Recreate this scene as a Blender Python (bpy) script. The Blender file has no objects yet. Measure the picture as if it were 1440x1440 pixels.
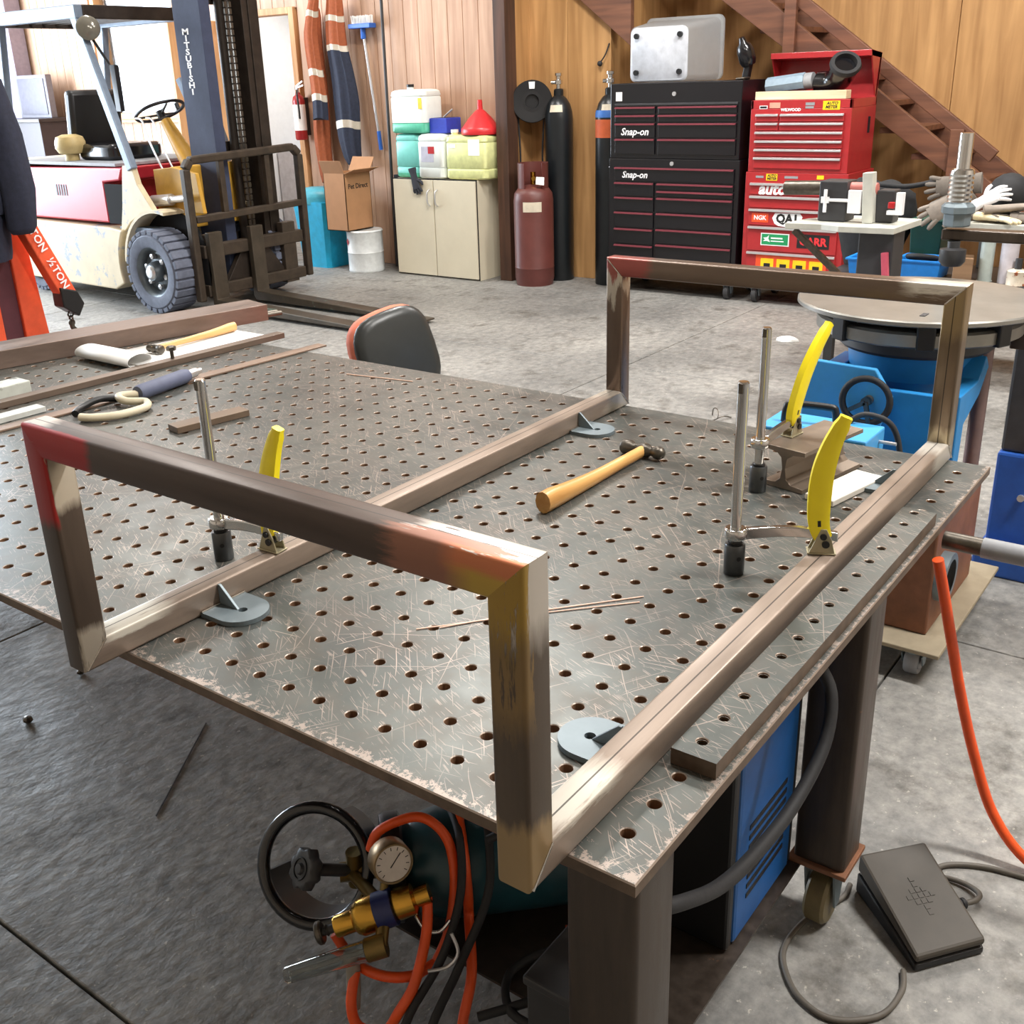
import bpy, bmesh, math, random
from mathutils import Vector, Matrix
random.seed(7)
S = bpy.context.scene
C = S.collection
PI = math.pi

# ------------------------------------------------------------------ camera
cam_d = bpy.data.cameras.new('camera')
cam = bpy.data.objects.new('camera', cam_d); C.objects.link(cam)
_R = ((0.5953372, -0.80281765, -0.03251831), (-0.30979676, -0.19201381, -0.93121247), (0.74134984, 0.5644595, -0.36302327))
m3 = Matrix((_R[0], [-v for v in _R[1]], [-v for v in _R[2]])).transposed()
cam.matrix_world = Matrix.Translation((-0.78933, -0.57203, 1.66972)) @ m3.to_4x4()
cam_d.sensor_width = 36.0
cam_d.lens = 1485.22 / 1440 * 36.0
cam_d.shift_x = (720 - 699.12) / 1440
cam_d.shift_y = (688.46 - 720) / 1440
cam_d.clip_start = 0.05
S.camera = cam

# ------------------------------------------------------------------ world, daylight, exposure
def lin(*c):
    if len(c) == 1: c = c[0]
    return tuple(((v/255)/12.92 if v/255 <= 0.04045 else ((v/255+0.055)/1.055)**2.4) for v in c)
W = bpy.data.worlds.new('world'); S.world = W; W.use_nodes = True
bg = W.node_tree.nodes['Background']
sky = W.node_tree.nodes.new('ShaderNodeTexSky')
try: sky.sky_type = 'HOSEK_WILKIE'
except Exception: pass
try:
    sky.turbidity = 6.0; sky.ground_albedo = 0.5
    sky.sun_direction = Vector((-0.3, 0.8, 0.6)).normalized()
except Exception: pass
W.node_tree.links.new(sky.outputs['Color'], bg.inputs['Color'])
bg.inputs['Strength'].default_value = 0.6

def area(name, loc, target, sx, sy, power, col):
    d = bpy.data.lights.new(name, 'AREA'); d.shape = 'RECTANGLE'; d.size = sx; d.size_y = sy
    d.energy = power; d.color = col
    o = bpy.data.objects.new(name, d); C.objects.link(o); o.location = loc
    o.rotation_euler = (Vector(target) - Vector(loc)).to_track_quat('-Z', 'Y').to_euler()
    return o
# daylight through the open roller door in the left wall
area('roller_door_daylight', (3.0, 12.75, 2.0), (3.6, 5.0, 1.0), 5.6, 3.6, 1750, (0.78, 0.89, 1.0))
S.view_settings.view_transform = 'Standard'
S.view_settings.look = 'None'
S.view_settings.gamma = 1.0
S.view_settings.use_curve_mapping = False
S.view_settings.exposure = -0.2

# ------------------------------------------------------------------ materials
def nodes(m):
    m.use_nodes = True
    return m.node_tree.nodes, m.node_tree.links, m.node_tree.nodes['Principled BSDF']
def rgba(c): return (c[0], c[1], c[2], 1.0)
def ramp(N, stops, interp='LINEAR'):
    r = N.new('ShaderNodeValToRGB'); e = r.color_ramp.elements
    r.color_ramp.interpolation = interp
    while len(e) < len(stops): e.new(0.5)
    for i, (p, c) in enumerate(stops):
        e[i].position = p; e[i].color = c if len(c) == 4 else rgba(c)
    return r
def mixc(N, L, fac, a, b, mode='MIX'):
    x = N.new('ShaderNodeMix'); x.data_type = 'RGBA'; x.blend_type = mode
    for sock, v in ((x.inputs[0], fac), (x.inputs[6], a), (x.inputs[7], b)):
        if hasattr(v, 'links') or hasattr(v, 'is_linked'): L.new(v, sock)
        elif isinstance(v, (int, float)): sock.default_value = v
        else: sock.default_value = rgba(v)
    return x.outputs[2]
def math_(N, L, op, a, b=None, c=None):
    x = N.new('ShaderNodeMath'); x.operation = op
    for i, v in enumerate((a, b, c)):
        if v is None: continue
        if isinstance(v, (int, float)): x.inputs[i].default_value = v
        else: L.new(v, x.inputs[i])
    return x.outputs[0]
def tex(N, L, kind='Noise', scale=5, detail=4, rough=0.6, stretch=None, rot=None, coord='Object', off=None):
    tc = N.new('ShaderNodeTexCoord'); src = tc.outputs[coord]
    if stretch or rot or off:
        mp = N.new('ShaderNodeMapping')
        if stretch: mp.inputs['Scale'].default_value = stretch
        if rot: mp.inputs['Rotation'].default_value = rot
        if off: mp.inputs['Location'].default_value = off
        L.new(src, mp.inputs['Vector']); src = mp.outputs[0]
    t = N.new('ShaderNodeTex' + kind); t.inputs['Scale'].default_value = scale
    if kind == 'Noise':
        t.inputs['Detail'].default_value = detail; t.inputs['Roughness'].default_value = rough
    L.new(src, t.inputs['Vector'])
    return t
_mats = {}
def mat(name, col, rough=0.5, metal=0.0, var=0.12, scale=18.0, bump=0.0, wear=None, wear_at=0.6, wear_scale=9.0, stretch=None, coat=0.0, alpha=None, trans=0.0, spec=0.5, emit=None):
    """plain surface: colour with noise variation, optional worn second colour"""
    if name in _mats: return _mats[name]
    m = bpy.data.materials.new(name); N, L, P = nodes(m)
    c = lin(*col)
    t = tex(N, L, 'Noise', scale, 5, 0.6, stretch)
    lo = tuple(v*(1-var) for v in c); hi = tuple(min(1, v*(1+var)) for v in c)
    r = ramp(N, [(0.3, lo), (0.7, hi)]); L.new(t.outputs['Fac'], r.inputs[0])
    out = r.outputs[0]
    if wear:
        t2 = tex(N, L, 'Noise', wear_scale, 8, 0.7, stretch, off=(3.1, 1.7, 0.4))
        r2 = ramp(N, [(wear_at, (0, 0, 0)), (min(1, wear_at+0.06), (1, 1, 1))]); L.new(t2.outputs['Fac'], r2.inputs[0])
        out = mixc(N, L, r2.outputs[0], out, lin(*wear))
    L.new(out, P.inputs['Base Color'])
    P.inputs['Roughness'].default_value = rough; P.inputs['Metallic'].default_value = metal
    P.inputs['Specular IOR Level'].default_value = spec
    if coat: P.inputs['Coat Weight'].default_value = coat; P.inputs['Coat Roughness'].default_value = 0.1
    if trans: P.inputs['Transmission Weight'].default_value = trans; P.inputs['IOR'].default_value = 1.45
    if alpha is not None: P.inputs['Alpha'].default_value = alpha
    if emit: P.inputs['Emission Color'].default_value = rgba(lin(*emit[0])); P.inputs['Emission Strength'].default_value = emit[1]
    if bump:
        b = N.new('ShaderNodeBump'); b.inputs['Strength'].default_value = bump; b.inputs['Distance'].default_value = 0.004
        L.new(t.outputs['Fac'], b.inputs['Height']); L.new(b.outputs[0], P.inputs['Normal'])
    _mats[name] = m
    return m

def steel_scale(name, col=(112, 98, 88), rough=0.42, metal=0.55, seam=None, patches=(), streak=(1, 1, 1)):
    """mill-scale tube steel; seam=(axis,value,halfwidth,(limits axis, lo, hi)); patches = spray paint / grinding marks
    patch = (colour, [(axis,lo,hi,soft)...], noise_amount, metal)"""
    m = bpy.data.materials.new(name); N, L, P = nodes(m)
    c = lin(*col)
    t = tex(N, L, 'Noise', 7, 6, 0.65, streak)
    r = ramp(N, [(0.25, tuple(v*0.72 for v in c)), (0.55, c), (0.8, tuple(min(1, v*1.3) for v in c))]); L.new(t.outputs['Fac'], r.inputs[0])
    out = r.outputs[0]
    t3 = tex(N, L, 'Noise', 26, 8, 0.75, off=(5, 2, 1))
    r3 = ramp(N, [(0.66, (0, 0, 0)), (0.74, (1, 1, 1))]); L.new(t3.outputs['Fac'], r3.inputs[0])
    out = mixc(N, L, math_(N, L, 'MULTIPLY', r3.outputs[0], 0.55), out, lin(150, 96, 62))
    tc = N.new('ShaderNodeTexCoord'); sp = N.new('ShaderNodeSeparateXYZ'); L.new(tc.outputs['Object'], sp.inputs[0])
    tn = tex(N, L, 'Noise', 9, 6, 0.7, streak, off=(1, 7, 3))
    nz = math_(N, L, 'SUBTRACT', tn.outputs['Fac'], 0.5)
    for pc, lims, amt, pm in patches:
        fac = None
        for ax, lo, hi, soft in lims:
            v = math_(N, L, 'MULTIPLY_ADD', nz, amt, sp.outputs['XYZ'.index(ax)])
            for e, sgn in ((lo, 1), (hi, -1)):
                if e is None: continue
                k = math_(N, L, 'MULTIPLY_ADD', math_(N, L, 'SUBTRACT', v, e), sgn/soft, 0.5)
                k = math_(N, L, 'MINIMUM', math_(N, L, 'MAXIMUM', k, 0.0), 1.0)
                fac = k if fac is None else math_(N, L, 'MULTIPLY', fac, k)
        out = mixc(N, L, fac, out, lin(*pc))
    if seam:
        ax, val, hw = seam
        d = math_(N, L, 'ABSOLUTE', math_(N, L, 'SUBTRACT', sp.outputs['XYZ'.index(ax)], val))
        k = math_(N, L, 'LESS_THAN', d, hw)
        out = mixc(N, L, math_(N, L, 'MULTIPLY', k, 0.8), out, lin(38, 33, 30))
    L.new(out, P.inputs['Base Color'])
    P.inputs['Metallic'].default_value = metal
    rr = ramp(N, [(0.3, (rough*0.75,)*3), (0.7, (rough*1.2,)*3)]); L.new(t.outputs['Fac'], rr.inputs[0])
    L.new(rr.outputs[0], P.inputs['Roughness'])
    b = N.new('ShaderNodeBump'); b.inputs['Strength'].default_value = 0.12; b.inputs['Distance'].default_value = 0.002
    L.new(t3.outputs['Fac'], b.inputs['Height']); L.new(b.outputs[0], P.inputs['Normal'])
    _mats[name] = m
    return m

def scratch_layer(N, L, ang, sx, sy, r, keep, off):
    """sparse thin scratches: stretched Voronoi cells, only a few cells kept"""
    tc = N.new('ShaderNodeTexCoord'); mp = N.new('ShaderNodeMapping')
    # warp a little so the lines are not perfectly straight
    nz = N.new('ShaderNodeTexNoise'); nz.inputs['Scale'].default_value = 3.0; L.new(tc.outputs['Object'], nz.inputs['Vector'])
    mx = N.new('ShaderNodeVectorMath'); mx.operation = 'MULTIPLY_ADD'; L.new(nz.outputs['Color'], mx.inputs[0]); mx.inputs[1].default_value = (0.05, 0.05, 0); L.new(tc.outputs['Object'], mx.inputs[2])
    rt_ = N.new('ShaderNodeVectorRotate'); rt_.rotation_type = 'Z_AXIS'; rt_.inputs['Angle'].default_value = ang; L.new(mx.outputs[0], rt_.inputs['Vector'])
    mp.inputs['Scale'].default_value = (sx, sy, 0.0); mp.inputs['Location'].default_value = off
    L.new(rt_.outputs[0], mp.inputs['Vector'])
    v = N.new('ShaderNodeTexVoronoi'); v.inputs['Scale'].default_value = 1.0; v.inputs['Randomness'].default_value = 1.0; L.new(mp.outputs[0], v.inputs['Vector'])
    inside = math_(N, L, 'LESS_THAN', v.outputs['Distance'], r)
    sp = N.new('ShaderNodeSeparateColor'); L.new(v.outputs['Color'], sp.inputs[0])
    k = math_(N, L, 'GREATER_THAN', sp.outputs[0], 1-keep)
    w = math_(N, L, 'MULTIPLY_ADD', sp.outputs[1], 0.7, 0.3)
    return math_(N, L, 'MULTIPLY', math_(N, L, 'MULTIPLY', inside, k), w)
def table_steel():
    m = bpy.data.materials.new('worn_table_steel'); N, L, P = nodes(m)
    t = tex(N, L, 'Noise', 3.2, 7, 0.65)
    r = ramp(N, [(0.25, lin(64, 67, 66)), (0.5, lin(84, 88, 85)), (0.75, lin(104, 106, 101))]); L.new(t.outputs['Fac'], r.inputs[0])
    out = r.outputs[0]
    th = tex(N, L, 'Noise', 6.5, 6, 0.7, off=(4, 9, 0))
    rh = ramp(N, [(0.45, (0, 0, 0)), (0.72, (0.6, 0.6, 0.6))]); L.new(th.outputs['Fac'], rh.inputs[0])
    out = mixc(N, L, rh.outputs[0], out, lin(98, 87, 77))
    mk = tex(N, L, 'Noise', 4, 5, 0.7, off=(8, 1, 0)); rm = ramp(N, [(0.38, (0.25, 0.25, 0.25)), (0.6, (1, 1, 1))]); L.new(mk.outputs['Fac'], rm.inputs[0])
    tot = None
    for ang, sx, sy, rr_, keep, off in ((0.5, 8, 420, 0.42, 0.05, (0, 0, 0)), (-0.7, 9, 460, 0.42, 0.05, (3, 7, 0)), (1.4, 11, 480, 0.42, 0.05, (5, 1, 0)), (2.4, 14, 520, 0.42, 0.07, (2, 9, 0)), (0.95, 2.2, 420, 0.45, 0.012, (9, 4, 0)), (-0.4, 2.6, 420, 0.45, 0.012, (1, 3, 0)), (1.9, 30, 560, 0.42, 0.12, (6, 6, 0)), (-1.2, 34, 520, 0.42, 0.12, (7, 2, 0))):
        k = scratch_layer(N, L, ang, sx, sy, rr_, keep, off)
        tot = k if tot is None else math_(N, L, 'MAXIMUM', tot, k)
    tot = math_(N, L, 'MULTIPLY', tot, rm.outputs[0])
    ch = tex(N, L, 'Noise', 70, 6, 0.75, off=(2, 2, 5)); rc = ramp(N, [(0.655, (0, 0, 0)), (0.68, (1, 1, 1))]); L.new(ch.outputs['Fac'], rc.inputs[0])
    # bare worn metal thickens towards the knocked edges of the plate
    tc = N.new('ShaderNodeTexCoord'); sp = N.new('ShaderNodeSeparateXYZ'); L.new(tc.outputs['Object'], sp.inputs[0])
    def near(ax, v, w):
        d = math_(N, L, 'ABSOLUTE', math_(N, L, 'SUBTRACT', sp.outputs[ax], v))
        return math_(N, L, 'MAXIMUM', math_(N, L, 'MULTIPLY_ADD', d, -1.0/w, 1.0), 0.0)
    ed = math_(N, L, 'MAXIMUM', near(0, 0.083-0.9, 0.06), near(1, -0.0915-1.4, 0.03))
    wn = tex(N, L, 'Noise', 55, 8, 0.8, off=(1, 4, 8))
    we = math_(N, L, 'GREATER_THAN', math_(N, L, 'MULTIPLY_ADD', ed, 0.24, wn.outputs['Fac']), 0.715)
    chm = math_(N, L, 'MULTIPLY', rc.outputs[0], rm.outputs[0])
    tot = math_(N, L, 'MAXIMUM', math_(N, L, 'MAXIMUM', tot, chm), math_(N, L, 'MULTIPLY', we, 0.8))
    out = mixc(N, L, math_(N, L, 'MULTIPLY', tot, 0.75), out, lin(186, 168, 156))
    L.new(out, P.inputs['Base Color'])
    P.inputs['Metallic'].default_value = 0.35
    rr = ramp(N, [(0.3, (0.30,)*3), (0.7, (0.46,)*3)]); L.new(th.outputs['Fac'], rr.inputs[0]); L.new(rr.outputs[0], P.inputs['Roughness'])
    return m

def concrete():
    m = bpy.data.materials.new('stained_concrete'); N, L, P = nodes(m)
    t = tex(N, L, 'Noise', 1.1, 8, 0.65, coord='Object')
    r = ramp(N, [(0.25, lin(94, 94, 93)), (0.5, lin(140, 139, 136)), (0.75, lin(172, 170, 165))])
    # slabs share data, so use world position
    g = N.new('ShaderNodeNewGeometry')
    t.inputs['Scale'].default_value = 0.9; L.new(g.outputs['Position'], t.inputs['Vector'])
    L.new(t.outputs['Fac'], r.inputs[0]); out = r.outputs[0]
    t2 = tex(N, L, 'Noise', 22, 8, 0.7); L.new(g.outputs['Position'], t2.inputs['Vector'])
    r2 = ramp(N, [(0.35, (0.62, 0.62, 0.62)), (0.65, (1.15, 1.13, 1.1))]); L.new(t2.outputs['Fac'], r2.inputs[0])
    out = mixc(N, L, 1.0, out, r2.outputs[0], 'MULTIPLY')
    t3 = tex(N, L, 'Noise', 3.6, 6, 0.7); L.new(g.outputs['Position'], t3.inputs['Vector'])
    r3 = ramp(N, [(0.52, (0, 0, 0)), (0.66, (0.75, 0.75, 0.75))]); L.new(t3.outputs['Fac'], r3.inputs[0])
    out = mixc(N, L, r3.outputs[0], out, lin(74, 70, 64))
    t4 = tex(N, L, 'Noise', 46, 5, 0.7); L.new(g.outputs['Position'], t4.inputs['Vector'])
    r4 = ramp(N, [(0.62, (0, 0, 0)), (0.68, (1, 1, 1))]); L.new(t4.outputs['Fac'], r4.inputs[0])
    out = mixc(N, L, math_(N, L, 'MULTIPLY', r4.outputs[0], 0.7), out, lin(200, 194, 182))
    L.new(out, P.inputs['Base Color'])
    rr = ramp(N, [(0.3, (0.45,)*3), (0.7, (0.72,)*3)]); L.new(t3.outputs['Fac'], rr.inputs[0]); L.new(rr.outputs[0], P.inputs['Roughness'])
    mp = N.new('ShaderNodeMapping'); mp.inputs['Scale'].default_value = (20, 26, 20); mp.inputs['Rotation'].default_value = (0, 0, 0.5)
    L.new(g.outputs['Position'], mp.inputs['Vector'])
    t5 = N.new('ShaderNodeTexNoise'); t5.inputs['Scale'].default_value = 1.0; t5.inputs['Detail'].default_value = 6; L.new(mp.outputs[0], t5.inputs['Vector'])
    hb = math_(N, L, 'ADD', t5.outputs['Fac'], math_(N, L, 'MULTIPLY', t2.outputs['Fac'], 0.6))
    b = N.new('ShaderNodeBump'); b.inputs['Strength'].default_value = 0.5; b.inputs['Distance'].default_value = 0.008
    L.new(hb, b.inputs['Height']); L.new(b.outputs[0], P.inputs['Normal'])
    return m

def wood(name, a, b, axis='z', scale=3.0, rough=0.6, knots=True):
    m = bpy.data.materials.new(name); N, L, P = nodes(m)
    st = {'z': (9, 9, 0.7), 'y': (9, 0.7, 9), 'x': (0.7, 9, 9)}[axis]
    g = N.new('ShaderNodeNewGeometry'); mp = N.new('ShaderNodeMapping'); mp.inputs['Scale'].default_value = st
    L.new(g.outputs['Position'], mp.inputs['Vector'])
    t = N.new('ShaderNodeTexNoise'); t.inputs['Scale'].default_value = scale; t.inputs['Detail'].default_value = 6; t.inputs['Distortion'].default_value = 0.6
    L.new(mp.outputs[0], t.inputs['Vector'])
    r = ramp(N, [(0.3, lin(*a)), (0.7, lin(*b))]); L.new(t.outputs['Fac'], r.inputs[0]); out = r.outputs[0]
    t2 = N.new('ShaderNodeTexNoise'); t2.inputs['Scale'].default_value = 1.3; t2.inputs['Detail'].default_value = 4; L.new(g.outputs['Position'], t2.inputs['Vector'])
    r2 = ramp(N, [(0.3, (0.82, 0.8, 0.78)), (0.7, (1.08, 1.08, 1.08))]); L.new(t2.outputs['Fac'], r2.inputs[0])
    out = mixc(N, L, 1.0, out, r2.outputs[0], 'MULTIPLY')
    L.new(out, P.inputs['Base Color']); P.inputs['Roughness'].default_value = rough
    _mats[name] = m
    return m

# ------------------------------------------------------------------ mesh builder
def basis(d):
    d = Vector(d).normalized()
    a = Vector((0, 0, 1)) if abs(d.z) < 0.95 else Vector((1, 0, 0))
    u = d.cross(a).normalized(); return u, d.cross(u).normalized(), d
def smooth_path(pts, n=6, closed=False):
    P = [Vector(p) for p in pts]; out = []; k = len(P)
    for i in range(k if closed else k-1):
        if closed: p0, p1, p2, p3 = P[(i-1) % k], P[i], P[(i+1) % k], P[(i+2) % k]
        else: p0, p1, p2, p3 = P[max(i-1, 0)], P[i], P[i+1], P[min(i+2, k-1)]
        for j in range(n):
            t = j/n
            out.append(0.5*((2*p1)+(p2-p0)*t+(2*p0-5*p1+4*p2-p3)*t*t+(3*p1-p0-3*p2+p3)*t**3))
    if not closed: out.append(P[-1])
    return out
class B:
    def __init__(s): s.bm = bmesh.new(); s.m = 0
    def face(s, vs):
        try: f = s.bm.faces.new(vs); f.material_index = s.m; return f
        except ValueError: return None
    def v(s, p): return s.bm.verts.new(p)
    def poly(s, pts): return s.face([s.v(p) for p in pts])
    def box(s, x0, x1, y0, y1, z0, z1):
        c = [s.v((x, y, z)) for z in (z0, z1) for y in (y0, y1) for x in (x0, x1)]
        for q in ((0, 2, 3, 1), (4, 5, 7, 6), (0, 1, 5, 4), (1, 3, 7, 5), (3, 2, 6, 7), (2, 0, 4, 6)): s.face([c[i] for i in q])
        return s
    def obox(s, c, size, R):
        """oriented box: R = 3x3 matrix (columns = axes)"""
        c = Vector(c); h = [v/2 for v in size]
        vs = [s.v(c + R @ Vector((x*h[0], y*h[1], z*h[2]))) for z in (-1, 1) for y in (-1, 1) for x in (-1, 1)]
        for q in ((0, 2, 3, 1), (4, 5, 7, 6), (0, 1, 5, 4), (1, 3, 7, 5), (3, 2, 6, 7), (2, 0, 4, 6)): s.face([vs[i] for i in q])
        return s
    def beam(s, p0, p1, w, h, up=(0, 0, 1)):
        """rectangular bar from p0 to p1; w sideways, h along up"""
        p0, p1 = Vector(p0), Vector(p1); d = (p1-p0).normalized(); side = d.cross(Vector(up)).normalized(); u = side.cross(d).normalized()
        R = Matrix((d, side, u)).transposed()
        return s.obox((p0+p1)/2, ((p1-p0).length, w, h), R)
    def ring(s, c, u, v, r, seg, ph=0): return [s.v(Vector(c)+u*(math.cos(2*PI*i/seg+ph)*r)+v*(math.sin(2*PI*i/seg+ph)*r)) for i in range(seg)]
    def bridge(s, a, b):
        n = len(a)
        for i in range(n): s.face((a[i], a[(i+1) % n], b[(i+1) % n], b[i]))
    def cyl(s, p0, p1, r, r2=None, seg=16, caps=True):
        p0, p1 = Vector(p0), Vector(p1); u, v, d = basis(p1-p0); r2 = r if r2 is None else r2
        a = s.ring(p0, u, v, r, seg); b = s.ring(p1, u, v, r2, seg); s.bridge(a, b)
        if caps: s.face(a[::-1]); s.face(b)
        return s
    def tube(s, pts, r, seg=8, n=0, closed=False, rf=None):
        P = smooth_path(pts, n, closed) if n else [Vector(p) for p in pts]
        k = len(P); rings = []; pu = None
        for i, p in enumerate(P):
            if closed: d = P[(i+1) % k]-P[i-1]
            else: d = P[min(i+1, k-1)]-P[max(i-1, 0)]
            d.normalize()
            if pu is None: u = basis(d)[0]
            else: u = (pu - d*pu.dot(d)).normalized()
            pu = u; v = d.cross(u)
            rings.append(s.ring(p, u, v, r if rf is None else rf(i/(k-1)), seg))
        for i in range(k-1): s.bridge(rings[i], rings[i+1])
        if closed: s.bridge(rings[-1], rings[0])
        else: s.face(rings[0][::-1]); s.face(rings[-1])
        return s
    def lathe(s, prof, o=(0, 0, 0), ax=(0, 0, 1), seg=24):
        """prof: [(radius, height)...]"""
        u, v, d = basis(ax); o = Vector(o); prev = None
        for r, h in prof:
            c = o+d*h
            cur = [s.v(c)] if r < 1e-6 else s.ring(c, u, v, r, seg)
            if prev is not None:
                if len(prev) == 1 and len(cur) > 1:
                    for i in range(seg): s.face((prev[0], cur[(i+1) % seg], cur[i]))
                elif len(cur) == 1 and len(prev) > 1:
                    for i in range(seg): s.face((prev[i], prev[(i+1) % seg], cur[0]))
                elif len(cur) > 1: s.bridge(prev, cur)
            prev = cur
        return s
    def prism(s, poly, d0, d1, plane='xz'):
        """2D polygon extruded between d0 and d1 on the third axis"""
        f = {'xy': lambda a, b, d: (a, b, d), 'xz': lambda a, b, d: (a, d, b), 'yz': lambda a, b, d: (d, a, b)}[plane]
        A = [s.v(f(a, b, d0)) for a, b in poly]; Bv = [s.v(f(a, b, d1)) for a, b in poly]
        s.bridge(A, Bv); s.face(A[::-1]); s.face(Bv)
        return s
    def fprism(s, poly, o, u, v, t):
        """polygon in frame (o,u,v) extruded by vector t"""
        o, u, v, t = Vector(o), Vector(u), Vector(v), Vector(t)
        A = [s.v(o+u*a+v*b) for a, b in poly]; Bv = [s.v(o+u*a+v*b+t) for a, b in poly]
        s.bridge(A, Bv); s.face(A[::-1]); s.face(Bv)
        return s
    def sphere(s, c, r, sc=(1, 1, 1), seg=14, rings=8):
        c = Vector(c); prev = None
        for j in range(rings+1):
            th = PI*j/rings; z = math.cos(th); q = math.sin(th)
            if q < 1e-6: cur = [s.v(c+Vector((0, 0, z*r*sc[2])))]
            else: cur = [s.v(c+Vector((math.cos(2*PI*i/seg)*q*r*sc[0], math.sin(2*PI*i/seg)*q*r*sc[1], z*r*sc[2]))) for i in range(seg)]
            if prev is not None:
                if len(prev) == 1:
                    for i in range(seg): s.face((prev[0], cur[i], cur[(i+1) % seg]))
                elif len(cur) == 1:
                    for i in range(seg): s.face((prev[(i+1) % seg], prev[i], cur[0]))
                else: s.bridge(cur, prev)
            prev = cur
        return s
    def torus(s, c, ax, R, r, seg=32, rs=8):
        u, v, d = basis(ax); c = Vector(c)
        return s.tube([c+u*(math.cos(2*PI*i/seg)*R)+v*(math.sin(2*PI*i/seg)*R) for i in range(seg)], r, rs, 0, True)
    def loft(s, secs, caps=True):
        """secs: list of point loops with equal counts"""
        rs = [[s.v(p) for p in q] for q in secs]
        for i in range(len(rs)-1): s.bridge(rs[i], rs[i+1])
        if caps: s.face(rs[0][::-1]); s.face(rs[-1])
        return s
    def rbox(s, x0, x1, y0, y1, z0, z1, r, k=3, top=None):
        """box with rounded vertical edges"""
        pts = []
        for cx, cy, a0 in ((x1-r, y1-r, 0), (x0+r, y1-r, PI/2), (x0+r, y0+r, PI), (x1-r, y0+r, 1.5*PI)):
            for i in range(k+1):
                a = a0+PI/2*i/k; pts.append((cx+math.cos(a)*r, cy+math.sin(a)*r))
        return s.prism(pts, z0, z1, 'xy')

def finish(name, b, mats, parent, smooth, bevel, kind, offset):
    bm = b.bm
    if offset is not None:
        bmesh.ops.transform(bm, matrix=offset, verts=bm.verts)
    bmesh.ops.recalc_face_normals(bm, faces=bm.faces)
    me = bpy.data.meshes.new(name); bm.to_mesh(me); bm.free()
    for m in (mats if isinstance(mats, (list, tuple)) else [mats]): me.materials.append(m)
    if smooth:
        for p in me.polygons: p.use_smooth = True
        try: me.set_sharp_from_angle(angle=math.radians(smooth))
        except Exception: pass
    o = bpy.data.objects.new(name, me); C.objects.link(o)
    if parent is not None: o.parent = parent
    if bevel:
        md = o.modifiers.new('bevel', 'BEVEL'); md.width = bevel; md.segments = 2; md.limit_method = 'ANGLE'; md.angle_limit = math.radians(40)
        md.harden_normals = False
    if kind: o['kind'] = kind
    return o
_frames = {}
def tag(o, label, cat, group=None):
    o['label'] = label; o['category'] = cat
    if group: o['group'] = group
    return o
def thing(name, label, cat, loc=(0, 0, 0), rz=0.0, group=None):
    o = bpy.data.objects.new(name, None); C.objects.link(o); o.empty_display_size = 0.1
    o.location = loc; o.rotation_euler = (0, 0, rz)
    _frames[o.name] = Matrix.Translation(loc) @ Matrix.Rotation(rz, 4, 'Z')
    return tag(o, label, cat, group)
def root_of(o):
    while o.parent is not None: o = o.parent
    return o
def part(parent, name, b, mats, smooth=None, bevel=None, kind=None, local=False, label=None):
    """b is in world coordinates unless local"""
    fr = _frames.get(root_of(parent).name)
    o = finish(name, b, mats, parent, smooth, bevel, kind, None if (local or fr is None) else fr.inverted())
    if label: o['label'] = label
    return o
def solo(name, b, mats, label, cat, loc=(0, 0, 0), smooth=None, bevel=None, group=None, kind=None):
    o = finish(name, b, mats, None, smooth, bevel, kind, Matrix.Translation([-v for v in loc]))
    o.location = loc; _frames[o.name] = Matrix.Translation(loc)
    return tag(o, label, cat, group)
def struct(name, b, mats, parent=None, smooth=None, bevel=None):
    o = finish(name, b, mats, parent, smooth, bevel, 'structure' if parent is None else None, None)
    return o
def copy_tree(o, parent=None):
    c = o.copy(); C.objects.link(c); c.parent = parent
    for ch in list(o.children): copy_tree(ch, c)
    return c
def text(parent, name, s, size, o, right, up, m, ext=0.0006, align='CENTER', shear=0.0, bold=0.0, sx=1.0, spacing=1.0):
    cu = bpy.data.curves.new(name, 'FONT'); cu.body = s; cu.size = size; cu.align_x = align; cu.align_y = 'CENTER'
    cu.extrude = ext; cu.shear = shear; cu.offset = bold; cu.resolution_u = 2; cu.space_character = spacing
    tmp = bpy.data.objects.new('tmp', cu); C.objects.link(tmp)
    dg = bpy.context.evaluated_depsgraph_get()
    me = bpy.data.meshes.new_from_object(tmp.evaluated_get(dg)); bpy.data.objects.remove(tmp)
    r, u = Vector(right).normalized(), Vector(up).normalized(); n = r.cross(u)
    M4 = Matrix.Translation(Vector(o)) @ Matrix((r*sx, u, n)).transposed().to_4x4()
    fr = _frames.get(root_of(parent).name)
    me.transform((fr.inverted() if fr is not None else Matrix()) @ M4)
    me.materials.clear(); me.materials.append(m); me.name = name
    ob = bpy.data.objects.new(name, me); C.objects.link(ob); ob.parent = parent
    return ob
# ------------------------------------------------------------------ shared materials
m_table = table_steel()
m_edge = mat('polished_steel_edge', (190, 182, 172), 0.3, 0.8)
m_rust = mat('brown_rust', (122, 92, 68), 0.75, 0.1, 0.25, 30)
m_side = mat('sawn_steel_side', (104, 88, 74), 0.5, 0.5, 0.3, 25)
m_conc = concrete()
m_joint = mat('dirty_joint', (42, 40, 38), 0.9)
m_plankL = wood('pink_board', (176, 138, 112), (204, 168, 142), 'z', 1.6)
m_ply = wood('orange_ply', (158, 116, 70), (196, 152, 100), 'z', 1.3)
m_darkwood = wood('dark_stained_timber', (58, 38, 28), (92, 62, 46), 'z', 2)
m_stair = wood('red_brown_stair_timber', (88, 56, 42), (124, 82, 60), 'y', 2)
m_pine = wood('pine_trim', (190, 140, 92), (222, 176, 128), 'z', 2)
m_white = mat('white_paint', (226, 228, 230), 0.6, var=0.03)
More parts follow.
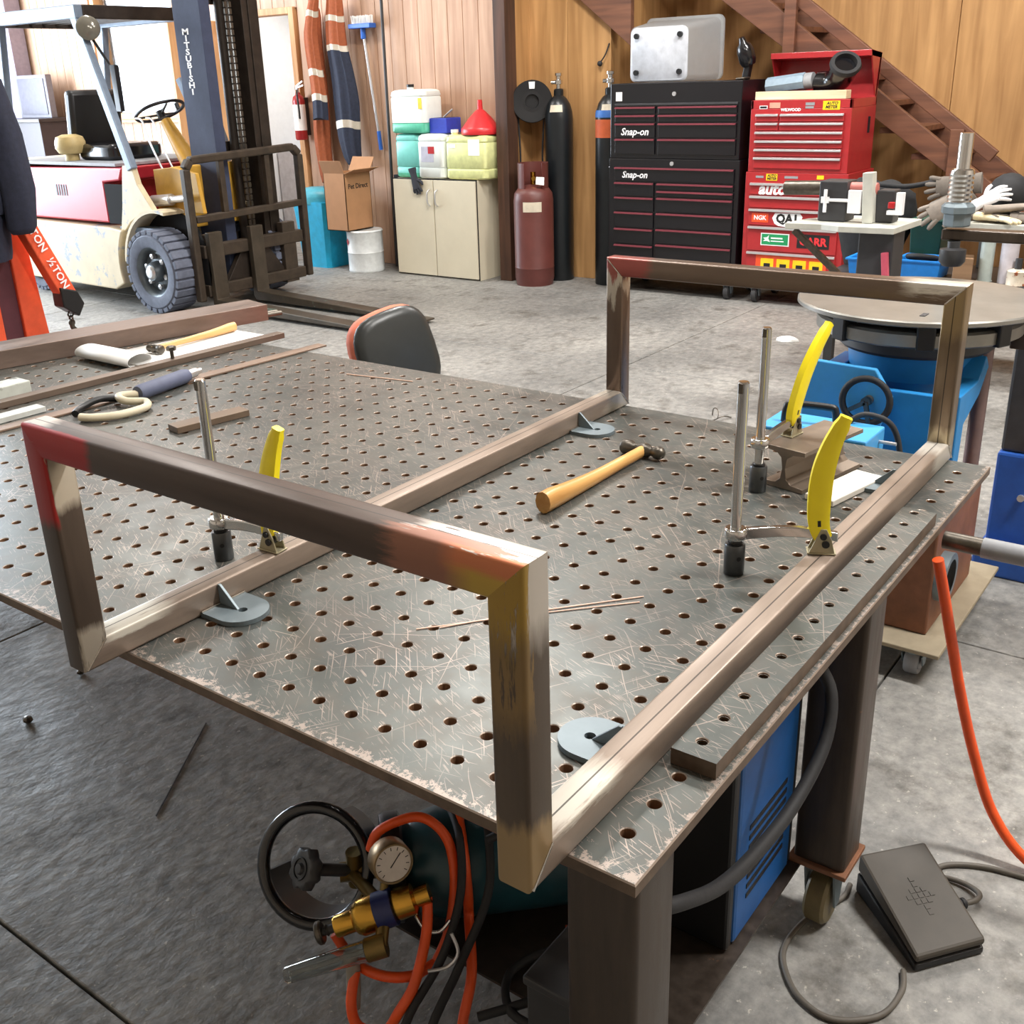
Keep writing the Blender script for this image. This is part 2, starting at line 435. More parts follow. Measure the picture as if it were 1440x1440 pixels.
m_grey = mat('grey_paint', (140, 142, 146), 0.55)
m_dgrey = mat('dark_grey_paint', (52, 52, 54), 0.5)
m_black = mat('black_plastic', (22, 22, 24), 0.42)
m_blackgl = mat('gloss_black', (14, 14, 18), 0.22, coat=0.4)
m_rubber = mat('black_rubber', (34, 34, 36), 0.7, bump=0.2, scale=60)
m_chrome = mat('chrome', (214, 214, 214), 0.14, 1.0, 0.03)
m_zinc = mat('zinc_steel', (116, 128, 134), 0.42, 0.35, 0.06, 30)
m_brass = mat('brass', (196, 150, 62), 0.25, 1.0, 0.1)
m_yellow = mat('yellow_handle', (255, 232, 18), 0.4, var=0.03, coat=0.2, wear=(70, 62, 20), wear_at=0.77, wear_scale=22)
m_red = mat('red_tool_chest', (164, 38, 42), 0.36, var=0.08, coat=0.2)
m_redpaint = mat('red_paint', (176, 30, 34), 0.4)
m_orange = mat('orange_hose', (232, 84, 26), 0.45)
m_blue = mat('machine_blue', (42, 132, 196), 0.38, var=0.08, wear=(60, 84, 104), wear_at=0.72, wear_scale=14)
m_ltblue = mat('light_blue_case', (70, 158, 220), 0.4, var=0.05)
m_alu = mat('aluminium_trim', (204, 204, 206), 0.32, 0.7, 0.05)
m_paper = mat('white_paper', (240, 240, 238), 0.8, var=0.02)
m_ink = mat('black_ink', (26, 24, 24), 0.7)
m_inkw = mat('white_ink', (238, 238, 240), 0.6, var=0.02)
m_hwood = wood('hammer_ash', (196, 140, 78), (232, 186, 122), 'x', 3, 0.4)
m_iron = mat('forged_iron', (98, 92, 84), 0.38, 0.8, 0.25, 40)

# ------------------------------------------------------------------ room shell
b = B(); b.box(-3.4, 9.6, -4.8, 13.6, -0.16, -0.02)
floor = struct('floor', b, m_joint)
SX, SY, G = 2.36, 2.44, 0.006
first = None
for i in range(-1, 5):
    for j in range(-2, 6):
        x0 = -0.02+i*SX; y0 = 0.16+j*SY
        if x0 > 8.4: continue
        if first is None:
            sb = B(); sb.box(0, SX-G, 0, SY-G, -0.03, 0.0)
            first = struct('slab', sb, m_conc, floor, bevel=0.004); o = first
        else:
            o = first.copy(); C.objects.link(o); o.parent = floor
        o.location = (x0, y0, 0)

# back wall, left run: vertical tongue-and-groove boards (planks), with window and door openings
XW = 7.0
b = B()
b.box(XW+0.03, XW+0.13, 5.0, 7.66, 0, 4.7)
b.box(XW+0.03, XW+0.13, 7.66, 8.5, 2.32, 4.7)
b.box(XW+0.03, XW+0.13, 8.5, 9.4, 0, 4.7)
b.box(XW+0.03, XW+0.13, 9.4, 10.82, 0, 1.42); b.box(XW+0.03, XW+0.13, 9.4, 10.82, 2.75, 4.7)
b.box(XW+0.03, XW+0.13, 10.82, 13.1, 0, 4.7)
wall_back = struct('wall_back', b, m_plankL)
pw = 0.168; y = 5.05; protos = {}
def plank(y, z0, z1, w=pw):
    key = (round(z1-z0, 3), round(w, 3))
    if key in protos:
        o = protos[key].copy(); C.objects.link(o); o.parent = wall_back
    else:
        pb = B(); pb.box(0, 0.03, 0.0025, w-0.0025, 0, z1-z0); o = struct('plank', pb, m_plankL, wall_back, bevel=0.003); protos[key] = o
    o.location = (XW, y, z0)
while y < 12.95:
    yc = y+pw/2
    if 7.66-pw/2 < yc < 8.5+pw/2: plank(y, 2.36, 4.6)
    elif 9.4-pw/2 < yc < 10.82+pw/2: plank(y, 0, 1.40); plank(y, 2.78, 4.6)
    else: plank(y, 0, 4.6)
    y += pw
# back wall, right run: ply sheets; under-stair panel stands forward of it
b = B(); b.box(8.3, 8.4, -4.6, 4.2, 0, 4.7)
wall_stair = struct('wall_right', b, m_ply)
for k in range(7):
    pb = B(); pb.box(8.285, 8.3, 4.2-1.2*(k+1)+0.003, 4.2-1.2*k-0.003, 0, 2.4); struct('panel', pb, m_ply, wall_stair, bevel=0.002)
    pb = B(); pb.box(8.285, 8.3, 4.2-1.2*(k+1)+0.003, 4.2-1.2*k-0.003, 2.404, 4.6); struct('panel', pb, m_ply, wall_stair, bevel=0.002)
b = B(); b.box(7.19, 7.29, 4.18, 5.0, 0, 4.7); b.box(7.29, 8.4, 4.18, 4.24, 0, 4.7)
wall_under = struct('wall_center', b, m_ply)
for y0, y1 in ((4.18, 4.592), (4.597, 4.997)):
    pb = B(); pb.box(7.17, 7.19, y0, y1, 0, 4.6); struct('panel', pb, m_ply, wall_under, bevel=0.002)
b = B(); b.box(6.74, 6.89, 4.92, 5.04, 0, 4.7); struct('trim_1', b, m_darkwood, bevel=0.004)
pb = B(); pb.box(6.89, 7.19, 4.975, 5.03, 0, 4.6); struct('panel', pb, m_ply, wall_under)
# remaining shell
m_shell = mat('shed_lining', (176, 164, 148), 0.8, var=0.08, scale=2)
b = B(); b.box(-3.4, 0.1, 13.0, 13.15, 0, 4.7); b.box(5.9, 7.1, 13.0, 13.15, 0, 4.7); b.box(0.1, 5.9, 13.0, 13.15, 3.9, 4.7); struct('wall_left', b, m_shell)
b = B(); b.box(-3.4, -3.25, -4.8, 13.15, 0, 4.7); struct('wall_front', b, m_shell)
b = B(); b.box(-3.4, 8.4, -4.8, -4.6, 0, 4.7); struct('wall_side', b, m_shell)
b = B(); b.box(-3.4, 9.6, -4.8, 13.15, 4.7, 4.8); struct('ceiling', b, m_shell)
# grey steel column in the far left corner
b = B(); b.box(6.78, 6.98, 12.28, 12.66, 0, 4.69); struct('trim_2', b, mat('mauve_grey_column', (150, 142, 160), 0.6))

# window behind the forklift
m_glass = mat('hazy_glass', (235, 244, 250), 0.08, var=0.02, trans=1.0, alpha=0.35)
b = B()
for y0, y1, z0, z1 in ((9.36, 10.86, 1.36, 1.43), (9.36, 10.86, 2.74, 2.81), (9.36, 9.43, 1.43, 2.74), (10.79, 10.86, 1.43, 2.74)):
    b.box(XW-0.025, XW+0.12, y0, y1, z0, z1)
win = struct('window_1', b, m_pine, bevel=0.003)
b = B(); b.box(XW+0.06, XW+0.066, 9.43, 10.79, 1.43, 2.74); struct('pane', b, m_glass, win)
b = B(); b.box(XW-0.06, XW, 9.3, 10.92, 1.33, 1.36); struct('sill', b, m_pine, win, bevel=0.003)
# office doorway: pine casing, open to a small white office behind
b = B()
for y0, y1, z0, z1 in ((7.6, 7.67, 0, 2.37), (8.49, 8.56, 0, 2.37), (7.67, 8.49, 2.31, 2.37)): b.box(XW-0.03, XW+0.14, y0, y1, z0, z1)
door = struct('door_1', b, m_pine, bevel=0.004)
db = B(); db.box(6.20, 6.965, 8.515, 8.555, 0.015, 2.29); struct('door_leaf', db, m_pine, door, bevel=0.004)
b = B(); b.box(8.9, 9.0, 6.7, 9.4, 0, 2.8); b.box(7.14, 8.9, 6.6, 6.7, 0, 2.8); b.box(7.14, 8.9, 9.4, 9.5, 0, 2.8); b.box(7.14, 9.0, 6.6, 9.5, 2.8, 2.85)
struct('wall_office', b, m_white)

# staircase rising to the left along the right-hand wall
st = thing('staircase', 'red-brown timber staircase with handrail behind the tool chests', 'staircase', (7.9, 1.0, 0))
sl = math.atan2(0.74, 1.0)
def stair_z(y): return 0.74*(y-0.15)          # nosing line
for name, x0 in (('stringer', 7.44), ('stringer', 8.22)):
    sb = B(); ya, yb = 0.2, 5.5 if x0 > 8 else 5.2
    if x0 > 8: yb = 4.1
    sb.prism([(ya, max(0, stair_z(ya)-0.28)), (yb, stair_z(yb)-0.30), (yb, stair_z(yb)+0.06), (ya, stair_z(ya)+0.06)], x0, x0+0.05, 'yz')
    part(st, name, sb, m_stair, bevel=0.004)
for k in range(16):
    yy = 0.35+k*0.245; zz = stair_z(yy)
    if yy > 4.05: break
    tb = B(); tb.box(7.49, 8.22, yy-0.02, yy+0.25, zz-0.04, zz); part(st, 'tread', tb, m_stair, bevel=0.003)
def rail_z(y): return 1.12+0.735*(y-1.353)
hb = B(); hb.beam((7.46, 1.25, rail_z(1.25)), (7.46, 4.1, rail_z(4.1)), 0.045, 0.09); part(st, 'handrail', hb, m_stair, bevel=0.006)
for yy in (1.5, 2.78, 4.05):
    pb = B(); pb.box(7.395, 7.44, yy-0.045, yy+0.045, max(0, stair_z(yy)-0.25), rail_z(yy)+0.0); part(st, 'post', pb, m_stair, bevel=0.004)
# diagonal stringer carried on past the under-stair panel
sb = B(); sb.prism([(3.966, 1.87), (3.966, 2.29), (4.9, 3.005), (4.9, 2.585)], 7.11, 7.165, 'yz'); part(st, 'stringer', sb, m_stair, bevel=0.004)

# ceiling batten lights (each carries its own light)
def batten(x, y, power, label, along='y', L=1.5, z=4.6):
    t = thing('ceiling_light', label, 'ceiling light', (x, y, z), 0 if along == 'y' else PI/2, 'batten lights under the ceiling')
    bb = B(); bb.box(-0.11, 0.11, -L/2, L/2, 0.03, 0.1); part(t, 'housing', bb, m_white, bevel=0.004, local=True)
    for s in (-0.055, 0.055):
        tb = B(); tb.cyl((s, -L/2+0.03, 0.0), (s, L/2-0.03, 0.0), 0.017, seg=10)
        part(t, 'tube', tb, mat('lit_tube', (255, 250, 240), 0.5, emit=((255, 246, 228), 9.0)), smooth=40, local=True)
    d = bpy.data.lights.new('batten_glow', 'AREA'); d.shape = 'RECTANGLE'; d.size = 0.3; d.size_y = L; d.energy = power; d.color = (1.0, 0.97, 0.93)
    lo = bpy.data.objects.new('batten_glow', d); C.objects.link(lo); lo.parent = t; lo.location = (0, 0, -0.05)
for a in ((1.5, 1.3, 85, 'batten light above the middle of the welding table'), (2.3, -1.7, 330, 'batten light above the foot pedal side of the table'),
          (4.7, 7.6, 130, 'batten light above the forklift'), (4.6, 3.4, 230, 'batten light above the open floor'), (5.4, 0.4, 230, 'batten light above the tool bench end'),
          ): batten(*a)
batten(8.0, 8.1, 45, 'added batten light brightening the white office', z=2.68)  # unseen fitting, added to brighten the office interior
# ------------------------------------------------------------------ welding table
TZ = 0.78
TX0, TX1, TY0, TY1, TH = 0.083, 1.760, -0.0915, 3.06, 0.020
def holed_plate(b, xe, ye, z, th, r, nseg=16, rim=0.0015):
    """grid of cells with a through hole in each; mats 0 top, 1 rim, 2 hole wall, 3 side"""
    for i in range(len(xe)-1):
        for j in range(len(ye)-1):
            x0, x1, y0, y1 = xe[i][0], xe[i+1][0], ye[j][0], ye[j+1][0]
            cx, cy = xe[i][1], ye[j][1]
            rr = r+rim
            cs = lambda zz, R: [b.v((cx+math.cos(2*PI*(k+0.5)/nseg-PI)*R, cy+math.sin(2*PI*(k+0.5)/nseg-PI)*R, zz)) for k in range(nseg)]
            A = cs(z, rr); Bq = cs(z-0.0012, r); D = cs(z-th, r)
            q = nseg//4
            cor = [b.v(p) for p in ((x0, y0, z), (x1, y0, z), (x1, y1, z), (x0, y1, z))]
            lo = [b.v(p) for p in ((x0, y0, z-th), (x1, y0, z-th), (x1, y1, z-th), (x0, y1, z-th))]
            for c in range(4):
                # quadrant arc around corner c (angles from -180deg)
                arc = [A[(c*q+k) % nseg] for k in range(q)]
                nxt = A[((c+1)*q) % nseg]
                b.m = 0
                b.face(arc[::-1]+[cor[c]])
                b.face([arc[-1], nxt, cor[(c+1) % 4], cor[c]])
                arcd = [D[(c*q+k) % nseg] for k in range(q)]; nxd = D[((c+1)*q) % nseg]
                b.m = 3
                b.face(arcd+[lo[c]]); b.face([arcd[-1], lo[c], lo[(c+1) % 4], nxd])
            b.m = 1; b.bridge(A, Bq)
            b.m = 2; b.bridge(Bq, D)
PX, PY = 0.0691, 0.0685
hx = [0.1595+PX*k for k in range(23)]; hy = [-0.037+PY*k for k in range(45)]
def edges_of(h, lo, hi):
    e = [lo]+[(h[i]+h[i+1])/2 for i in range(len(h)-1)]+[hi]
    return [(e[i], h[i] if i < len(h) else None) for i in range(len(e))]
table = thing('welding_table', 'long drilled steel welding table with scratched grey top on castors', 'table', (0.9, 1.4, 0))
b = B(); ch = 0.002
holed_plate(b, edges_of(hx, TX0+ch, TX1-ch), edges_of(hy, TY0+ch, TY1-ch), TZ, TH, 0.0098)
def rectring(x0, x1, y0, y1, z): return [b.v(p) for p in ((x0, y0, z), (x1, y0, z), (x1, y1, z), (x0, y1, z))]
r0 = rectring(TX0+ch, TX1-ch, TY0+ch, TY1-ch, TZ); r1 = rectring(TX0, TX1, TY0, TY1, TZ-ch); r2 = rectring(TX0, TX1, TY0, TY1, TZ-TH+ch); r3 = rectring(TX0+ch, TX1-ch, TY0+ch, TY1-ch, TZ-TH)
b.m = 1; b.bridge(r0, r1); b.m = 3; b.bridge(r1, r2); b.bridge(r2, r3)
part(table, 'tabletop', b, [m_table, mat('hole_rim', (150, 136, 124), 0.4, 0.5), m_rust, m_side])
m_leg = steel_scale('leg_steel', (74, 64, 56), 0.38, 0.55, streak=(6, 6, 0.8))
m_legfoot = mat('rusty_plate', (126, 84, 58), 0.6, 0.2, 0.25, 22)
m_caster = mat('olive_polyurethane_tyre', (104, 92, 62), 0.5, var=0.2)
for (lx, ly) in ((0.150, -0.033), (0.992, -0.033), (0.150, 2.95), (0.992, 2.95)):
    lb = B(); lb.rbox(lx-0.05, lx+0.05, ly-0.052, ly+0.052, 0.172, TZ-TH, 0.009); lg = part(table, 'leg', lb, m_leg, smooth=40)
    pb = B(); pb.box(lx-0.06, lx+0.06, ly-0.06, ly+0.06, 0.160, 0.171); part(table, 'foot_plate', pb, m_legfoot, bevel=0.002)
    cb = B(); cb.cyl((lx, ly, 0.159), (lx, ly, 0.142), 0.036, seg=16)
    for s in (-0.03, 0.03):
        cb.prism([(lx-0.035, 0.142), (lx+0.035, 0.142), (lx+0.012, 0.045), (lx-0.012, 0.045)], ly+s-0.002, ly+s+0.002, 'xz')
    cs_ = part(table, 'castor', cb, m_zinc, smooth=40)
    wb = B(); wb.lathe([(0.0, -0.022), (0.054, -0.022), (0.06, -0.016), (0.06, 0.016), (0.054, 0.022), (0.0, 0.022)], (lx, ly, 0.0605), (0, 1, 0), 24); part(cs_, 'wheel', wb, m_caster, smooth=40)
m_apron = mat('red_oxide_rail', (120, 66, 50), 0.5, 0.2, 0.25, 12)
for y0 in (-0.06, 2.93):
    for x0, x1 in ((0.2, 0.94),):
        rb = B(); rb.box(x0, x1, y0, y0+0.04, 0.71, TZ-TH-0.001); part(table, 'apron_rail', rb, m_apron, bevel=0.004)
    rb = B(); rb.box(1.044, 1.72, y0, y0+0.04, 0.72, TZ-TH-0.001); part(table, 'apron_rail', rb, m_apron, bevel=0.004)
    rb = B(); rb.box(0.2, 0.94, y0+0.145, y0+0.185, 0.105, 0.154); part(table, 'lower_rail', rb, m_legfoot, bevel=0.004)
for x0 in (0.13, 0.972):
    rb = B(); rb.box(x0, x0+0.04, 0.022, 2.895, 0.71, TZ-TH-0.001); part(table, 'apron_rail', rb, m_apron, bevel=0.004)
rb = B(); rb.box(0.34, 0.94, 0.0, 0.60, 0.155, 0.161); part(table, 'shelf', rb, m_leg)

# ------------------------------------------------------------------ welded tube frame
FL, FW, FH, t = 1.7725, 0.9389, 0.4234, 0.05
frame = thing('tube_frame', 'welded square tube steel frame with raised end hoops resting on the welding table', 'steel frame', (0.0, 0.0, TZ))
def mtube(p0, p1, n0, n1, t, r=0.006, k=3):
    p0, p1 = Vector(p0), Vector(p1); d = (p1-p0).normalized()
    u = Vector((0, 0, 1)) if abs(d.z) < 0.9 else Vector((1, 0, 0)); u = (u-d*u.dot(d)).normalized(); w = d.cross(u)
    prof = []
    h = t/2
    for sx, sy, a0 in ((1, 1, 0), (-1, 1, PI/2), (-1, -1, PI), (1, -1, 1.5*PI)):
        for i in range(k+1):
            a = a0+PI/2*i/k; prof.append((sx*(h-r)+math.cos(a)*r, sy*(h-r)+math.sin(a)*r))
    b = B(); A = []; E = []
    for x, y in prof:
        o = p0+u*x+w*y
        for n, p, lst in ((Vector(n0), p0, A), (Vector(n1), p1, E)):
            s = (p-o).dot(n)/d.dot(n); lst.append(b.v(o+d*s))
    b.bridge(A, E); b.face(A[::-1]); b.face(E)
    return b
h = t/2; zt = TZ+0.0006
def fr(x, y, z): return Vector((x, y, z+zt))
z0, z1 = h, FH-h
sc = (150, 134, 121)
m_railR = steel_scale('tube_rail_steel', sc, 0.46, 0.4, seam=('Y', 0.024, 0.0013), streak=(0.35, 3, 3),
                      patches=[((205, 198, 186), [('X', 0.06, 0.20, 0.05), ('Z', 0.038, None, 0.01)], 0.14, 1), ((196, 190, 180), [('X', 1.62, None, 0.05)], 0.2, 1)])
m_railL = steel_scale('tube_rail_steel_far', sc, 0.46, 0.4, seam=('Y', FW-0.0245, 0.0012), streak=(0.35, 3, 3),
                      patches=[((214, 208, 196), [('X', 0.05, 0.17, 0.05), ('Z', 0.040, None, 0.01)], 0.12, 1), ((190, 180, 166), [('X', 1.66, None, 0.05)], 0.2, 1)])
for nm, yy, mm in (('rail', h, m_railR), ('rail', FW-h, m_railL)):
    part(frame, nm, mtube(fr(h, yy, h), fr(FL-h, yy, h), (1, 0, -1), (1, 0, 1), t), mm, smooth=50)
def upr(x, y, nbot, ntop, m):
    part(frame, 'upright', mtube(fr(x, y, h), fr(x, y, FH-h), nbot, ntop, t), m, smooth=50)
m_upNL = steel_scale('upright_red_primer', (78, 66, 57), 0.38, 0.5, streak=(3, 3, 0.4),
    patches=[((150, 38, 36), [('Z', 0.265, None, 0.02), ('X', None, 0.008, 0.004)], 0.05, 0), ((176, 166, 150), [('Z', 0.29, None, 0.02), ('X', 0.008, None, 0.004)], 0.05, 1),
             ((170, 160, 146), [('Z', None, 0.075, 0.015), ('Y', None, FW-0.046, 0.004)], 0.05, 1)])
m_upNR = steel_scale('upright_yellow_heat_tint', (86, 74, 63), 0.36, 0.5, streak=(3, 3, 0.4),
    patches=[((158, 128, 60), [('Z', 0.315, None, 0.06), ('X', None, 0.006, 0.004)], 0.1, 1), ((128, 104, 68), [('Z', 0.22, 0.33, 0.06), ('X', None, 0.006, 0.004)], 0.16, 1),
             ((188, 180, 170), [('Z', 0.335, None, 0.05), ('X', 0.006, None, 0.004)], 0.08, 1), ((150, 126, 90), [('Z', None, 0.085, 0.02)], 0.08, 1)])
m_upFL = steel_scale('upright_far_ground', (118, 100, 88), 0.34, 0.6, streak=(3, 3, 0.4), patches=[((150, 84, 76), [('Z', 0.36, None, 0.02)], 0.12, 0), ((200, 190, 176), [('Z', 0.32, 0.38, 0.02)], 0.3, 1)])
m_upFR = steel_scale('upright_far_bronze', (116, 100, 82), 0.34, 0.6, seam=('Y', 0.025, 0.0011), streak=(3, 3, 0.4), patches=[((150, 130, 100), [('Z', 0.31, None, 0.04)], 0.12, 1), ((160, 146, 120), [('Z', None, 0.085, 0.02)], 0.06, 1)])
upr(h, h, (1, 0, -1), (0, 1, 1), m_upNR); upr(h, FW-h, (1, 0, -1), (0, 1, -1), m_upNL)
upr(FL-h, h, (1, 0, 1), (0, 1, 1), m_upFR); upr(FL-h, FW-h, (1, 0, 1), (0, 1, -1), m_upFL)
m_cbN = steel_scale('crossbar_painted_ends', (78, 65, 58), 0.36, 0.5, seam=('X', 0.027, 0.0011), streak=(3, 0.35, 3),
    patches=[((150, 36, 36), [('Y', FW-0.17, None, 0.02), ('X', None, 0.007, 0.004)], 0.05, 0),
             ((142, 98, 80), [('Y', None, 0.18, 0.03), ('X', None, 0.007, 0.004)], 0.2, 0), ((186, 112, 76), [('Y', None, 0.10, 0.03), ('X', None, 0.007, 0.004), ('Z', 0.395, None, 0.012)], 0.03, 0),
             ((176, 146, 66), [('Y', None, 0.085, 0.04), ('X', None, 0.007, 0.004), ('Z', None, 0.402, 0.012)], 0.04, 1),
             ((218, 212, 204), [('Y', None, 0.15, 0.06), ('X', 0.007, None, 0.004), ('Z', 0.41, None, 0.004)], 0.16, 1), ((196, 188, 178), [('Y', FW-0.05, None, 0.03), ('X', 0.007, None, 0.004)], 0.1, 1)])
m_cbF = steel_scale('crossbar_far', (110, 94, 82), 0.34, 0.6, streak=(3, 0.35, 3), patches=[((150, 80, 74), [('Y', FW-0.13, None, 0.03)], 0.12, 0), ((206, 200, 190), [('Y', None, 0.14, 0.05), ('Z', 0.40, None, 0.02)], 0.16, 1)])
for x, m in ((h, m_cbN), (FL-h, m_cbF)):
    part(frame, 'crossbar', mtube(fr(x, h, FH-h), fr(x, FW-h, FH-h), (0, 1, 1), (0, 1, -1), t), m, smooth=50)
# weld beads on the mitres
m_bead = mat('ground_weld', (190, 184, 176), 0.25, 0.9, 0.2, 60)
for yy in (-0.0002, FW-t+0.0):
    s = 0.0 if yy < 0.1 else FW-t
    wb = B(); wb.tube([fr(0.004, s, 0.004), fr(0.046, s, 0.046)], 0.0022, 6); part(frame, 'weld_bead', wb, m_bead, smooth=60)
    wb = B(); wb.tube([fr(FL-0.004, s, 0.004), fr(FL-0.046, s, 0.046)], 0.0022, 6); part(frame, 'weld_bead', wb, m_bead, smooth=60)
for s in (0.0, FW):
    for xx in (FL-t,):
        e = 1 if s == 0 else -1
        wb = B(); wb.tube([fr(xx, s+e*0.004, FH-0.004), fr(xx, s+e*0.046, FH-0.046)], 0.0018, 6); part(frame, 'weld_bead', wb, m_bead, smooth=60)
# lugs: D shaped plates with bolt hole and triangular gusset, welded to the inner faces
def lug(cx, yin, sgn):
    """plate from rail face yin reaching out sgn*y"""
    R = 0.05; zc = 0.0; th = 0.009; ri = 0.0085
    b = B(); n = 20
    outer = [(cx-R, yin), (cx-R, yin+sgn*0.052)]+[(cx-R*math.cos(PI*k/n), yin+sgn*(0.052+R*math.sin(PI*k/n))) for k in range(1, n)]+[(cx+R, yin+sgn*0.052), (cx+R, yin)]
    hole = [(cx+ri*math.cos(2*PI*k/16), yin+sgn*0.056+ri*math.sin(2*PI*k/16)) for k in range(16)]
    N_ = len(outer)
    lvl = {}
    for z in (0.0, th):
        O = [b.v(fr(x, y, z)) for x, y in outer]; H = [b.v(fr(x, y, z)) for x, y in hole]; lvl[z] = (O, H)
        # fan between outer and nearest hole vertices
        near = [min(range(16), key=lambda k: (hole[k][0]-x)**2+(hole[k][1]-y)**2) for x, y in outer]
        for i in range(N_):
            j = (i+1) % N_; a, c = near[i], near[j]
            if a == c: b.face([O[i], O[j], H[a]])
            else:
                step = 1 if (c-a) % 16 <= 8 else -1
                seq = [a]
                while seq[-1] != c: seq.append((seq[-1]+step) % 16)
                b.face([O[i], O[j]]+[H[k] for k in seq[::-1]])
    b.bridge(lvl[0.0][0], lvl[th][0]); b.bridge(lvl[0.0][1], lvl[th][1])
    pl = part(frame, 'lug_plate', b, m_zinc, bevel=None)
    g = B(); gx = cx-0.004+0.0
    g.fprism([(0.001, th), (0.001, t*0.96), (0.006, t*0.96), (0.05, th)], fr(gx-0.003, yin, 0), (0, sgn, 0), (0, 0, 1), (0.006, 0, 0))
    part(pl, 'gusset', g, m_zinc, bevel=0.001)
    w = B(); w.tube([fr(cx-R, yin+sgn*0.003, th+0.001), fr(cx+R, yin+sgn*0.003, th+0.001)], 0.0028, 6); part(pl, 'weld_bead', w, m_bead, smooth=60)
lug(0.285, FW-t-0.0, -1); lug(1.505, FW-t, -1); lug(0.300, t, 1); lug(1.500, t, 1)

# ------------------------------------------------------------------ drilled bar along the right edge
b = B()
sx = [0.355+0.0692*k for k in range(15)]; X0, X1, Y0, Y1, SH = 0.318, 1.345, -0.081, -0.013, 0.026
holed_plate(b, edges_of(sx, X0, X1), edges_of([-0.042], Y0, Y1), TZ+SH, SH-0.0006, 0.0085)
def sides(b, z0, z1):
    A = [b.v(p) for p in ((X0, Y0, z0), (X1, Y0, z0), (X1, Y1, z0), (X0, Y1, z0))]; E = [b.v(p) for p in ((X0, Y0, z1), (X1, Y0, z1), (X1, Y1, z1), (X0, Y1, z1))]; b.m = 3; b.bridge(A, E)
sides(b, TZ+0.0006, TZ+SH)
bar = solo('drilled_bar', b, [m_table, _mats['hole_rim'], m_rust, m_side], 'thick drilled steel bar lying along the right edge of the table', 'steel bar', (0.83, -0.047, TZ))
for x in sx:
    hb = B()
    for q in range(3): hb.torus((x, -0.042, TZ+SH-0.004-0.004*q), (0, 0, 1), 0.0083, 0.0011, 16, 5)
    part(bar, 'thread', hb, m_iron, smooth=60)

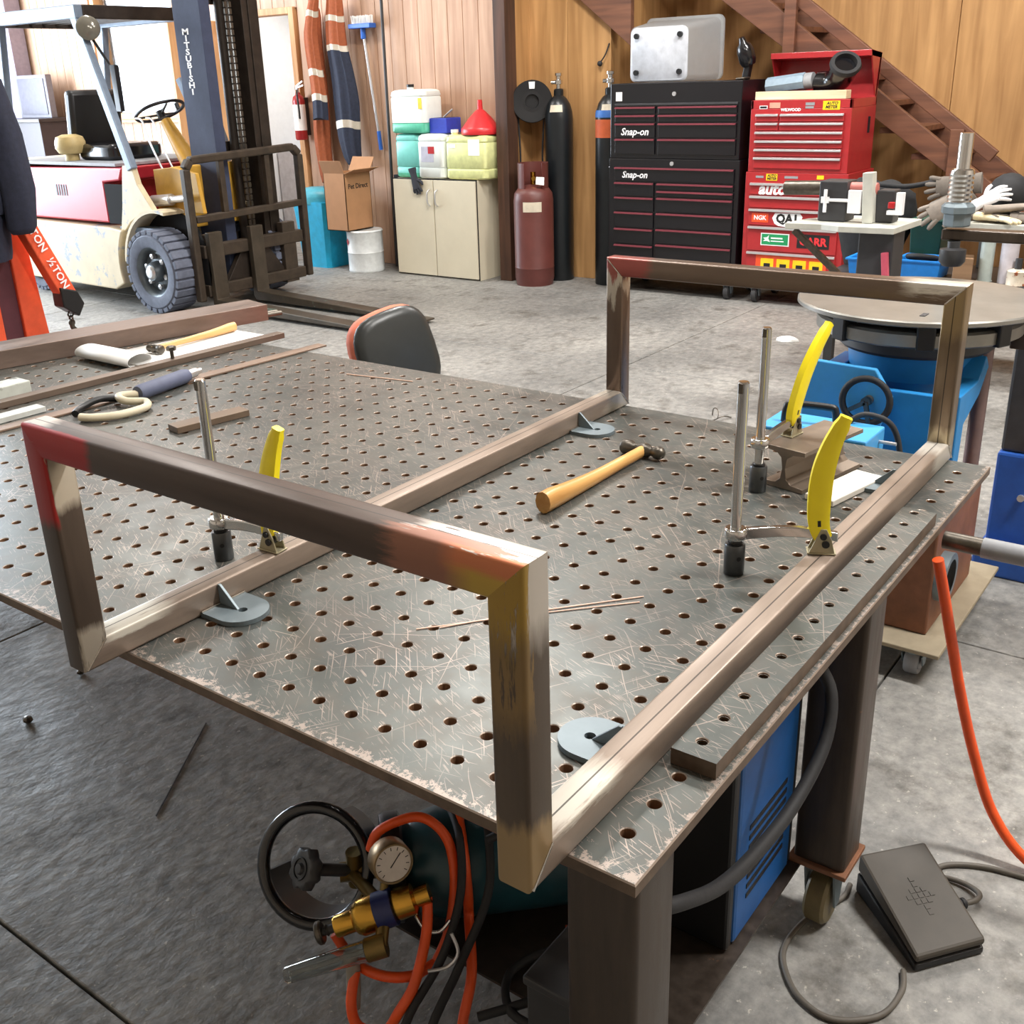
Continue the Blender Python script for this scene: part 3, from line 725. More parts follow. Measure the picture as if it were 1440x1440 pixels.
# ------------------------------------------------------------------ post clamps with yellow levers
m_handle_in = mat('lever_hinge_steel', (176, 168, 140), 0.4, 0.6)
m_sock = mat('grey_steel_socket', (88, 90, 92), 0.35, 0.7, 0.15)
def clamp(label, P, foot, zf, top, bulge, armz, zring=None):
    P = Vector((P[0], P[1], TZ)); F = Vector((foot[0], foot[1], zf)); T_ = Vector(top)
    th = thing('post_clamp', label, 'clamp', tuple(P), 0, 'post clamps with yellow levers')
    b = B(); b.lathe([(0, 0.0006), (0.0185, 0.0006), (0.0195, 0.002), (0.0195, 0.058), (0.018, 0.061), (0, 0.061)], P, (0, 0, 1), 24); so = part(th, 'socket', b, m_sock, smooth=40)
    d = (F-P); d.z = 0; L_ = d.length; d.normalize(); side = Vector((0, 0, 1)).cross(d)
    hb = B(); hb.cyl(P+Vector((-0.0130, -0.0148, 0.036)), P+Vector((-0.0125, -0.0142, 0.036)), 0.0045, seg=12); part(so, 'grub_screw', hb, m_black, smooth=40)
    hb = B(); hb.cyl(P+Vector((0.0, 0, 0.061)), P+Vector((0, 0, 0.066)), 0.014, seg=20); part(so, 'neck', hb, m_black, smooth=40)
    b = B(); b.cyl(P+Vector((0, 0, 0.066)), P+Vector((0, 0, 0.372)), 0.0105, seg=24); b.cyl(P+Vector((0, 0, 0.372)), P+Vector((0, 0, 0.375)), 0.0105, 0.0085, 24); po = part(th, 'post', b, m_chrome, smooth=40)
    b = B(); b.box(P.x-0.0125, P.x-0.0095, P.y-0.004, P.y+0.004, TZ+0.355, TZ+0.373); part(po, 'pin', b, m_iron)
    za = armz
    # forged arm: collar ring and curved blade
    b = B(); c0 = Vector((P.x, P.y, za)); b.lathe([(0.0108, -0.011), (0.020, -0.011), (0.022, -0.006), (0.022, 0.006), (0.020, 0.011), (0.0108, 0.011)], c0, (0, 0, 1), 24)
    n = 12
    secs = []
    for i in range(n+1):
        q = i/n; s = 0.018+(L_+0.028-0.018)*q
        zz = za+0.008*math.sin(q*PI)*1.0+(zf+0.032-za)*(q**1.6)
        hw = 0.0065; hh = 0.011-0.002*q
        cc = Vector((P.x, P.y, 0))+d*s; cc.z = zz
        secs.append([cc+side*hw+Vector((0, 0, hh)), cc-side*hw+Vector((0, 0, hh)), cc-side*hw-Vector((0, 0, hh)), cc+side*hw-Vector((0, 0, hh))])
    b.loft(secs); part(th, 'arm', b, m_chrome, smooth=35, bevel=0.002)
    # clamp body: two triangular cheeks on a foot plate
    bd = B(); u = d
    for s in (-0.013, 0.010):
        bd.fprism([(-0.024, 0), (0.024, 0), (0.016, 0.03), (0.006, 0.05), (-0.004, 0.05), (-0.012, 0.03)], F+side*s, u, (0, 0, 1), side*0.003)
    bd.fprism([(-0.026, 0), (0.026, 0), (0.026, 0.003), (-0.026, 0.003)], F-side*0.015, u, (0, 0, 1), side*0.03)
    bo = part(th, 'body', bd, m_handle_in, bevel=0.0008)
    pb = B(); pb.cyl(F+side*-0.017+Vector((0, 0, 0.036))+u*0.001, F+side*0.017+Vector((0, 0, 0.036))+u*0.001, 0.006, seg=14); pb.cyl(F+side*-0.0165+Vector((0, 0, 0.021))+u*0.006, F+side*0.0165+Vector((0, 0, 0.021))+u*0.006, 0.007, seg=14); part(bo, 'pivot', pb, m_black, smooth=40)
    # lever: curved, flattened, tapering, with hollow back
    base = F+Vector((0, 0, 0.03))+u*0.002
    mid = (base+T_)/2+u*bulge
    path = smooth_path([base, base*0.7+mid*0.3+u*bulge*0.35, mid, mid*0.45+T_*0.55+u*bulge*0.25, T_], 5)
    b = B(); secs = []
    for i, p in enumerate(path):
        q = i/(len(path)-1); d2 = (path[min(i+1, len(path)-1)]-path[max(i-1, 0)]).normalized(); nrm = side.cross(d2).normalized()
        w = 0.0115*(1-0.12*q); hh = 0.0155+0.0055*math.sin(min(1, q*1.15)*PI)-0.002*q
        if q > 0.93: w *= 0.85; hh *= 0.8
        lp = []
        for a, e in ((1, 0.55), (0.7, 1), (-0.7, 1), (-1, 0.55), (-1, -0.55), (-0.7, -1), (0.7, -1), (1, -0.55)): lp.append(p+side*(a*w)+nrm*(e*hh))
        secs.append(lp)
    b.loft(secs); lv = part(th, 'lever', b, m_yellow, smooth=50)
    rb = B(); k = len(path)//5
    rb.beam(path[k]-side*0.0, path[k]+(path[k+2]-path[k])*0.5, 0.0225, 0.006, up=side.cross((path[k+1]-path[k]).normalized())); part(lv, 'rivet_slot', rb, m_black)
    return th
clamp('post clamp with yellow lever gripping the right rail in front', (0.917, 0.170), (0.985, 0.030), TZ+0.0515, (0.995, 0.008, 1.094), -0.022, 0.862)
clamp('post clamp with tall yellow lever holding the I-beam offcut', (1.334, 0.305), (1.470, 0.285), TZ+0.0985, (1.545, 0.245, 1.128), -0.030, 0.895)
clamp('post clamp with yellow lever behind the near crossbar on the left rail', (0.427, 1.055), (0.436, 0.914), TZ+0.0515, (0.472, 0.900, 1.070), -0.016, 0.860)

# ------------------------------------------------------------------ loose things on the table
def hammer(name, label, head, hend, L_head, r, hr, mh, z):
    hd = Vector((head[0], head[1], z)); he = Vector((hend[0], hend[1], z)); d = (he-hd).normalized(); s = Vector((0, 0, 1)).cross(d)
    th = thing(name, label, 'hammer', (head[0], head[1], TZ))
    b = B()
    b.lathe([(0, -L_head*0.52), (r*0.8, -L_head*0.52), (r, -L_head*0.48), (r, -L_head*0.30), (r*0.72, -L_head*0.24), (r*0.72, -L_head*0.12), (r*0.95, -L_head*0.07), (r*0.95, L_head*0.1), (r*0.6, L_head*0.17), (r*0.6, L_head*0.22), (r*0.85, L_head*0.28), (r*0.92, L_head*0.36), (r*0.75, L_head*0.44), (r*0.35, L_head*0.49), (0, L_head*0.5)], hd, s, 20)
    part(th, 'head', b, m_iron, smooth=45)
    b = B(); secs = []; n = 14; LL = (he-hd).length
    for i in range(n+1):
        q = i/n; p = hd.lerp(he, q)-d*0.012*(1-q); w = hr*(0.62+0.5*q-0.18*math.sin(q*PI*1.0)) if q > 0.08 else hr*0.6
        hh = w*1.25
        if q > 0.97: w *= 0.92; hh *= 0.92
        p = p+Vector((0, 0, -r+max(hh, r*0.9)*0.98))*q
        secs.append([p+s*(math.cos(a)*w)+Vector((0, 0, math.sin(a)*hh)) for a in [2*PI*k/12 for k in range(12)]])
    b.loft(secs); part(th, 'handle', b, mh, smooth=50)
    return th
m_hw2 = wood('worn_hammer_handle', (196, 140, 74), (238, 190, 122), 'x', 3.5, 0.35)
hammer('ball_peen_hammer', 'ball-peen hammer with varnished wooden handle lying between the frame rails', (1.397, 0.632), (0.965, 0.640), 0.118, 0.0185, 0.0195, m_hw2, TZ+0.0192)
hammer('small_hammer', 'small wooden-handled hammer lying on the white paper sheet', (1.455, 2.665), (1.845, 2.690), 0.075, 0.016, 0.014, m_hwood, TZ+0.021)
b = B(); b.tube([(0.413, 0.531, TZ+0.0016), (0.556, 0.406, TZ+0.0016), (0.712, 0.2575, TZ+0.0016)], 0.0012, 6); b2 = b
solo('filler_rod', b, mat('copper_rod', (236, 200, 180), 0.35, 0.1), 'thin copper filler rod lying across the holes in front', 'filler rod', (0.556, 0.406, TZ), smooth=50)
b = B(); b.tube([(0.440, 0.500, TZ+0.0016), (0.560, 0.412, TZ+0.0019), (0.735, 0.262, TZ+0.0016)], 0.0012, 6)
solo('filler_rod', b, _mats['copper_rod'], 'second thin copper rod diverging behind the front one', 'filler rod', (0.56, 0.412, TZ), smooth=50)
b = B(); b.tube([(1.600, 1.850, TZ+0.0020), (1.640, 1.600, TZ+0.0020)], 0.0018, 6)
solo('filler_rod', b, _mats['copper_rod'], 'short copper rod lying near the far table edge by the chair', 'filler rod', (1.61, 1.72, TZ), smooth=50)
# I-beam offcut
ib = B(); Ln, hw, hh, tf, tw = 0.24, 0.052, 0.097, 0.010, 0.008
prof = [(-hw, 0), (hw, 0), (hw, tf), (tw+0.012, tf+0.003), (tw/2+0.004, tf+0.014), (tw/2, hh/2), (tw/2+0.004, hh-tf-0.014), (tw+0.012, hh-tf-0.003), (hw, hh-tf), (hw, hh), (-hw, hh), (-hw, hh-tf), (-tw-0.012, hh-tf-0.003), (-tw/2-0.004, hh-tf-0.014), (-tw/2, hh/2), (-tw/2-0.004, tf+0.014), (-tw-0.012, tf+0.003), (-hw, tf)]
dr = Vector((0.978, -0.208, 0)); sd = Vector((0.208, 0.978, 0))
ib.fprism(prof, (1.372, 0.262, TZ+0.0008), -sd, (0, 0, 1), dr*Ln)
solo('beam_offcut', ib, steel_scale('beam_steel', (136, 122, 108), 0.4, 0.5), 'short rusty I-beam offcut under the far yellow-lever clamp', 'steel offcut', (1.47, 0.24, TZ), bevel=0.001)
pb = B(); pb.fprism([(0, 0), (0.21, 0), (0.21, 0.07), (0, 0.07)], (1.325, 0.128, TZ+0.0008), dr, sd, (0, 0, 0.014))
solo('white_plate', pb, mat('chalky_white_plate', (226, 220, 208), 0.6, var=0.08, wear=(170, 160, 146), wear_at=0.68), 'white painted plate beside the I-beam offcut', 'plate', (1.42, 0.15, TZ), bevel=0.002)
# far left group
td = Vector((0.975, -0.221, 0)).normalized(); tsd = Vector((0.221, 0.975, 0)).normalized()
b = B(); L0 = Vector((0.50, 3.000-0.0, TZ+0.0008)); L0 = Vector((2.06, 2.735, TZ+0.0008))-td*1.56
o_ = [(0, 0), (0.16, 0), (0.16, 0.065), (0, 0.065)]; i_ = [(0.004, 0.004), (0.156, 0.004), (0.156, 0.061), (0.004, 0.061)]
A0 = [b.v(L0+tsd*a+Vector((0, 0, c))) for a, c in o_]; A1 = [b.v(L0+td*1.56+tsd*a+Vector((0, 0, c))) for a, c in o_]
I0 = [b.v(L0+tsd*a+Vector((0, 0, c))) for a, c in i_]; I1 = [b.v(L0+td*1.56+tsd*a+Vector((0, 0, c))) for a, c in i_]
b.bridge(A0, A1); b.bridge(I0, I1); b.bridge(A0, I0); b.bridge(A1, I1)
bt = solo('long_steel_tube', b, steel_scale('loose_tube_steel', (128, 110, 100), 0.42, 0.45, streak=(0.4, 3, 3)), 'long rectangular steel tube lying across the left end of the table', 'steel tube', tuple(L0), bevel=0.003)
for q, lb_ in ((0.02, 'front'), (0.055, 'rear')):
    b = B(); b.cyl(L0+td*1.45+tsd*q+Vector((0, 0, 0.016)), L0+td*1.63+tsd*q+Vector((0, 0, 0.016)), 0.010, seg=12)
    solo('round_bar', b, m_iron, lb_+' one of the two round bars poking out of the long steel tube', 'round bar', tuple(L0+td*1.5), smooth=40)
def flatbar(name, label, p, q, w, hgt, m, z=0.0008, bev=0.001, cat='steel bar'):
    p, q = Vector((p[0], p[1], TZ+z+hgt/2)), Vector((q[0], q[1], TZ+z+hgt/2))
    b = B(); b.beam(p, q, w, hgt); return solo(name, b, m, label, cat, (p.x, p.y, TZ), bevel=bev)
m_flat = steel_scale('flat_bar_steel', (120, 104, 92), 0.42, 0.45, streak=(0.4, 3, 3))
m_flat2 = steel_scale('flat_bar_brown', (140, 118, 102), 0.45, 0.4, streak=(0.4, 3, 3))
fb = flatbar('steel_straightedge', 'thick steel straightedge with a bolt standing on it near the paper', (0.55, 2.530), (1.87, 2.455), 0.042, 0.020, m_flat)
b = B(); bx, by = 1.395, 2.484
b.cyl((bx, by, TZ+0.021), (bx, by, TZ+0.050), 0.0065, seg=12); b.lathe([(0, 0.05), (0.017, 0.05), (0.017, 0.062), (0.013, 0.065), (0, 0.065)], (bx, by, TZ), (0, 0, 1), 6)
solo('hex_bolt', b, m_iron, 'hex-head bolt standing on the steel straightedge', 'bolt', (bx, by, TZ), smooth=30)
flatbar('thin_flat_bar', 'thin pale flat bar with a pointed look running to the far table edge', (0.62, 2.300), (1.85, 2.215), 0.048, 0.006, m_flat2)
flatbar('rusty_packer', 'small rusty flat packer lying behind the left clamp post', (0.903, 1.842), (1.125, 1.800), 0.056, 0.018, steel_scale('packer_steel', (118, 100, 84), 0.5, 0.4))
flatbar('grey_angle_strip', 'pale grey painted strip at the left image edge of the table', (0.45, 2.385), (0.83, 2.375), 0.05, 0.016, mat('pale_grey_strip', (206, 208, 204), 0.5))
b = B(); b.box(0.60, 0.925, 2.585, 2.665, TZ+0.0008, TZ+0.042); solo('worn_block', b, mat('worn_white_block', (196, 200, 192), 0.6, wear=(120, 120, 112), wear_at=0.55), 'worn grey-white block near the left image edge', 'block', (0.8, 2.62, TZ), bevel=0.003)
# paper sheet curling into a roll
prof = [(1.86, 0.0022), (1.60, 0.0016), (1.345, 0.0016)]
for k in range(1, 22):
    a = -PI/2-2*PI*0.98*k/21*1.0; R = 0.043-0.010*k/21
    prof.append((1.30+0.045*math.cos(a-0.0)*R/0.043 if False else 1.300+R*1.25*math.cos(a), 0.0016+0.043*0.62+R*0.62*math.sin(a)))
b = B(); lo, hi = [], []
for x, z in prof:
    lo.append(b.v((x, 2.505+0.05*(1.86-x), TZ+z))); hi.append(b.v((x, 2.755+0.15*(1.86-x), TZ+z)))
for k in range(len(prof)-1): b.face((lo[k], lo[k+1], hi[k+1], hi[k]))
o = solo('paper_drawing', b, m_paper, 'white paper drawing with one end curled into a roll', 'paper', (1.5, 2.65, TZ), smooth=60)
md = o.modifiers.new('thickness', 'SOLIDIFY'); md.thickness = 0.0012; md.offset = 1
# locking clamp tool
ct = thing('hand_clamp', 'hand clamp with blue-grey grip and cream C-shaped jaw lying on the table', 'clamp', (1.06, 2.2, TZ))
b = B(); g0, g1 = Vector((1.045, 2.195, TZ+0.026)), Vector((1.265, 2.235, TZ+0.026)); b.lathe([(0, 0), (0.021, 0.0), (0.024, 0.01), (0.024, 0.2), (0.02, 0.222), (0, 0.222)], g0, g1-g0, 18); part(ct, 'grip', b, mat('blue_grey_grip', (92, 98, 122), 0.6), smooth=40)
b = B(); b.cyl(g1, g1+(g1-g0)*0.16, 0.015, seg=14); b.cyl(g1+(g1-g0)*0.16, g1+(g1-g0)*0.27, 0.009, seg=14); part(ct, 'spindle', b, m_alu, smooth=40)
b = B()
jp = smooth_path([(1.05, 2.200, TZ+0.022), (1.00, 2.225, TZ+0.024), (0.985, 2.175, TZ+0.020), (1.02, 2.125, TZ+0.016), (0.985, 2.080, TZ+0.014), (0.900, 2.085, TZ+0.013), (0.845, 2.125, TZ+0.013), (0.825, 2.165, TZ+0.013)], 5)
b.tube(jp, 0.012, 8); part(ct, 'jaw', b, mat('cream_casting', (216, 206, 180), 0.5), smooth=50)
b = B(); b.tube(smooth_path([(1.0, 2.225, TZ+0.015), (0.95, 2.255, TZ+0.022), (0.88, 2.245, TZ+0.014), (0.84, 2.215, TZ+0.012)], 5), 0.0105, 8); part(ct, 'trigger', b, m_black, smooth=50)
# ------------------------------------------------------------------ forklift (faces -y)
m_fcream = mat('chipped_cream_paint', (212, 196, 164), 0.5, 0, 0.1, 6, wear=(150, 160, 176), wear_at=0.56, wear_scale=4.0)
m_fyel = mat('faded_yellow_paint', (196, 150, 58), 0.5, 0, 0.12, 9, wear=(120, 110, 90), wear_at=0.66)
m_fred = mat('faded_red_hood', (186, 44, 58), 0.35, 0, 0.1, 6, wear=(224, 190, 190), wear_at=0.70, wear_scale=5)
m_fgrey = mat('blue_grey_guard', (120, 134, 152), 0.45, 0.2, 0.12)
m_mast = mat('greasy_mast_steel', (52, 44, 38), 0.5, 0.4, 0.3, 12)
m_mastb = mat('blue_grey_mast', (54, 62, 86), 0.75, 0.0, 0.12)
m_carr = mat('dirty_carriage', (62, 52, 42), 0.6, 0.2, 0.3, 14)
fk = thing('forklift', 'old cream and red forklift with black mast parked by the back wall', 'forklift', (4.9, 7.6, 0))
def arc(cx, cy, r, a0, a1, n): return [(cx+r*math.cos(math.radians(a0+(a1-a0)*k/n)), cy+r*math.sin(math.radians(a0+(a1-a0)*k/n))) for k in range(n+1)]
WY, WZ, WR = 6.66, 0.325, 0.325
b = B(); pr = [(8.95, 0.14), (8.95, 0.64), (7.34, 0.64), (7.20, 0.70)]+arc(WY, WZ, 0.43, 50, 165, 10)[2:]+[(7.30, 0.12)]
pr = [(8.95, 0.14), (8.95, 0.65), (7.28, 0.63)]+arc(WY+0.08, WZ, 0.47, 38, -18, 8)+[(7.32, 0.12)]
b.prism(pr, 4.40, 5.52, 'yz'); part(fk, 'chassis', b, m_fcream, bevel=0.012)
b = B(); b.prism([(8.5, 0.3), (9.25, 0.3), (9.3, 0.9), (9.1, 1.12), (8.62, 1.12), (8.62, 0.66), (8.5, 0.66)], 4.42, 5.5, 'yz'); part(fk, 'counterweight', b, m_fcream, bevel=0.02)
b = B(); b.prism([(7.32, 0.66), (8.60, 0.66), (8.60, 1.08), (7.04, 1.10), (7.10, 1.00), (7.32, 0.98)], 4.44, 5.48, 'yz'); hd = part(fk, 'hood', b, m_fred, bevel=0.015)
b = B(); b.box(4.435, 4.46, 7.06, 7.31, 0.66, 0.97); part(fk, 'gap_panel', b, mat('gap_shade_black', (20, 20, 22), 0.95))  # black sheet holds the shade of the gap between hood and cowl
for k in range(5):
    vb = B(); vb.box(4.4365, 4.442, 8.0-k*0.035, 8.018-k*0.035, 0.86, 0.95); part(hd, 'louvre', vb, m_black)
b = B(); b.box(4.46, 5.46, 7.15, 8.62, 1.105, 1.13); part(fk, 'deck_plate', b, m_grey, bevel=0.004)
# fender + cowl post
for xa, xb in ((4.40, 4.66), (5.20, 5.46)):
    o1 = arc(WY, WZ, 0.47, 75, 175, 14); i1 = arc(WY, WZ, 0.445, 175, 75, 14)
    o1 = [(2*WY-y_, z_) for y_, z_ in o1]; i1 = [(2*WY-y_, z_) for y_, z_ in i1]
    b = B(); b.prism(o1+i1, xa, xb, 'yz'); part(fk, 'fender', b, m_fcream, smooth=30)
    b = B(); xs_ = xa+0.03; b.prism([(7.18, 0.55), (7.10, 0.80), (7.02, 1.12), (6.90, 1.12), (6.86, 0.98), (6.70, 0.78), (6.86, 0.76), (7.02, 0.68)], xs_, xs_+0.05, 'yz'); part(fk, 'cowl_post', b, m_fcream, bevel=0.006)
b = B(); b.prism(arc(WY+0.05, WZ, 0.45, -15, 195, 18), 4.57, 4.60, 'yz'); part(fk, 'wheel_well', b, mat('gap_shade_black', (20, 20, 22), 0.95))  # shade round the wheel painted as a black sheet behind it
b = B(); b.box(4.62, 5.3, 6.62, 6.68, 0.62, 1.10); part(fk, 'dash_panel', b, m_fyel, bevel=0.01)
b = B(); b.prism([(6.30, 0.76), (6.86, 0.76), (6.86, 1.08), (6.62, 1.10), (6.34, 1.06)], 4.60, 4.635, 'yz'); part(fk, 'dash_side', b, m_fyel, bevel=0.004)
b = B(); b.box(4.45, 5.45, 6.72, 7.2, 0.60, 0.64); part(fk, 'floor_plate', b, m_fgrey)
b = B(); b.cyl((4.95, 6.78, 1.03), (4.95, 7.08, 1.43), 0.085, 0.045, 14); part(fk, 'steering_column', b, m_fyel, smooth=40)
ax = Vector((0, 0.40, 0.92)); sc_ = Vector((4.95, 7.14, 1.505))
b = B(); b.torus(sc_, ax, 0.20, 0.014, 32, 8); sw = part(fk, 'steering_wheel', b, m_black, smooth=60)
b = B(); u_, v_, d_ = basis(ax)
for a in (0.3, 2.4, 4.5): b.cyl(sc_-d_*0.03, sc_+(u_*math.cos(a)+v_*math.sin(a))*0.195, 0.009, seg=8)
b.cyl(sc_-d_*0.06, sc_+d_*0.0, 0.035, seg=14); part(sw, 'spokes', b, m_black, smooth=40)
b = B(); b.cyl(sc_+u_*0.19+d_*0.01, sc_+u_*0.19+d_*0.06, 0.02, seg=10); part(sw, 'spinner_knob', b, m_black, smooth=40)
# seat
b = B(); b.rbox(4.66, 5.18, 7.46, 7.96, 1.132, 1.26, 0.06); part(fk, 'seat_cushion', b, m_blackgl, bevel=0.03, smooth=40)
b = B(); b.obox((4.92, 8.02, 1.46), (0.5, 0.11, 0.46), Matrix.Rotation(math.radians(8), 3, 'X')); part(fk, 'seat_back', b, m_black, bevel=0.035, smooth=40)
b = B(); b.lathe([(0, 0), (0.06, 0), (0.06, 0.05), (0.10, 0.06), (0.125, 0.10), (0.125, 0.15), (0.11, 0.19), (0.06, 0.21), (0, 0.21)], (4.62, 7.98, 1.131), (0, 0, 1), 24); part(fk, 'air_precleaner', b, mat('dusty_tan_plastic', (190, 168, 116), 0.5), smooth=40)
for q in (0.0, 0.1):
    b = B(); b.tube(smooth_path([(4.68+q, 6.83, 1.05), (4.68+q, 6.96, 1.28), (4.68+q, 7.02, 1.44), (4.68+q, 7.1, 1.46)], 4), 0.008, 8); part(fk, 'lever', b, m_alu, smooth=50)
# overhead guard
for x in (4.44, 5.42):
    b = B(); b.beam((x, 6.90, 1.09), (x, 7.34, 2.23), 0.06, 0.075, up=(0, 1, 0)); part(fk, 'guard_pillar', b, m_fgrey, bevel=0.008)
    b = B(); b.beam((x, 8.62, 1.10), (x, 8.42, 2.23), 0.06, 0.075, up=(0, 1, 0)); part(fk, 'guard_pillar', b, m_fgrey, bevel=0.008)
    b = B(); b.box(x-0.035, x+0.035, 7.28, 8.65, 2.20, 2.30); part(fk, 'guard_side_bar', b, m_fgrey, bevel=0.008)
for y0 in (7.28, 8.58):
    b = B(); b.box(4.476, 5.384, y0, y0+0.07, 2.20, 2.30); part(fk, 'guard_end_bar', b, m_mast, bevel=0.008)
for k in range(7):
    b = B(); b.box(4.55+k*0.125, 4.575+k*0.125, 7.36, 8.575, 2.225, 2.275); part(fk, 'guard_slat', b, m_mast)
b = B(); b.lathe([(0, 0.0), (0.05, 0.0), (0.085, 0.05), (0.09, 0.07), (0.075, 0.085), (0, 0.1)], (4.47, 7.24, 2.12), (-0.5, -0.8, 0.1), 20); wl = part(fk, 'work_light', b, mat('work_light_glass', (120, 116, 106), 0.15, 0.3), smooth=40)
b = B(); b.box(4.52, 4.56, 7.05, 7.11, 1.52, 1.86); part(fk, 'switch_strip', b, m_black)
b = B(); b.cyl((4.545, 7.14, 1.86), (4.48, 7.26, 2.10), 0.012, seg=8); part(wl, 'bracket', b, m_black, smooth=40)
# wheels
m_tyre = mat('dusty_tyre', (96, 102, 118), 0.75, 0, 0.2, 20, bump=0.2)
m_rim = mat('steel_rim', (92, 100, 106), 0.4, 0.4, 0.2)
def fwheel(x0, x1, yc, r, side):
    """tyre between x0 and x1; side -1: outer face at x0"""
    b = B(); R = r; w = x1-x0
    b.lathe([(R*0.60, 0.01), (R*0.68, 0.0), (R*0.86, 0.0), (R*0.94, 0.02), (R*0.95, 0.05), (R*0.95, w-0.05), (R*0.94, w-0.02), (R*0.86, w), (R*0.6, w)], (x0, yc, R), (1, 0, 0), 40)
    ty = part(fk, 'tyre', b, m_tyre, smooth=35)
    n = 26
    for k in range(n):
        a = 2*PI*k/n; rd = Vector((0, math.cos(a), math.sin(a))); tg = Vector((0, -math.sin(a), math.cos(a)))
        Rm = Matrix((Vector((1, 0, 0)), tg, rd)).transposed()
        lb = B(); lb.obox(Vector((x0+w*0.5, yc, R))+rd*(R*0.945), (w-0.01, 2*PI*R/n*0.76, R*0.11), Rm); part(ty, 'tread_block', lb, m_tyre, bevel=0.006)
    xo = x0 if side < 0 else x1; s = 1 if side < 0 else -1
    b = B(); b.lathe([(R*0.61, 0.0), (R*0.56, 0.012), (R*0.52, 0.03), (R*0.50, 0.07), (R*0.26, 0.06), (R*0.24, 0.01), (R*0.20, -0.012), (0, -0.012)], (xo+s*0.01, yc, R), (s, 0, 0), 32); rm = part(fk, 'wheel_rim', b, m_rim, smooth=35)
    for k in range(6):
        a = 2*PI*k/6+0.3; p = Vector((xo+s*0.072, yc+math.cos(a)*R*0.37, R+math.sin(a)*R*0.37))
        nb = B(); nb.lathe([(0, 0), (0.022, 0), (0.022, 0.03), (0, 0.035)], p, (-s, 0, 0), 6); part(rm, 'wheel_nut', nb, m_alu)
    hb = B(); hb.lathe([(0, -0.02), (R*0.12, -0.018), (R*0.17, 0.0), (R*0.17, 0.02)], (xo+s*-0.002, yc, R), (s, 0, 0), 20); part(rm, 'hub', hb, m_alu, smooth=40)
fwheel(4.30, 4.54, WY, WR, -1); fwheel(5.32, 5.56, WY, WR, 1)
fwheel(4.46, 4.64, 8.55, 0.25, -1); fwheel(5.26, 5.44, 8.55, 0.25, 1)
# mast
for x0, m_ in ((4.88, m_mastb), (5.36, m_mast)):
    b = B(); b.prism([(x0, 6.40), (x0+0.10, 6.40), (x0+0.10, 6.44), (x0+0.04, 6.44), (x0+0.04, 6.68), (x0+0.10, 6.68), (x0+0.10, 6.72), (x0, 6.72)], 0.12, 3.0, 'xy'); part(fk, 'mast_channel', b, m_, bevel=0.004)
for x0 in (5.30,):
    b = B(); b.box(x0, x0+0.06, 6.41, 6.59, 0.14, 2.9); part(fk, 'inner_channel', b, m_mast, bevel=0.004)
for x0 in (5.20, 5.275):
    b = B(); b.cyl((x0, 6.56, 0.2), (x0, 6.56, 2.85), 0.036, seg=16); part(fk, 'lift_cylinder', b, m_mast, smooth=40)
for z0_ in (0.42, 1.15, 2.28):
    b = B(); b.box(4.98, 5.36, 6.62, 6.68, z0_, z0_+0.11); part(fk, 'mast_crossmember', b, m_mast, bevel=0.006)
for x0 in (5.17, 5.215):
    b = B()
    for k in range(46): b.box(x0-0.012, x0+0.012, 6.44, 6.452, 0.5+k*0.05, 0.538+k*0.05)
    part(fk, 'lift_chain', b, m_iron, kind='stuff')
b = B(); b.beam((5.2, 6.74, 0.95), (5.15, 7.10, 1.75), 0.03, 0.05); 
part(fk, 'tilt_stay', b, m_fgrey, bevel=0.004)
b = B(); b.cyl((4.56, 6.62, 0.86), (4.56, 6.86, 0.84), 0.045, seg=14); b.cyl((4.56, 6.40, 0.88), (4.56, 6.62, 0.86), 0.028, seg=12); part(fk, 'tilt_cylinder', b, m_alu, smooth=40)
for k, chh in enumerate('MITSUBISHI'):
    text(fk, 'lettering', chh, 0.060, (4.8786, 6.595, 2.075-k*0.048), (0, -1, 0), (0, 0, 1), m_inkw, bold=0.002, sx=1.75)
# carriage with load backrest
YB = 6.32
b = B(); fr_ = [(4.49, 0.09), (4.49, 1.10), (4.54, 1.16), (5.60, 1.19), (5.66, 1.13), (5.66, 0.12)]
for (a0, c0), (a1, c1) in zip(fr_[:-1], fr_[1:]): b.beam((a0, YB, c0), (a1, YB, c1), 0.06, 0.065, up=(0, 1, 0))
part(fk, 'backrest_frame', b, m_carr, bevel=0.012)
for z0_ in (0.73,):
    b = B(); b.beam((4.52, YB, z0_-0.01), (5.63, YB, z0_+0.01), 0.05, 0.075, up=(0, 1, 0)); part(fk, 'backrest_bar', b, m_carr, bevel=0.006)
for x0 in (4.83, 5.30):
    b = B(); b.box(x0-0.025, x0+0.025, YB-0.02, YB+0.02, 0.74, 1.15); part(fk, 'backrest_post', b, m_carr, bevel=0.004)
for z0_, z1_ in ((0.42, 0.52), (0.12, 0.21)):
    b = B(); b.box(4.55, 5.60, YB-0.035, YB+0.045, z0_, z1_); part(fk, 'carriage_plate', b, m_carr, bevel=0.008)
for x0 in (4.63, 5.42):
    b = B(); b.box(x0-0.04, x0+0.10, YB-0.03, YB+0.04, 0.10, 0.60); part(fk, 'carriage_cheek', b, m_carr, bevel=0.006)
b = B(); b.prism([(4.78, 0.21), (5.40, 0.21), (5.24, 0.42), (4.94, 0.42)], YB, YB+0.05, 'xz'); part(fk, 'carriage_web', b, m_mast, bevel=0.004)
m_fork = mat('worn_fork_steel', (78, 70, 60), 0.45, 0.4, 0.25, 8, wear=(120, 150, 140), wear_at=0.6, wear_scale=3)
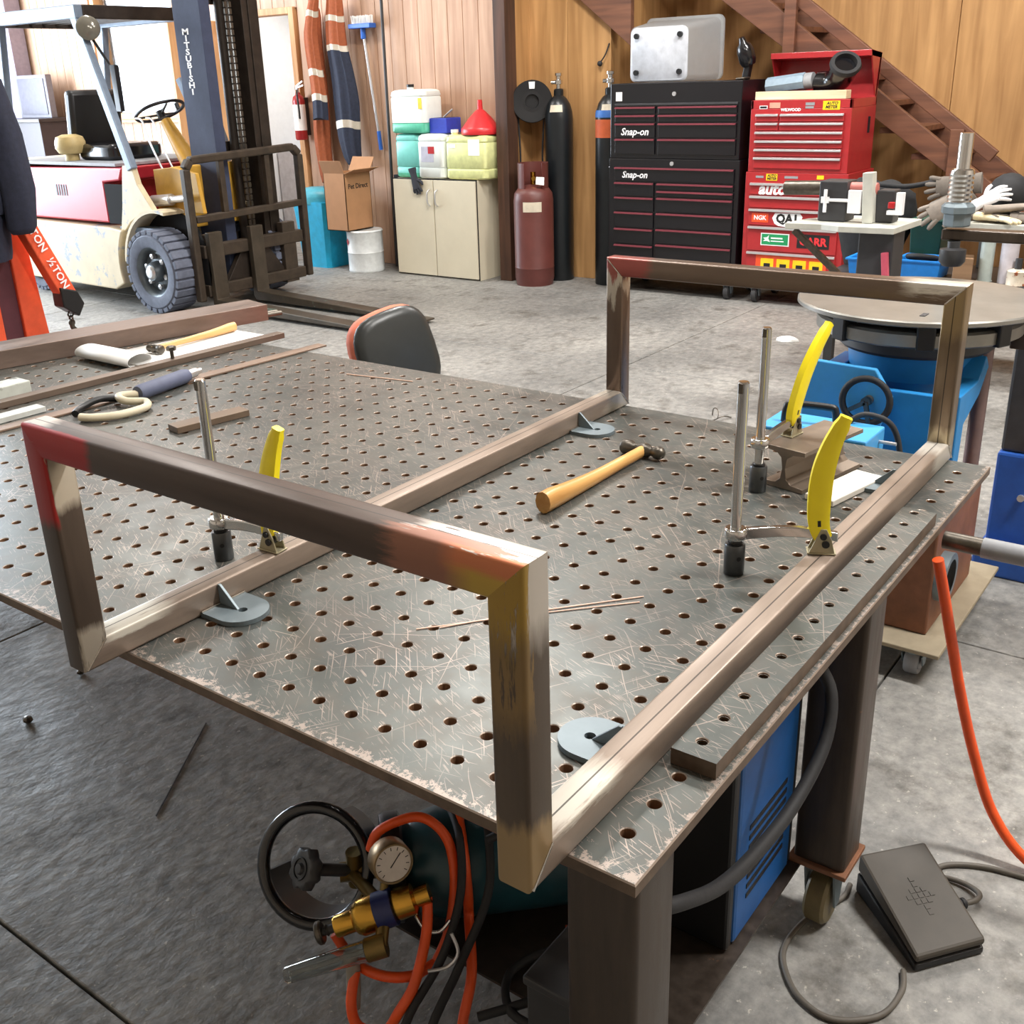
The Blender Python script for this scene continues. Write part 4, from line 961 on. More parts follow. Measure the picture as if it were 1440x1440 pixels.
for x0 in (4.63, 5.05):
    b = B(); b.prism([(YB-0.035, 0.62), (YB-0.085, 0.62), (YB-0.09, 0.10), (4.45, 0.035), (4.45, 0.02), (YB-0.06, 0.025), (YB-0.035, 0.06)], x0-0.06, x0+0.07, 'yz'); part(fk, 'fork', b, m_fork, bevel=0.006)

# ------------------------------------------------------------------ engine crane with jacket
m_cr = mat('orange_red_crane', (228, 90, 54), 0.4, 0, 0.1, wear=(150, 50, 40), wear_at=0.66)
cr = thing('engine_crane', 'orange-red folding workshop crane with chain hook at the left image edge', 'workshop crane', (1.95, 4.6, 0))
b = B(); b.box(1.80, 1.90, 4.52, 4.64, 0.10, 1.55); part(cr, 'mast', b, m_cr, bevel=0.006)
b = B(); b.prism([(2.02, 0.14), (2.17, 0.14), (2.10, 1.12), (2.01, 1.14)], 4.54, 4.64, 'xz'); part(cr, 'upright_arm', b, m_cr, bevel=0.006)
b = B(); b.box(1.905, 2.015, 4.56, 4.60, 0.14, 1.10); part(cr, 'side_web', b, mat('purple_brown_web', (86, 42, 52), 0.5), bevel=0.003)
b = B(); b.beam((1.93, 4.5, 1.45), (2.205, 4.42, 0.70), 0.075, 0.085, up=(1, 0, 0.3)); bm_ = part(cr, 'boom', b, m_cr, bevel=0.006)
b = B(); b.prism([(2.15, 0.76), (2.24, 0.73), (2.27, 0.66), (2.23, 0.60), (2.15, 0.66)], 4.375, 4.465, 'xz'); part(cr, 'boom_tip', b, m_black, bevel=0.006)
b = B()
for k in range(3): b.torus((2.205, 4.42, 0.612-k*0.022), (1, 0, 0) if k % 2 else (0, 1, 0), 0.014, 0.005, 14, 6)
part(cr, 'chain', b, m_iron, smooth=60, kind='stuff')
b = B(); b.tube(smooth_path([(2.205, 4.42, 0.575), (2.205, 4.42, 0.545), (2.225, 4.42, 0.515), (2.215, 4.42, 0.475), (2.18, 4.42, 0.475), (2.17, 4.42, 0.505)], 5), 0.013, 8); part(cr, 'hook', b, m_iron, smooth=60)
bd = Vector((0.275, -0.08, -0.75)).normalized(); nb_ = Vector((0, -1, 0)); upv = nb_.cross(bd)
text(bm_, 'lettering', '1 TON', 0.055, (2.088, 4.406, 1.02), bd, upv, m_inkw, bold=0.001)
text(bm_, 'lettering', '\u00bdTON', 0.055, (2.158, 4.386, 0.83), bd, upv, m_inkw, bold=0.001)
for s in (4.36, 4.78):
    b = B(); b.beam((1.55, s, 0.09), (2.75, s, 0.09), 0.07, 0.08); part(cr, 'base_leg', b, m_cr, bevel=0.006)
    for xx in (1.6, 2.7):
        b = B(); b.cyl((xx, s-0.02, 0.046), (xx, s+0.02, 0.046), 0.046, seg=18); part(cr, 'castor', b, m_black, smooth=40)
b = B(); b.beam((1.85, 4.36, 0.09), (1.85, 4.78, 0.09), 0.10, 0.085); part(cr, 'cross_beam', b, m_cr, bevel=0.006)
# jacket hung over the mast
jk = thing('navy_jacket', 'dark navy work jacket hung over the orange crane', 'jacket', (1.95, 4.45, 0.9))
m_navy = mat('navy_cloth', (34, 38, 56), 0.85, 0, 0.2, 40, bump=0.3)
def cloth_loop(cx, cy, z, rx, ry, ph, n=28, am=0.05):
    return [(cx+rx*math.cos(2*PI*k/n)*(1+am*math.sin(5*2*PI*k/n+ph)), cy+ry*math.sin(2*PI*k/n)*(1+am*math.sin(7*2*PI*k/n+ph*1.7)), z) for k in range(n)]
def jl(xr, z, w=0.34, ry=0.17): return cloth_loop(xr-w/2, 4.52, z, w/2, ry, 2.0+z*1.5, 32, 0.045)
b = B(); b.loft([jl(1.975, 0.93, 0.24), jl(1.985, 0.96, 0.27), jl(2.00, 1.08, 0.30), jl(2.02, 1.14, 0.32)]); part(jk, 'hem', b, m_navy, smooth=70)
b = B(); b.loft([jl(2.06, 1.145, 0.36), jl(2.12, 1.19, 0.42), jl(2.155, 1.26, 0.44), jl(2.145, 1.34, 0.43), jl(2.125, 1.42, 0.41), jl(2.11, 1.56, 0.39), jl(2.095, 1.68, 0.37), jl(2.06, 1.78, 0.32, 0.15), jl(2.02, 1.86, 0.22, 0.1), jl(1.97, 1.90, 0.1, 0.05)]); part(jk, 'torso', b, m_navy, smooth=70)
b = B(); b.loft([cloth_loop(cx, cy, z, r_, r_*0.8, z*3, 18, 0.07) for cx, cy, z, r_ in ((1.98, 4.33, 1.05, 0.05), (1.98, 4.33, 1.08, 0.07), (2.00, 4.335, 1.25, 0.08), (1.99, 4.35, 1.5, 0.085), (1.96, 4.38, 1.74, 0.08))]); part(jk, 'sleeve', b, m_navy, smooth=70)

# ------------------------------------------------------------------ far left corner
lc = thing('dark_cabinet', 'low dark cabinet in the bright far left corner', 'cabinet', (6.7, 12.0, 0))
b = B(); b.box(6.45, 6.95, 11.42, 12.26, 0.0, 1.36); part(lc, 'body', b, mat('dark_brown_board', (48, 38, 44), 0.5), bevel=0.004)
b = B(); b.box(6.42, 6.97, 11.38, 12.27, 1.36, 1.40); part(lc, 'top', b, mat('dark_brown_top', (40, 32, 36), 0.4), bevel=0.004)
b = B(); b.box(6.445, 6.45, 11.85, 12.24, 0.05, 1.30); part(lc, 'door', b, mat('mauve_grey_panel', (160, 150, 166), 0.5))
b = B(); b.box(6.70, 6.78, 11.55, 12.2, 1.401, 1.88); o = solo('grey_panel_box', b, mat('grey_box_panel', (112, 110, 120), 0.5), 'upright grey box standing on the dark corner cabinet', 'box', (6.74, 11.9, 1.4), bevel=0.006)
b = B(); b.box(6.692, 6.70, 11.60, 12.15, 1.44, 1.84); part(o, 'front_panel', b, mat('darker_grey_panel', (88, 86, 98), 0.45), bevel=0.002)

# ------------------------------------------------------------------ along the plank wall
fe = thing('fire_extinguisher', 'red fire extinguisher with white label hung beside the doorway', 'fire extinguisher', (6.90, 7.56, 1.13))
b = B(); b.lathe([(0, 0), (0.052, 0), (0.06, 0.012), (0.06, 0.36), (0.05, 0.40), (0.025, 0.42), (0.022, 0.44), (0, 0.44)], (6.90, 7.56, 1.16), (0, 0, 1), 24); part(fe, 'cylinder', b, m_red, smooth=40)
b = B(); b.lathe([(0.0606, 0.09), (0.0606, 0.33)], (6.90, 7.56, 1.16), (0, 0, 1), 24); part(fe, 'label', b, m_paper, smooth=40)
b = B(); b.cyl((6.90, 7.56, 1.60), (6.90, 7.56, 1.64), 0.016, seg=10); b.beam((6.90, 7.57, 1.64), (6.90, 7.47, 1.665), 0.02, 0.012); b.beam((6.90, 7.57, 1.655), (6.90, 7.48, 1.70), 0.02, 0.012); part(fe, 'valve_lever', b, m_alu)
b = B(); b.tube(smooth_path([(6.88, 7.55, 1.62), (6.83, 7.50, 1.58), (6.83, 7.49, 1.45), (6.84, 7.5, 1.36)], 4), 0.009, 8); part(fe, 'hose', b, m_black, smooth=50)
b = B(); b.box(6.955, 7.0, 7.53, 7.59, 1.2, 1.55); part(fe, 'bracket', b, m_dgrey)
m_hiviz = mat('orange_work_cloth', (158, 84, 50), 0.85, 0, 0.15, 40, bump=0.3)
m_reflect = mat('reflective_band', (196, 186, 170), 0.45, 0.1)
m_navy2 = mat('navy_work_cloth', (38, 44, 62), 0.85, 0, 0.2, 40, bump=0.3)
def garment(name, label, cx, cy, bands, prof):
    t_ = thing(name, label, 'work clothes', (cx, cy, prof[0][0]), 0, 'work clothes on wall hooks')
    def at(z):
        for (za, ra, sa, oa), (zb, rb_, sb_, ob) in zip(prof[:-1], prof[1:]):
            if za <= z <= zb:
                q = (z-za)/(zb-za); return ra+(rb_-ra)*q, sa+(sb_-sa)*q, oa+(ob-oa)*q
        return prof[-1][1:]
    for nm, z0_, z1_, m_, gr in bands:
        k = max(2, int((z1_-z0_)/0.06)); secs = []
        for i in range(k+1):
            z = z0_+(z1_-z0_)*i/k; ry, rx, off = at(z); secs.append([(cx+rx*(1+gr)*math.cos(a_)*(1+0.16*math.sin(6*a_+z*0.9)+0.07*math.sin(11*a_-z*2)), cy+off+0.012*math.sin(z*7)+ry*(1+gr)*math.sin(a_)*(1+0.10*math.sin(5*a_+z*1.3)), z+0.012*math.sin(2*a_+z)) for a_ in [2*PI*q_/40 for q_ in range(40)]])
        b = B(); b.loft(secs); part(t_, nm, b, m_, smooth=70)
    return t_
garment('orange_overalls', 'orange overalls with silver bands and navy cuff hanging nearest the extinguisher', 6.90, 7.26,
        [('lower_leg', 0.77, 1.3, m_hiviz, 0), ('upper', 1.3, 2.32, m_hiviz, 0)],
        [(0.77, 0.055, 0.05, 0.0), (0.85, 0.07, 0.06, 0.0), (1.2, 0.085, 0.07, 0.0), (1.7, 0.08, 0.07, 0), (2.1, 0.09, 0.06, 0), (2.28, 0.07, 0.05, -0.02), (2.33, 0.05, 0.03, -0.03)])
garment('orange_sleeve_shirt', 'orange work shirt with silver bands and dark cuff on the left hook', 6.76, 7.13,
        [('cuff', 1.36, 1.52, m_navy2, 0), ('band', 1.52, 1.58, m_reflect, 0.02), ('sleeve', 1.58, 1.74, m_hiviz, 0), ('band', 1.74, 1.80, m_reflect, 0.02), ('shoulder', 1.80, 2.25, m_hiviz, 0), ('band', 2.25, 2.30, m_reflect, 0.02), ('yoke', 2.30, 2.42, m_hiviz, 0)],
        [(1.36, 0.085, 0.05, 0), (1.5, 0.08, 0.05, 0), (1.8, 0.075, 0.05, 0.01), (2.1, 0.075, 0.05, 0.02), (2.33, 0.055, 0.045, -0.02), (2.42, 0.045, 0.03, -0.05)])
garment('navy_overalls', 'navy overalls with orange top and silver bands hanging beside the broom', 6.86, 6.90,
        [('leg', 0.95, 1.27, m_navy2, 0), ('band', 1.27, 1.34, m_reflect, 0.02), ('waist', 1.34, 1.95, m_navy2, 0), ('band', 1.95, 2.0, m_reflect, 0.02), ('chest', 2.0, 2.2, m_hiviz, 0), ('band', 2.2, 2.25, m_reflect, 0.02), ('collar', 2.25, 2.44, m_hiviz, 0)],
        [(0.95, 0.07, 0.05, -0.08), (1.02, 0.10, 0.06, -0.06), (1.2, 0.125, 0.07, -0.04), (1.5, 0.135, 0.08, -0.02), (1.8, 0.12, 0.07, 0.0), (2.0, 0.105, 0.07, 0.02), (2.2, 0.10, 0.06, 0.03), (2.38, 0.085, 0.05, 0.03), (2.44, 0.06, 0.03, 0.03)])
br = thing('broom', 'upturned blue broom with white bristles leaning on the plank wall', 'broom', (6.95, 6.6, 1.05))
b = B(); b.cyl((6.93, 6.66, 2.10), (6.96, 6.58, 1.22), 0.013, seg=12); part(br, 'handle', b, m_alu, smooth=40)
b = B(); b.cyl((6.96, 6.581, 1.24), (6.965, 6.57, 1.07), 0.019, seg=12); part(br, 'grip', b, mat('broom_blue', (44, 100, 190), 0.4), smooth=40)
b = B(); b.box(6.88, 6.97, 6.53, 6.80, 2.13, 2.17); b.cyl((6.93, 6.662, 2.04), (6.93, 6.66, 2.13), 0.024, seg=12); hd_ = part(br, 'head', b, _mats['broom_blue'], bevel=0.006)
b = B(); random.seed(3)
for k in range(150):
    x, y_ = 6.89+random.random()*0.07, 6.54+random.random()*0.25
    b.cyl((x, y_, 2.168), (x+random.uniform(-.01, .01), y_+random.uniform(-.012, .012), 2.235+random.uniform(-.006, .006)), 0.0035, seg=4)
part(hd_, 'bristles', b, m_paper, kind='stuff')
b = B(); b.tube([(6.94, 6.42, 2.75), (6.86, 6.37, 0.01)], 0.014, 10); solo('steel_pole', b, m_dgrey, 'long dark pole leaning on the plank wall beside the broom', 'pole', (6.86, 6.37, 0), smooth=40)
b = B(); b.box(6.86, 6.97, 6.16, 6.34, 0.0, 0.86); solo('dark_board', b, mat('blue_black_board', (46, 50, 60), 0.7), 'dark board standing between the cardboard box and cream cabinet', 'board', (6.9, 6.25, 0), bevel=0.004)
# blue bin with bag
bn = thing('blue_bin', 'bright blue plastic bin with bag behind the forklift forks', 'bin', (6.66, 7.14, 0))
b = B(); m_cyan = mat('cyan_plastic', (24, 164, 206), 0.45)
b.loft([[(6.66+a*(0.15+0.04*q), 7.12+c*(0.19+0.05*q), 0.62*q) for a, c in ((-1, -0.8), (-0.8, -1), (0.8, -1), (1, -0.8), (1, 0.8), (0.8, 1), (-0.8, 1), (-1, 0.8))] for q in (0, 0.5, 1)]); part(bn, 'tub', b, m_cyan, smooth=30)
b = B(); b.loft([cloth_loop(6.66, 7.12, z, rx, ry, z*9, 24, 0.05) for z, rx, ry in ((0.60, 0.195, 0.245), (0.66, 0.2, 0.25), (0.71, 0.18, 0.22), (0.74, 0.13, 0.16))]); part(bn, 'bag', b, mat('teal_bag', (70, 160, 180), 0.4), smooth=70)
# paint tin + cardboard box
pt = thing('paint_tin', 'white metal drum under the cardboard box', 'tin', (6.60, 6.52, 0))
b = B(); b.lathe([(0, 0.0), (0.165, 0.0), (0.17, 0.01), (0.168, 0.02), (0.168, 0.17), (0.172, 0.18), (0.168, 0.19), (0.168, 0.36), (0.175, 0.372), (0.165, 0.385), (0.15, 0.375), (0, 0.375)], (6.60, 6.52, 0), (0, 0, 1), 32); part(pt, 'drum', b, mat('white_tin', (218, 222, 222), 0.4, 0.1, wear=(140, 140, 136), wear_at=0.7), smooth=40)
b = B(); rr_ = math.sqrt(2)*0.03
for du, dv in ((0, 0),):
    c_ = Vector((6.60, 6.52, 0.28))+Vector((-0.88, 0.47, 0)).normalized()*0.1695; s_ = Vector((-0.47, -0.88, 0)).normalized()
    b.fprism([(-0.032, 0), (0, -0.032), (0.032, 0), (0, 0.032)], c_, s_, (0, 0, 1), Vector((-0.88, 0.47, 0))*0.002)
part(pt, 'hazard_label', b, m_redpaint)
cb_ = thing('cardboard_box', 'open brown cardboard box standing on the white drum', 'cardboard box', (6.58, 6.66, 0.386))
m_card = mat('cardboard', (176, 130, 92), 0.8, 0, 0.06, 8)
X0c, X1c, Y0c, Y1c, Z0c, Z1c = 6.40, 6.74, 6.53, 6.80, 0.386, 0.90
for x0, x1, y0, y1 in ((X0c, X0c+0.006, Y0c, Y1c), (X1c-0.006, X1c, Y0c, Y1c), (X0c, X1c, Y0c, Y0c+0.006), (X0c, X1c, Y1c-0.006, Y1c)):
    b = B(); b.box(x0, x1, y0, y1, Z0c, Z1c); part(cb_, 'side', b, m_card)
b = B(); b.box(X0c, X1c, Y0c, Y1c, Z0c, Z0c+0.006); part(cb_, 'bottom', b, m_card)
for p, q, n_, L_ in (((X0c, Y0c, Z1c), (X0c, Y1c, Z1c), (-0.35, 0, 0.94), 0.12), ((X0c, Y0c, Z1c), (X1c, Y0c, Z1c), (0, -0.90, 0.30), 0.13), ((X1c, Y0c, Z1c), (X1c, Y1c, Z1c), (0.5, 0, 0.85), 0.14)):
    p, q, n_ = Vector(p), Vector(q), Vector(n_).normalized(); b = B(); t_ = (q-p).normalized().cross(n_)*0.005
    A = [p, q, q+n_*L_, p+n_*L_]; va = [b.v(v) for v in A]; vb = [b.v(v+t_) for v in A]; b.bridge(va, vb); b.face(va); b.face(vb[::-1]); part(cb_, 'flap', b, m_card)
text(cb_, 'lettering', 'Pet Direct', 0.062, (6.57, Y0c-0.001, 0.78), (1, 0, 0), (0, 0, 1), m_ink, bold=0.001)

# cream cabinet
cc = thing('cream_cabinet', 'cream two-door cupboard carrying plastic jugs', 'cabinet', (6.78, 5.64, 0))
m_cream = mat('cream_laminate', (212, 203, 180), 0.45, 0, 0.04, 4)
b = B(); b.box(6.615, 6.965, 5.17, 6.12, 0.0, 0.855); part(cc, 'carcass', b, m_cream, bevel=0.002)
b = B(); b.box(6.612, 6.615, 5.168, 6.122, 0.004, 0.86); part(cc, 'edge_strip', b, m_black)
for y0, y1, hy_ in ((5.178, 5.640, 5.60), (5.650, 6.112, 5.69)):
    b = B(); b.box(6.597, 6.612, y0, y1, 0.015, 0.85); d_o = part(cc, 'door', b, m_cream, bevel=0.002)
    b = B(); b.tube(smooth_path([(6.597, hy_, 0.77), (6.572, hy_+0.004, 0.75), (6.568, hy_+0.006, 0.70), (6.572, hy_+0.004, 0.65), (6.597, hy_, 0.63)], 4), 0.006, 8); part(d_o, 'handle', b, m_alu, smooth=50)
# jugs
def jug(label, x0, x1, y0, y1, z0_, z1_, mtop, mliq, zl, cap=None, lab=None):
    t_ = thing('plastic_jug', label, 'jug', ((x0+x1)/2, (y0+y1)/2, z0_), 0, 'plastic jugs on the cream cupboard')
    H = z1_-z0_
    def lp(z, ins):
        r = 0.05; pts = []
        for cx, cy, a0 in ((x1-r-ins, y1-r-ins, 0), (x0+r+ins, y1-r-ins, PI/2), (x0+r+ins, y0+r+ins, PI), (x1-r-ins, y0+r+ins, 1.5*PI)):
            for i in range(5): a = a0+PI/2*i/4; pts.append((cx+math.cos(a)*r, cy+math.sin(a)*r, z))
        return pts
    zs = [(z0_+0.001, 0.012), (z0_+0.015, 0.0), (z0_+H*0.22, 0.0), (z0_+H*0.24, 0.006), (z0_+H*0.26, 0.0)]
    lo = [s for s in zs if s[0] < zl]+[(zl, 0.0)]
    hi = [(zl, 0.0)]+[s for s in zs if s[0] > zl]+[(z0_+H*0.80, 0.0), (z0_+H*0.83, 0.006), (z0_+H*0.86, 0.0), (z0_+H*0.95, 0.006), (z0_+H*0.985, 0.025), (z1_, 0.06)]
    b = B(); b.loft([lp(*s) for s in hi]); bo_ = part(t_, 'body', b, mtop, smooth=45)
    b = B(); b.loft([lp(*s) for s in lo]); part(t_, 'liquid_level', b, mliq, smooth=45)
    if cap:
        b = B(); b.cyl((cap[0], cap[1], z1_-0.004), (cap[0], cap[1], z1_+0.018), 0.03, seg=18); b2_ = part(t_, 'neck', b, mtop, smooth=40)
        if cap[2] is not None:
            b = B(); b.cyl((cap[0], cap[1], z1_+0.018), (cap[0], cap[1], z1_+0.042), 0.033, seg=18); part(t_, 'cap', b, cap[2], smooth=40)
    if lab:
        for i_, (ya, yb, za, zb, m_) in enumerate(lab):
            b = B(); b.box(x0-0.002-0.001*i_, x0+0.001, ya, yb, za, zb); part(bo_, 'label', b, m_)
    return t_
m_jw = mat('milky_plastic', (224, 230, 226), 0.35, 0, 0.04); m_jt = mat('teal_plastic', (120, 200, 190), 0.35, 0, 0.05); m_jg = mat('green_liquid', (86, 178, 148), 0.35)
m_jy = mat('pale_yellow_plastic', (206, 214, 160), 0.35, 0, 0.05); m_jyl = mat('yellow_liquid', (216, 204, 40), 0.35); m_jyp = mat('pale_green_yellow', (218, 222, 158), 0.35)
m_ylab = mat('yellow_label', (240, 196, 40), 0.5)
jug('teal jug at the left end of the cream cupboard, bottom of its pair', 6.66, 6.93, 5.845, 6.13, 0.861, 1.235, m_jt, m_jg, 0.90)
jug('milky jug with green liquid stacked on the teal jug', 6.65, 6.92, 5.745, 6.15, 1.237, 1.600, m_jw, m_jg, 1.325, cap=(6.78, 6.0, m_black), lab=[(5.77, 5.81, 1.44, 1.53, m_ylab)])
jug('white jug with red and grey label in the middle of the cupboard', 6.62, 6.92, 5.535, 5.835, 0.861, 1.234, m_jw, m_jw, 0.95, lab=[(5.64, 5.78, 1.00, 1.13, mat('grey_label', (176, 176, 190), 0.5)), (5.63, 5.70, 1.07, 1.13, m_redpaint)])
jug('pale yellow jug under the red funnel', 6.63, 6.92, 5.08, 5.525, 0.861, 1.225, m_jyp, m_jyp, 0.93, cap=(6.70, 5.455, m_jw), lab=[(5.14, 5.26, 1.06, 1.19, m_paper), (5.40, 5.46, 1.12, 1.15, m_paper)])
b = B(); b.box(6.70, 6.90, 5.54, 5.735, 1.2355, 1.36); bb_ = solo('blue_tub', b, mat('royal_blue_plastic', (42, 60, 168), 0.4), 'small royal blue plastic tub on the white jug', 'tub', (6.8, 5.64, 1.2355), bevel=0.006)
b = B(); b.box(6.712, 6.888, 5.552, 5.723, 1.356, 1.362); part(bb_, 'hollow', b, mat('inside_shade_blue', (22, 28, 80), 0.6))  # flat sheet on the solid tub, inner shade put into its darker blue
b = B(); b.cyl((6.78, 5.64, 1.363), (6.80, 5.55, 1.43), 0.007, seg=8); part(bb_, 'spatula', b, m_alu, smooth=40)
b = B(); b.lathe([(0.165, 0.0), (0.168, 0.01), (0.168, 0.045), (0.155, 0.06), (0.10, 0.13), (0.045, 0.185), (0.024, 0.20), (0.020, 0.275), (0.016, 0.275), (0.016, 0.2), (0.04, 0.18), (0.15, 0.055), (0.158, 0.0), (0.165, 0.0)], (6.79, 5.24, 1.226), (0, 0, 1), 28)
solo('red_funnel', b, mat('red_funnel_plastic', (206, 46, 50), 0.35), 'upturned red plastic funnel on the yellow jug', 'funnel', (6.79, 5.24, 1.226), smooth=45)
# glove flopped over the cupboard edge
def glove(label, o, d, up, m_, s=1.0, group=None, curl=0.3):
    """hand-shaped work glove: palm at o, fingers along d, palm normal up"""
    o, d, n_ = Vector(o), Vector(d).normalized(), Vector(up).normalized(); w = d.cross(n_).normalized(); n_ = w.cross(d).normalized()
    t_ = thing('work_glove', label, 'glove', tuple(o), 0, group)
    b = B()
    secs = []
    for q, hw, hh in ((-0.11, 0.046, 0.022), (-0.06, 0.040, 0.020), (-0.01, 0.045, 0.019), (0.04, 0.050, 0.017), (0.075, 0.047, 0.014)):
        c = o+d*(q*s); secs.append([c+w*(math.cos(a)*hw*s)+n_*(math.sin(a)*hh*s) for a in [2*PI*k/14 for k in range(14)]])
    b.loft(secs)
    for k, (off, ln, sp) in enumerate(((-0.037, 0.062, -0.28), (-0.013, 0.078, -0.08), (0.012, 0.074, 0.1), (0.035, 0.056, 0.3))):
        p0 = o+d*(0.055*s)+w*(off*s); dd = (d+w*sp).normalized(); p1 = p0+dd*(ln*0.55*s)-n_*(curl*0.012*s); p2 = p0+dd*(ln*s)-n_*(curl*0.045*s)
        b.tube(smooth_path([p0, p1, p2], 4), 0.012*s, 10, rf=lambda q, s=s: (0.0128 if q < 0.85 else 0.0095)*s)
    p0 = o+w*(-0.035*s)-d*(0.01*s); p1 = p0-w*(0.035*s)+d*(0.025*s)-n_*0.008*s; p2 = p1-w*(0.014*s)+d*(0.035*s)
    b.tube(smooth_path([p0, p1, p2], 4), 0.0135*s, 10, rf=lambda q, s=s: (0.0145 if q < 0.85 else 0.010)*s)
    part(t_, 'hand', b, m_, smooth=60)
    b = B(); c0 = o-d*(0.11*s)
    b.loft([[c+w*(math.cos(a)*hw*s)+n_*(math.sin(a)*hh*s) for a in [2*PI*k/14 for k in range(14)]] for c, hw, hh in ((c0-d*0.03*s, 0.052, 0.026), (c0+d*0.005*s, 0.049, 0.0245))]); part(t_, 'cuff', b, m_, smooth=60)
    return t_
glove('dark glove draped over the cupboard edge under the teal jug', (6.575, 5.83, 0.835), (0.0, -0.25, -1), (-1, 0, 0), mat('charcoal_glove', (52, 54, 62), 0.9), 0.85)

# ------------------------------------------------------------------ gas cylinders and hose reel
m_maroon = mat('maroon_cylinder', (96, 50, 45), 0.45, 0, 0.12, 8, wear=(80, 36, 34), wear_at=0.66)
m_bcyl = mat('black_cylinder', (24, 28, 31), 0.35, 0.1, 0.2, 8, wear=(88, 88, 84), wear_at=0.74)
AC = Vector((6.74, 4.67, 0))
ac = thing('fuel_gas_cylinder', 'squat maroon gas cylinder with collar in front of the tall black one', 'gas cylinder', tuple(AC))
b = B(); b.lathe([(0, 0.01), (0.145, 0.01), (0.155, 0.0), (0.160, 0.03), (0.168, 0.06), (0.168, 0.145), (0.170, 0.15), (0.168, 0.155), (0.168, 0.70), (0.160, 0.76), (0.13, 0.80), (0.07, 0.825), (0.03, 0.83), (0, 0.83)], AC, (0, 0, 1), 36); part(ac, 'body', b, m_maroon, smooth=40)
ang0 = math.atan2(-0.57, -0.82)
b = B(); n = 26; outer = []
for k in range(n+1):
    a = ang0+0.62+(2*PI-1.24)*k/n; outer.append(a)
A = [[b.v(AC+Vector((math.cos(a)*r_, math.sin(a)*r_, z_))) for a in outer] for r_, z_ in ((0.128, 0.79), (0.128, 1.005), (0.120, 1.005), (0.120, 0.79))]
for k in range(n):
    for q in range(4): b.face((A[q][k], A[q][k+1], A[(q+1) % 4][k+1], A[(q+1) % 4][k]))
b.face([A[q][0] for q in range(4)]); b.face([A[q][n] for q in range(4)][::-1])
part(ac, 'collar', b, m_maroon, smooth=40)
b = B(); b.cyl(AC+Vector((0, 0, 0.83)), AC+Vector((0, 0, 0.93)), 0.022, seg=12); b.cyl(AC+Vector((-0.05, -0.04, 0.88)), AC+Vector((0.05, 0.04, 0.88)), 0.018, seg=12); part(ac, 'valve', b, m_brass, smooth=40)
vd = Vector((-0.82, -0.57, 0)); rt = Vector((0.57, -0.82, 0))
b = B()
for k in range(9):
    a0_, a1_ = [ang0-0.55+0.95*j/9 for j in (k, k+1)]
    b.poly([AC+Vector((math.cos(a)*0.1695, math.sin(a)*0.1695, z_)) for a, z_ in ((a0_, 0.62), (a1_, 0.62), (a1_, 0.70), (a0_, 0.70))])
part(ac, 'label', b, mat('cream_label', (206, 196, 176), 0.6))
b = B(); c_ = AC+vd*0.131+rt*0.055; b.fprism([(-0.035, 0), (0.035, -0.01), (0.038, 0.055), (-0.03, 0.06)], c_+Vector((0, 0, 0.84)), rt, (0, 0, 1), vd*0.002); part(ac, 'tag', b, m_paper)
def gascyl(label, o, lean, extra):
    o = Vector(o); ax_ = Vector((lean[0], lean[1], 1)).normalized()
    t_ = thing('gas_cylinder', label, 'gas cylinder', tuple(o), 0, 'tall gas cylinders by the ply wall')
    b = B(); b.lathe([(0, 0.0), (0.112, 0.0), (0.117, 0.01), (0.117, 1.33), (0.112, 1.39), (0.095, 1.45), (0.065, 1.495), (0.04, 1.515), (0.04, 1.56), (0.03, 1.57), (0, 1.57)], o, ax_, 32); part(t_, 'body', b, m_bcyl, smooth=40)
    b = B(); b.lathe([(0, 1.57), (0.018, 1.57), (0.018, 1.60), (0.032, 1.605), (0.032, 1.635), (0.02, 1.64), (0.02, 1.665), (0.03, 1.67), (0.03, 1.69), (0, 1.695)], o, ax_, 16); b.cyl(o+ax_*1.62-rt*0.06, o+ax_*1.62+rt*0.02, 0.015, seg=12); part(t_, 'valve', b, m_chrome, smooth=40)
    b = B()
    for k in range(10):
        a0_, a1_ = [ang0-0.75+1.0*j/10 for j in (k, k+1)]
        b.poly([o+ax_*z_+Vector((math.cos(a)*r_, math.sin(a)*r_, 0)) for a, z_, r_ in ((a0_, 1.39, 0.1135), (a1_, 1.39, 0.1135), (a1_, 1.445, 0.099), (a0_, 1.445, 0.099))])
    part(t_, 'neck_label', b, mat('cream_label', (206, 196, 176), 0.6))
    if extra:
        b = B(); b.lathe([(0.1185, 1.19), (0.1185, 1.33)], o, ax_, 32); part(t_, 'band', b, mat('rust_orange_band', (186, 86, 44), 0.6), smooth=40)
        b = B(); b.lathe([(0.1185, 1.345), (0.117, 1.38), (0.112, 1.40)], o, ax_, 32); part(t_, 'blue_band', b, mat('band_blue', (54, 104, 176), 0.5), smooth=40)
    return t_
gascyl('tall black gas cylinder behind the maroon one', (7.035, 4.60, 0), (0, 0), False)
gascyl('black gas cylinder with orange and blue bands against the black tool chest', (7.035, 4.105, 0), (0.0, 0.0), True)
hr = thing('cable_reel', 'black cable reel hung on the ply wall above the maroon cylinder', 'cable reel', (7.0, 4.84, 1.3))
ho, ha = Vector((6.935, 4.80, 1.476)), Vector((0.80, 0.60, 0))
b = B(); b.lathe([(0.085, 0.0), (0.165, -0.005), (0.17, 0.0), (0.17, 0.016), (0.085, 0.016)], ho, ha, 36); part(hr, 'front_flange', b, m_black, smooth=40)
b = B(); b.lathe([(0.08, 0.075), (0.16, 0.075), (0.16, 0.09), (0.08, 0.09)], ho, ha, 36); part(hr, 'back_flange', b, m_black, smooth=40)
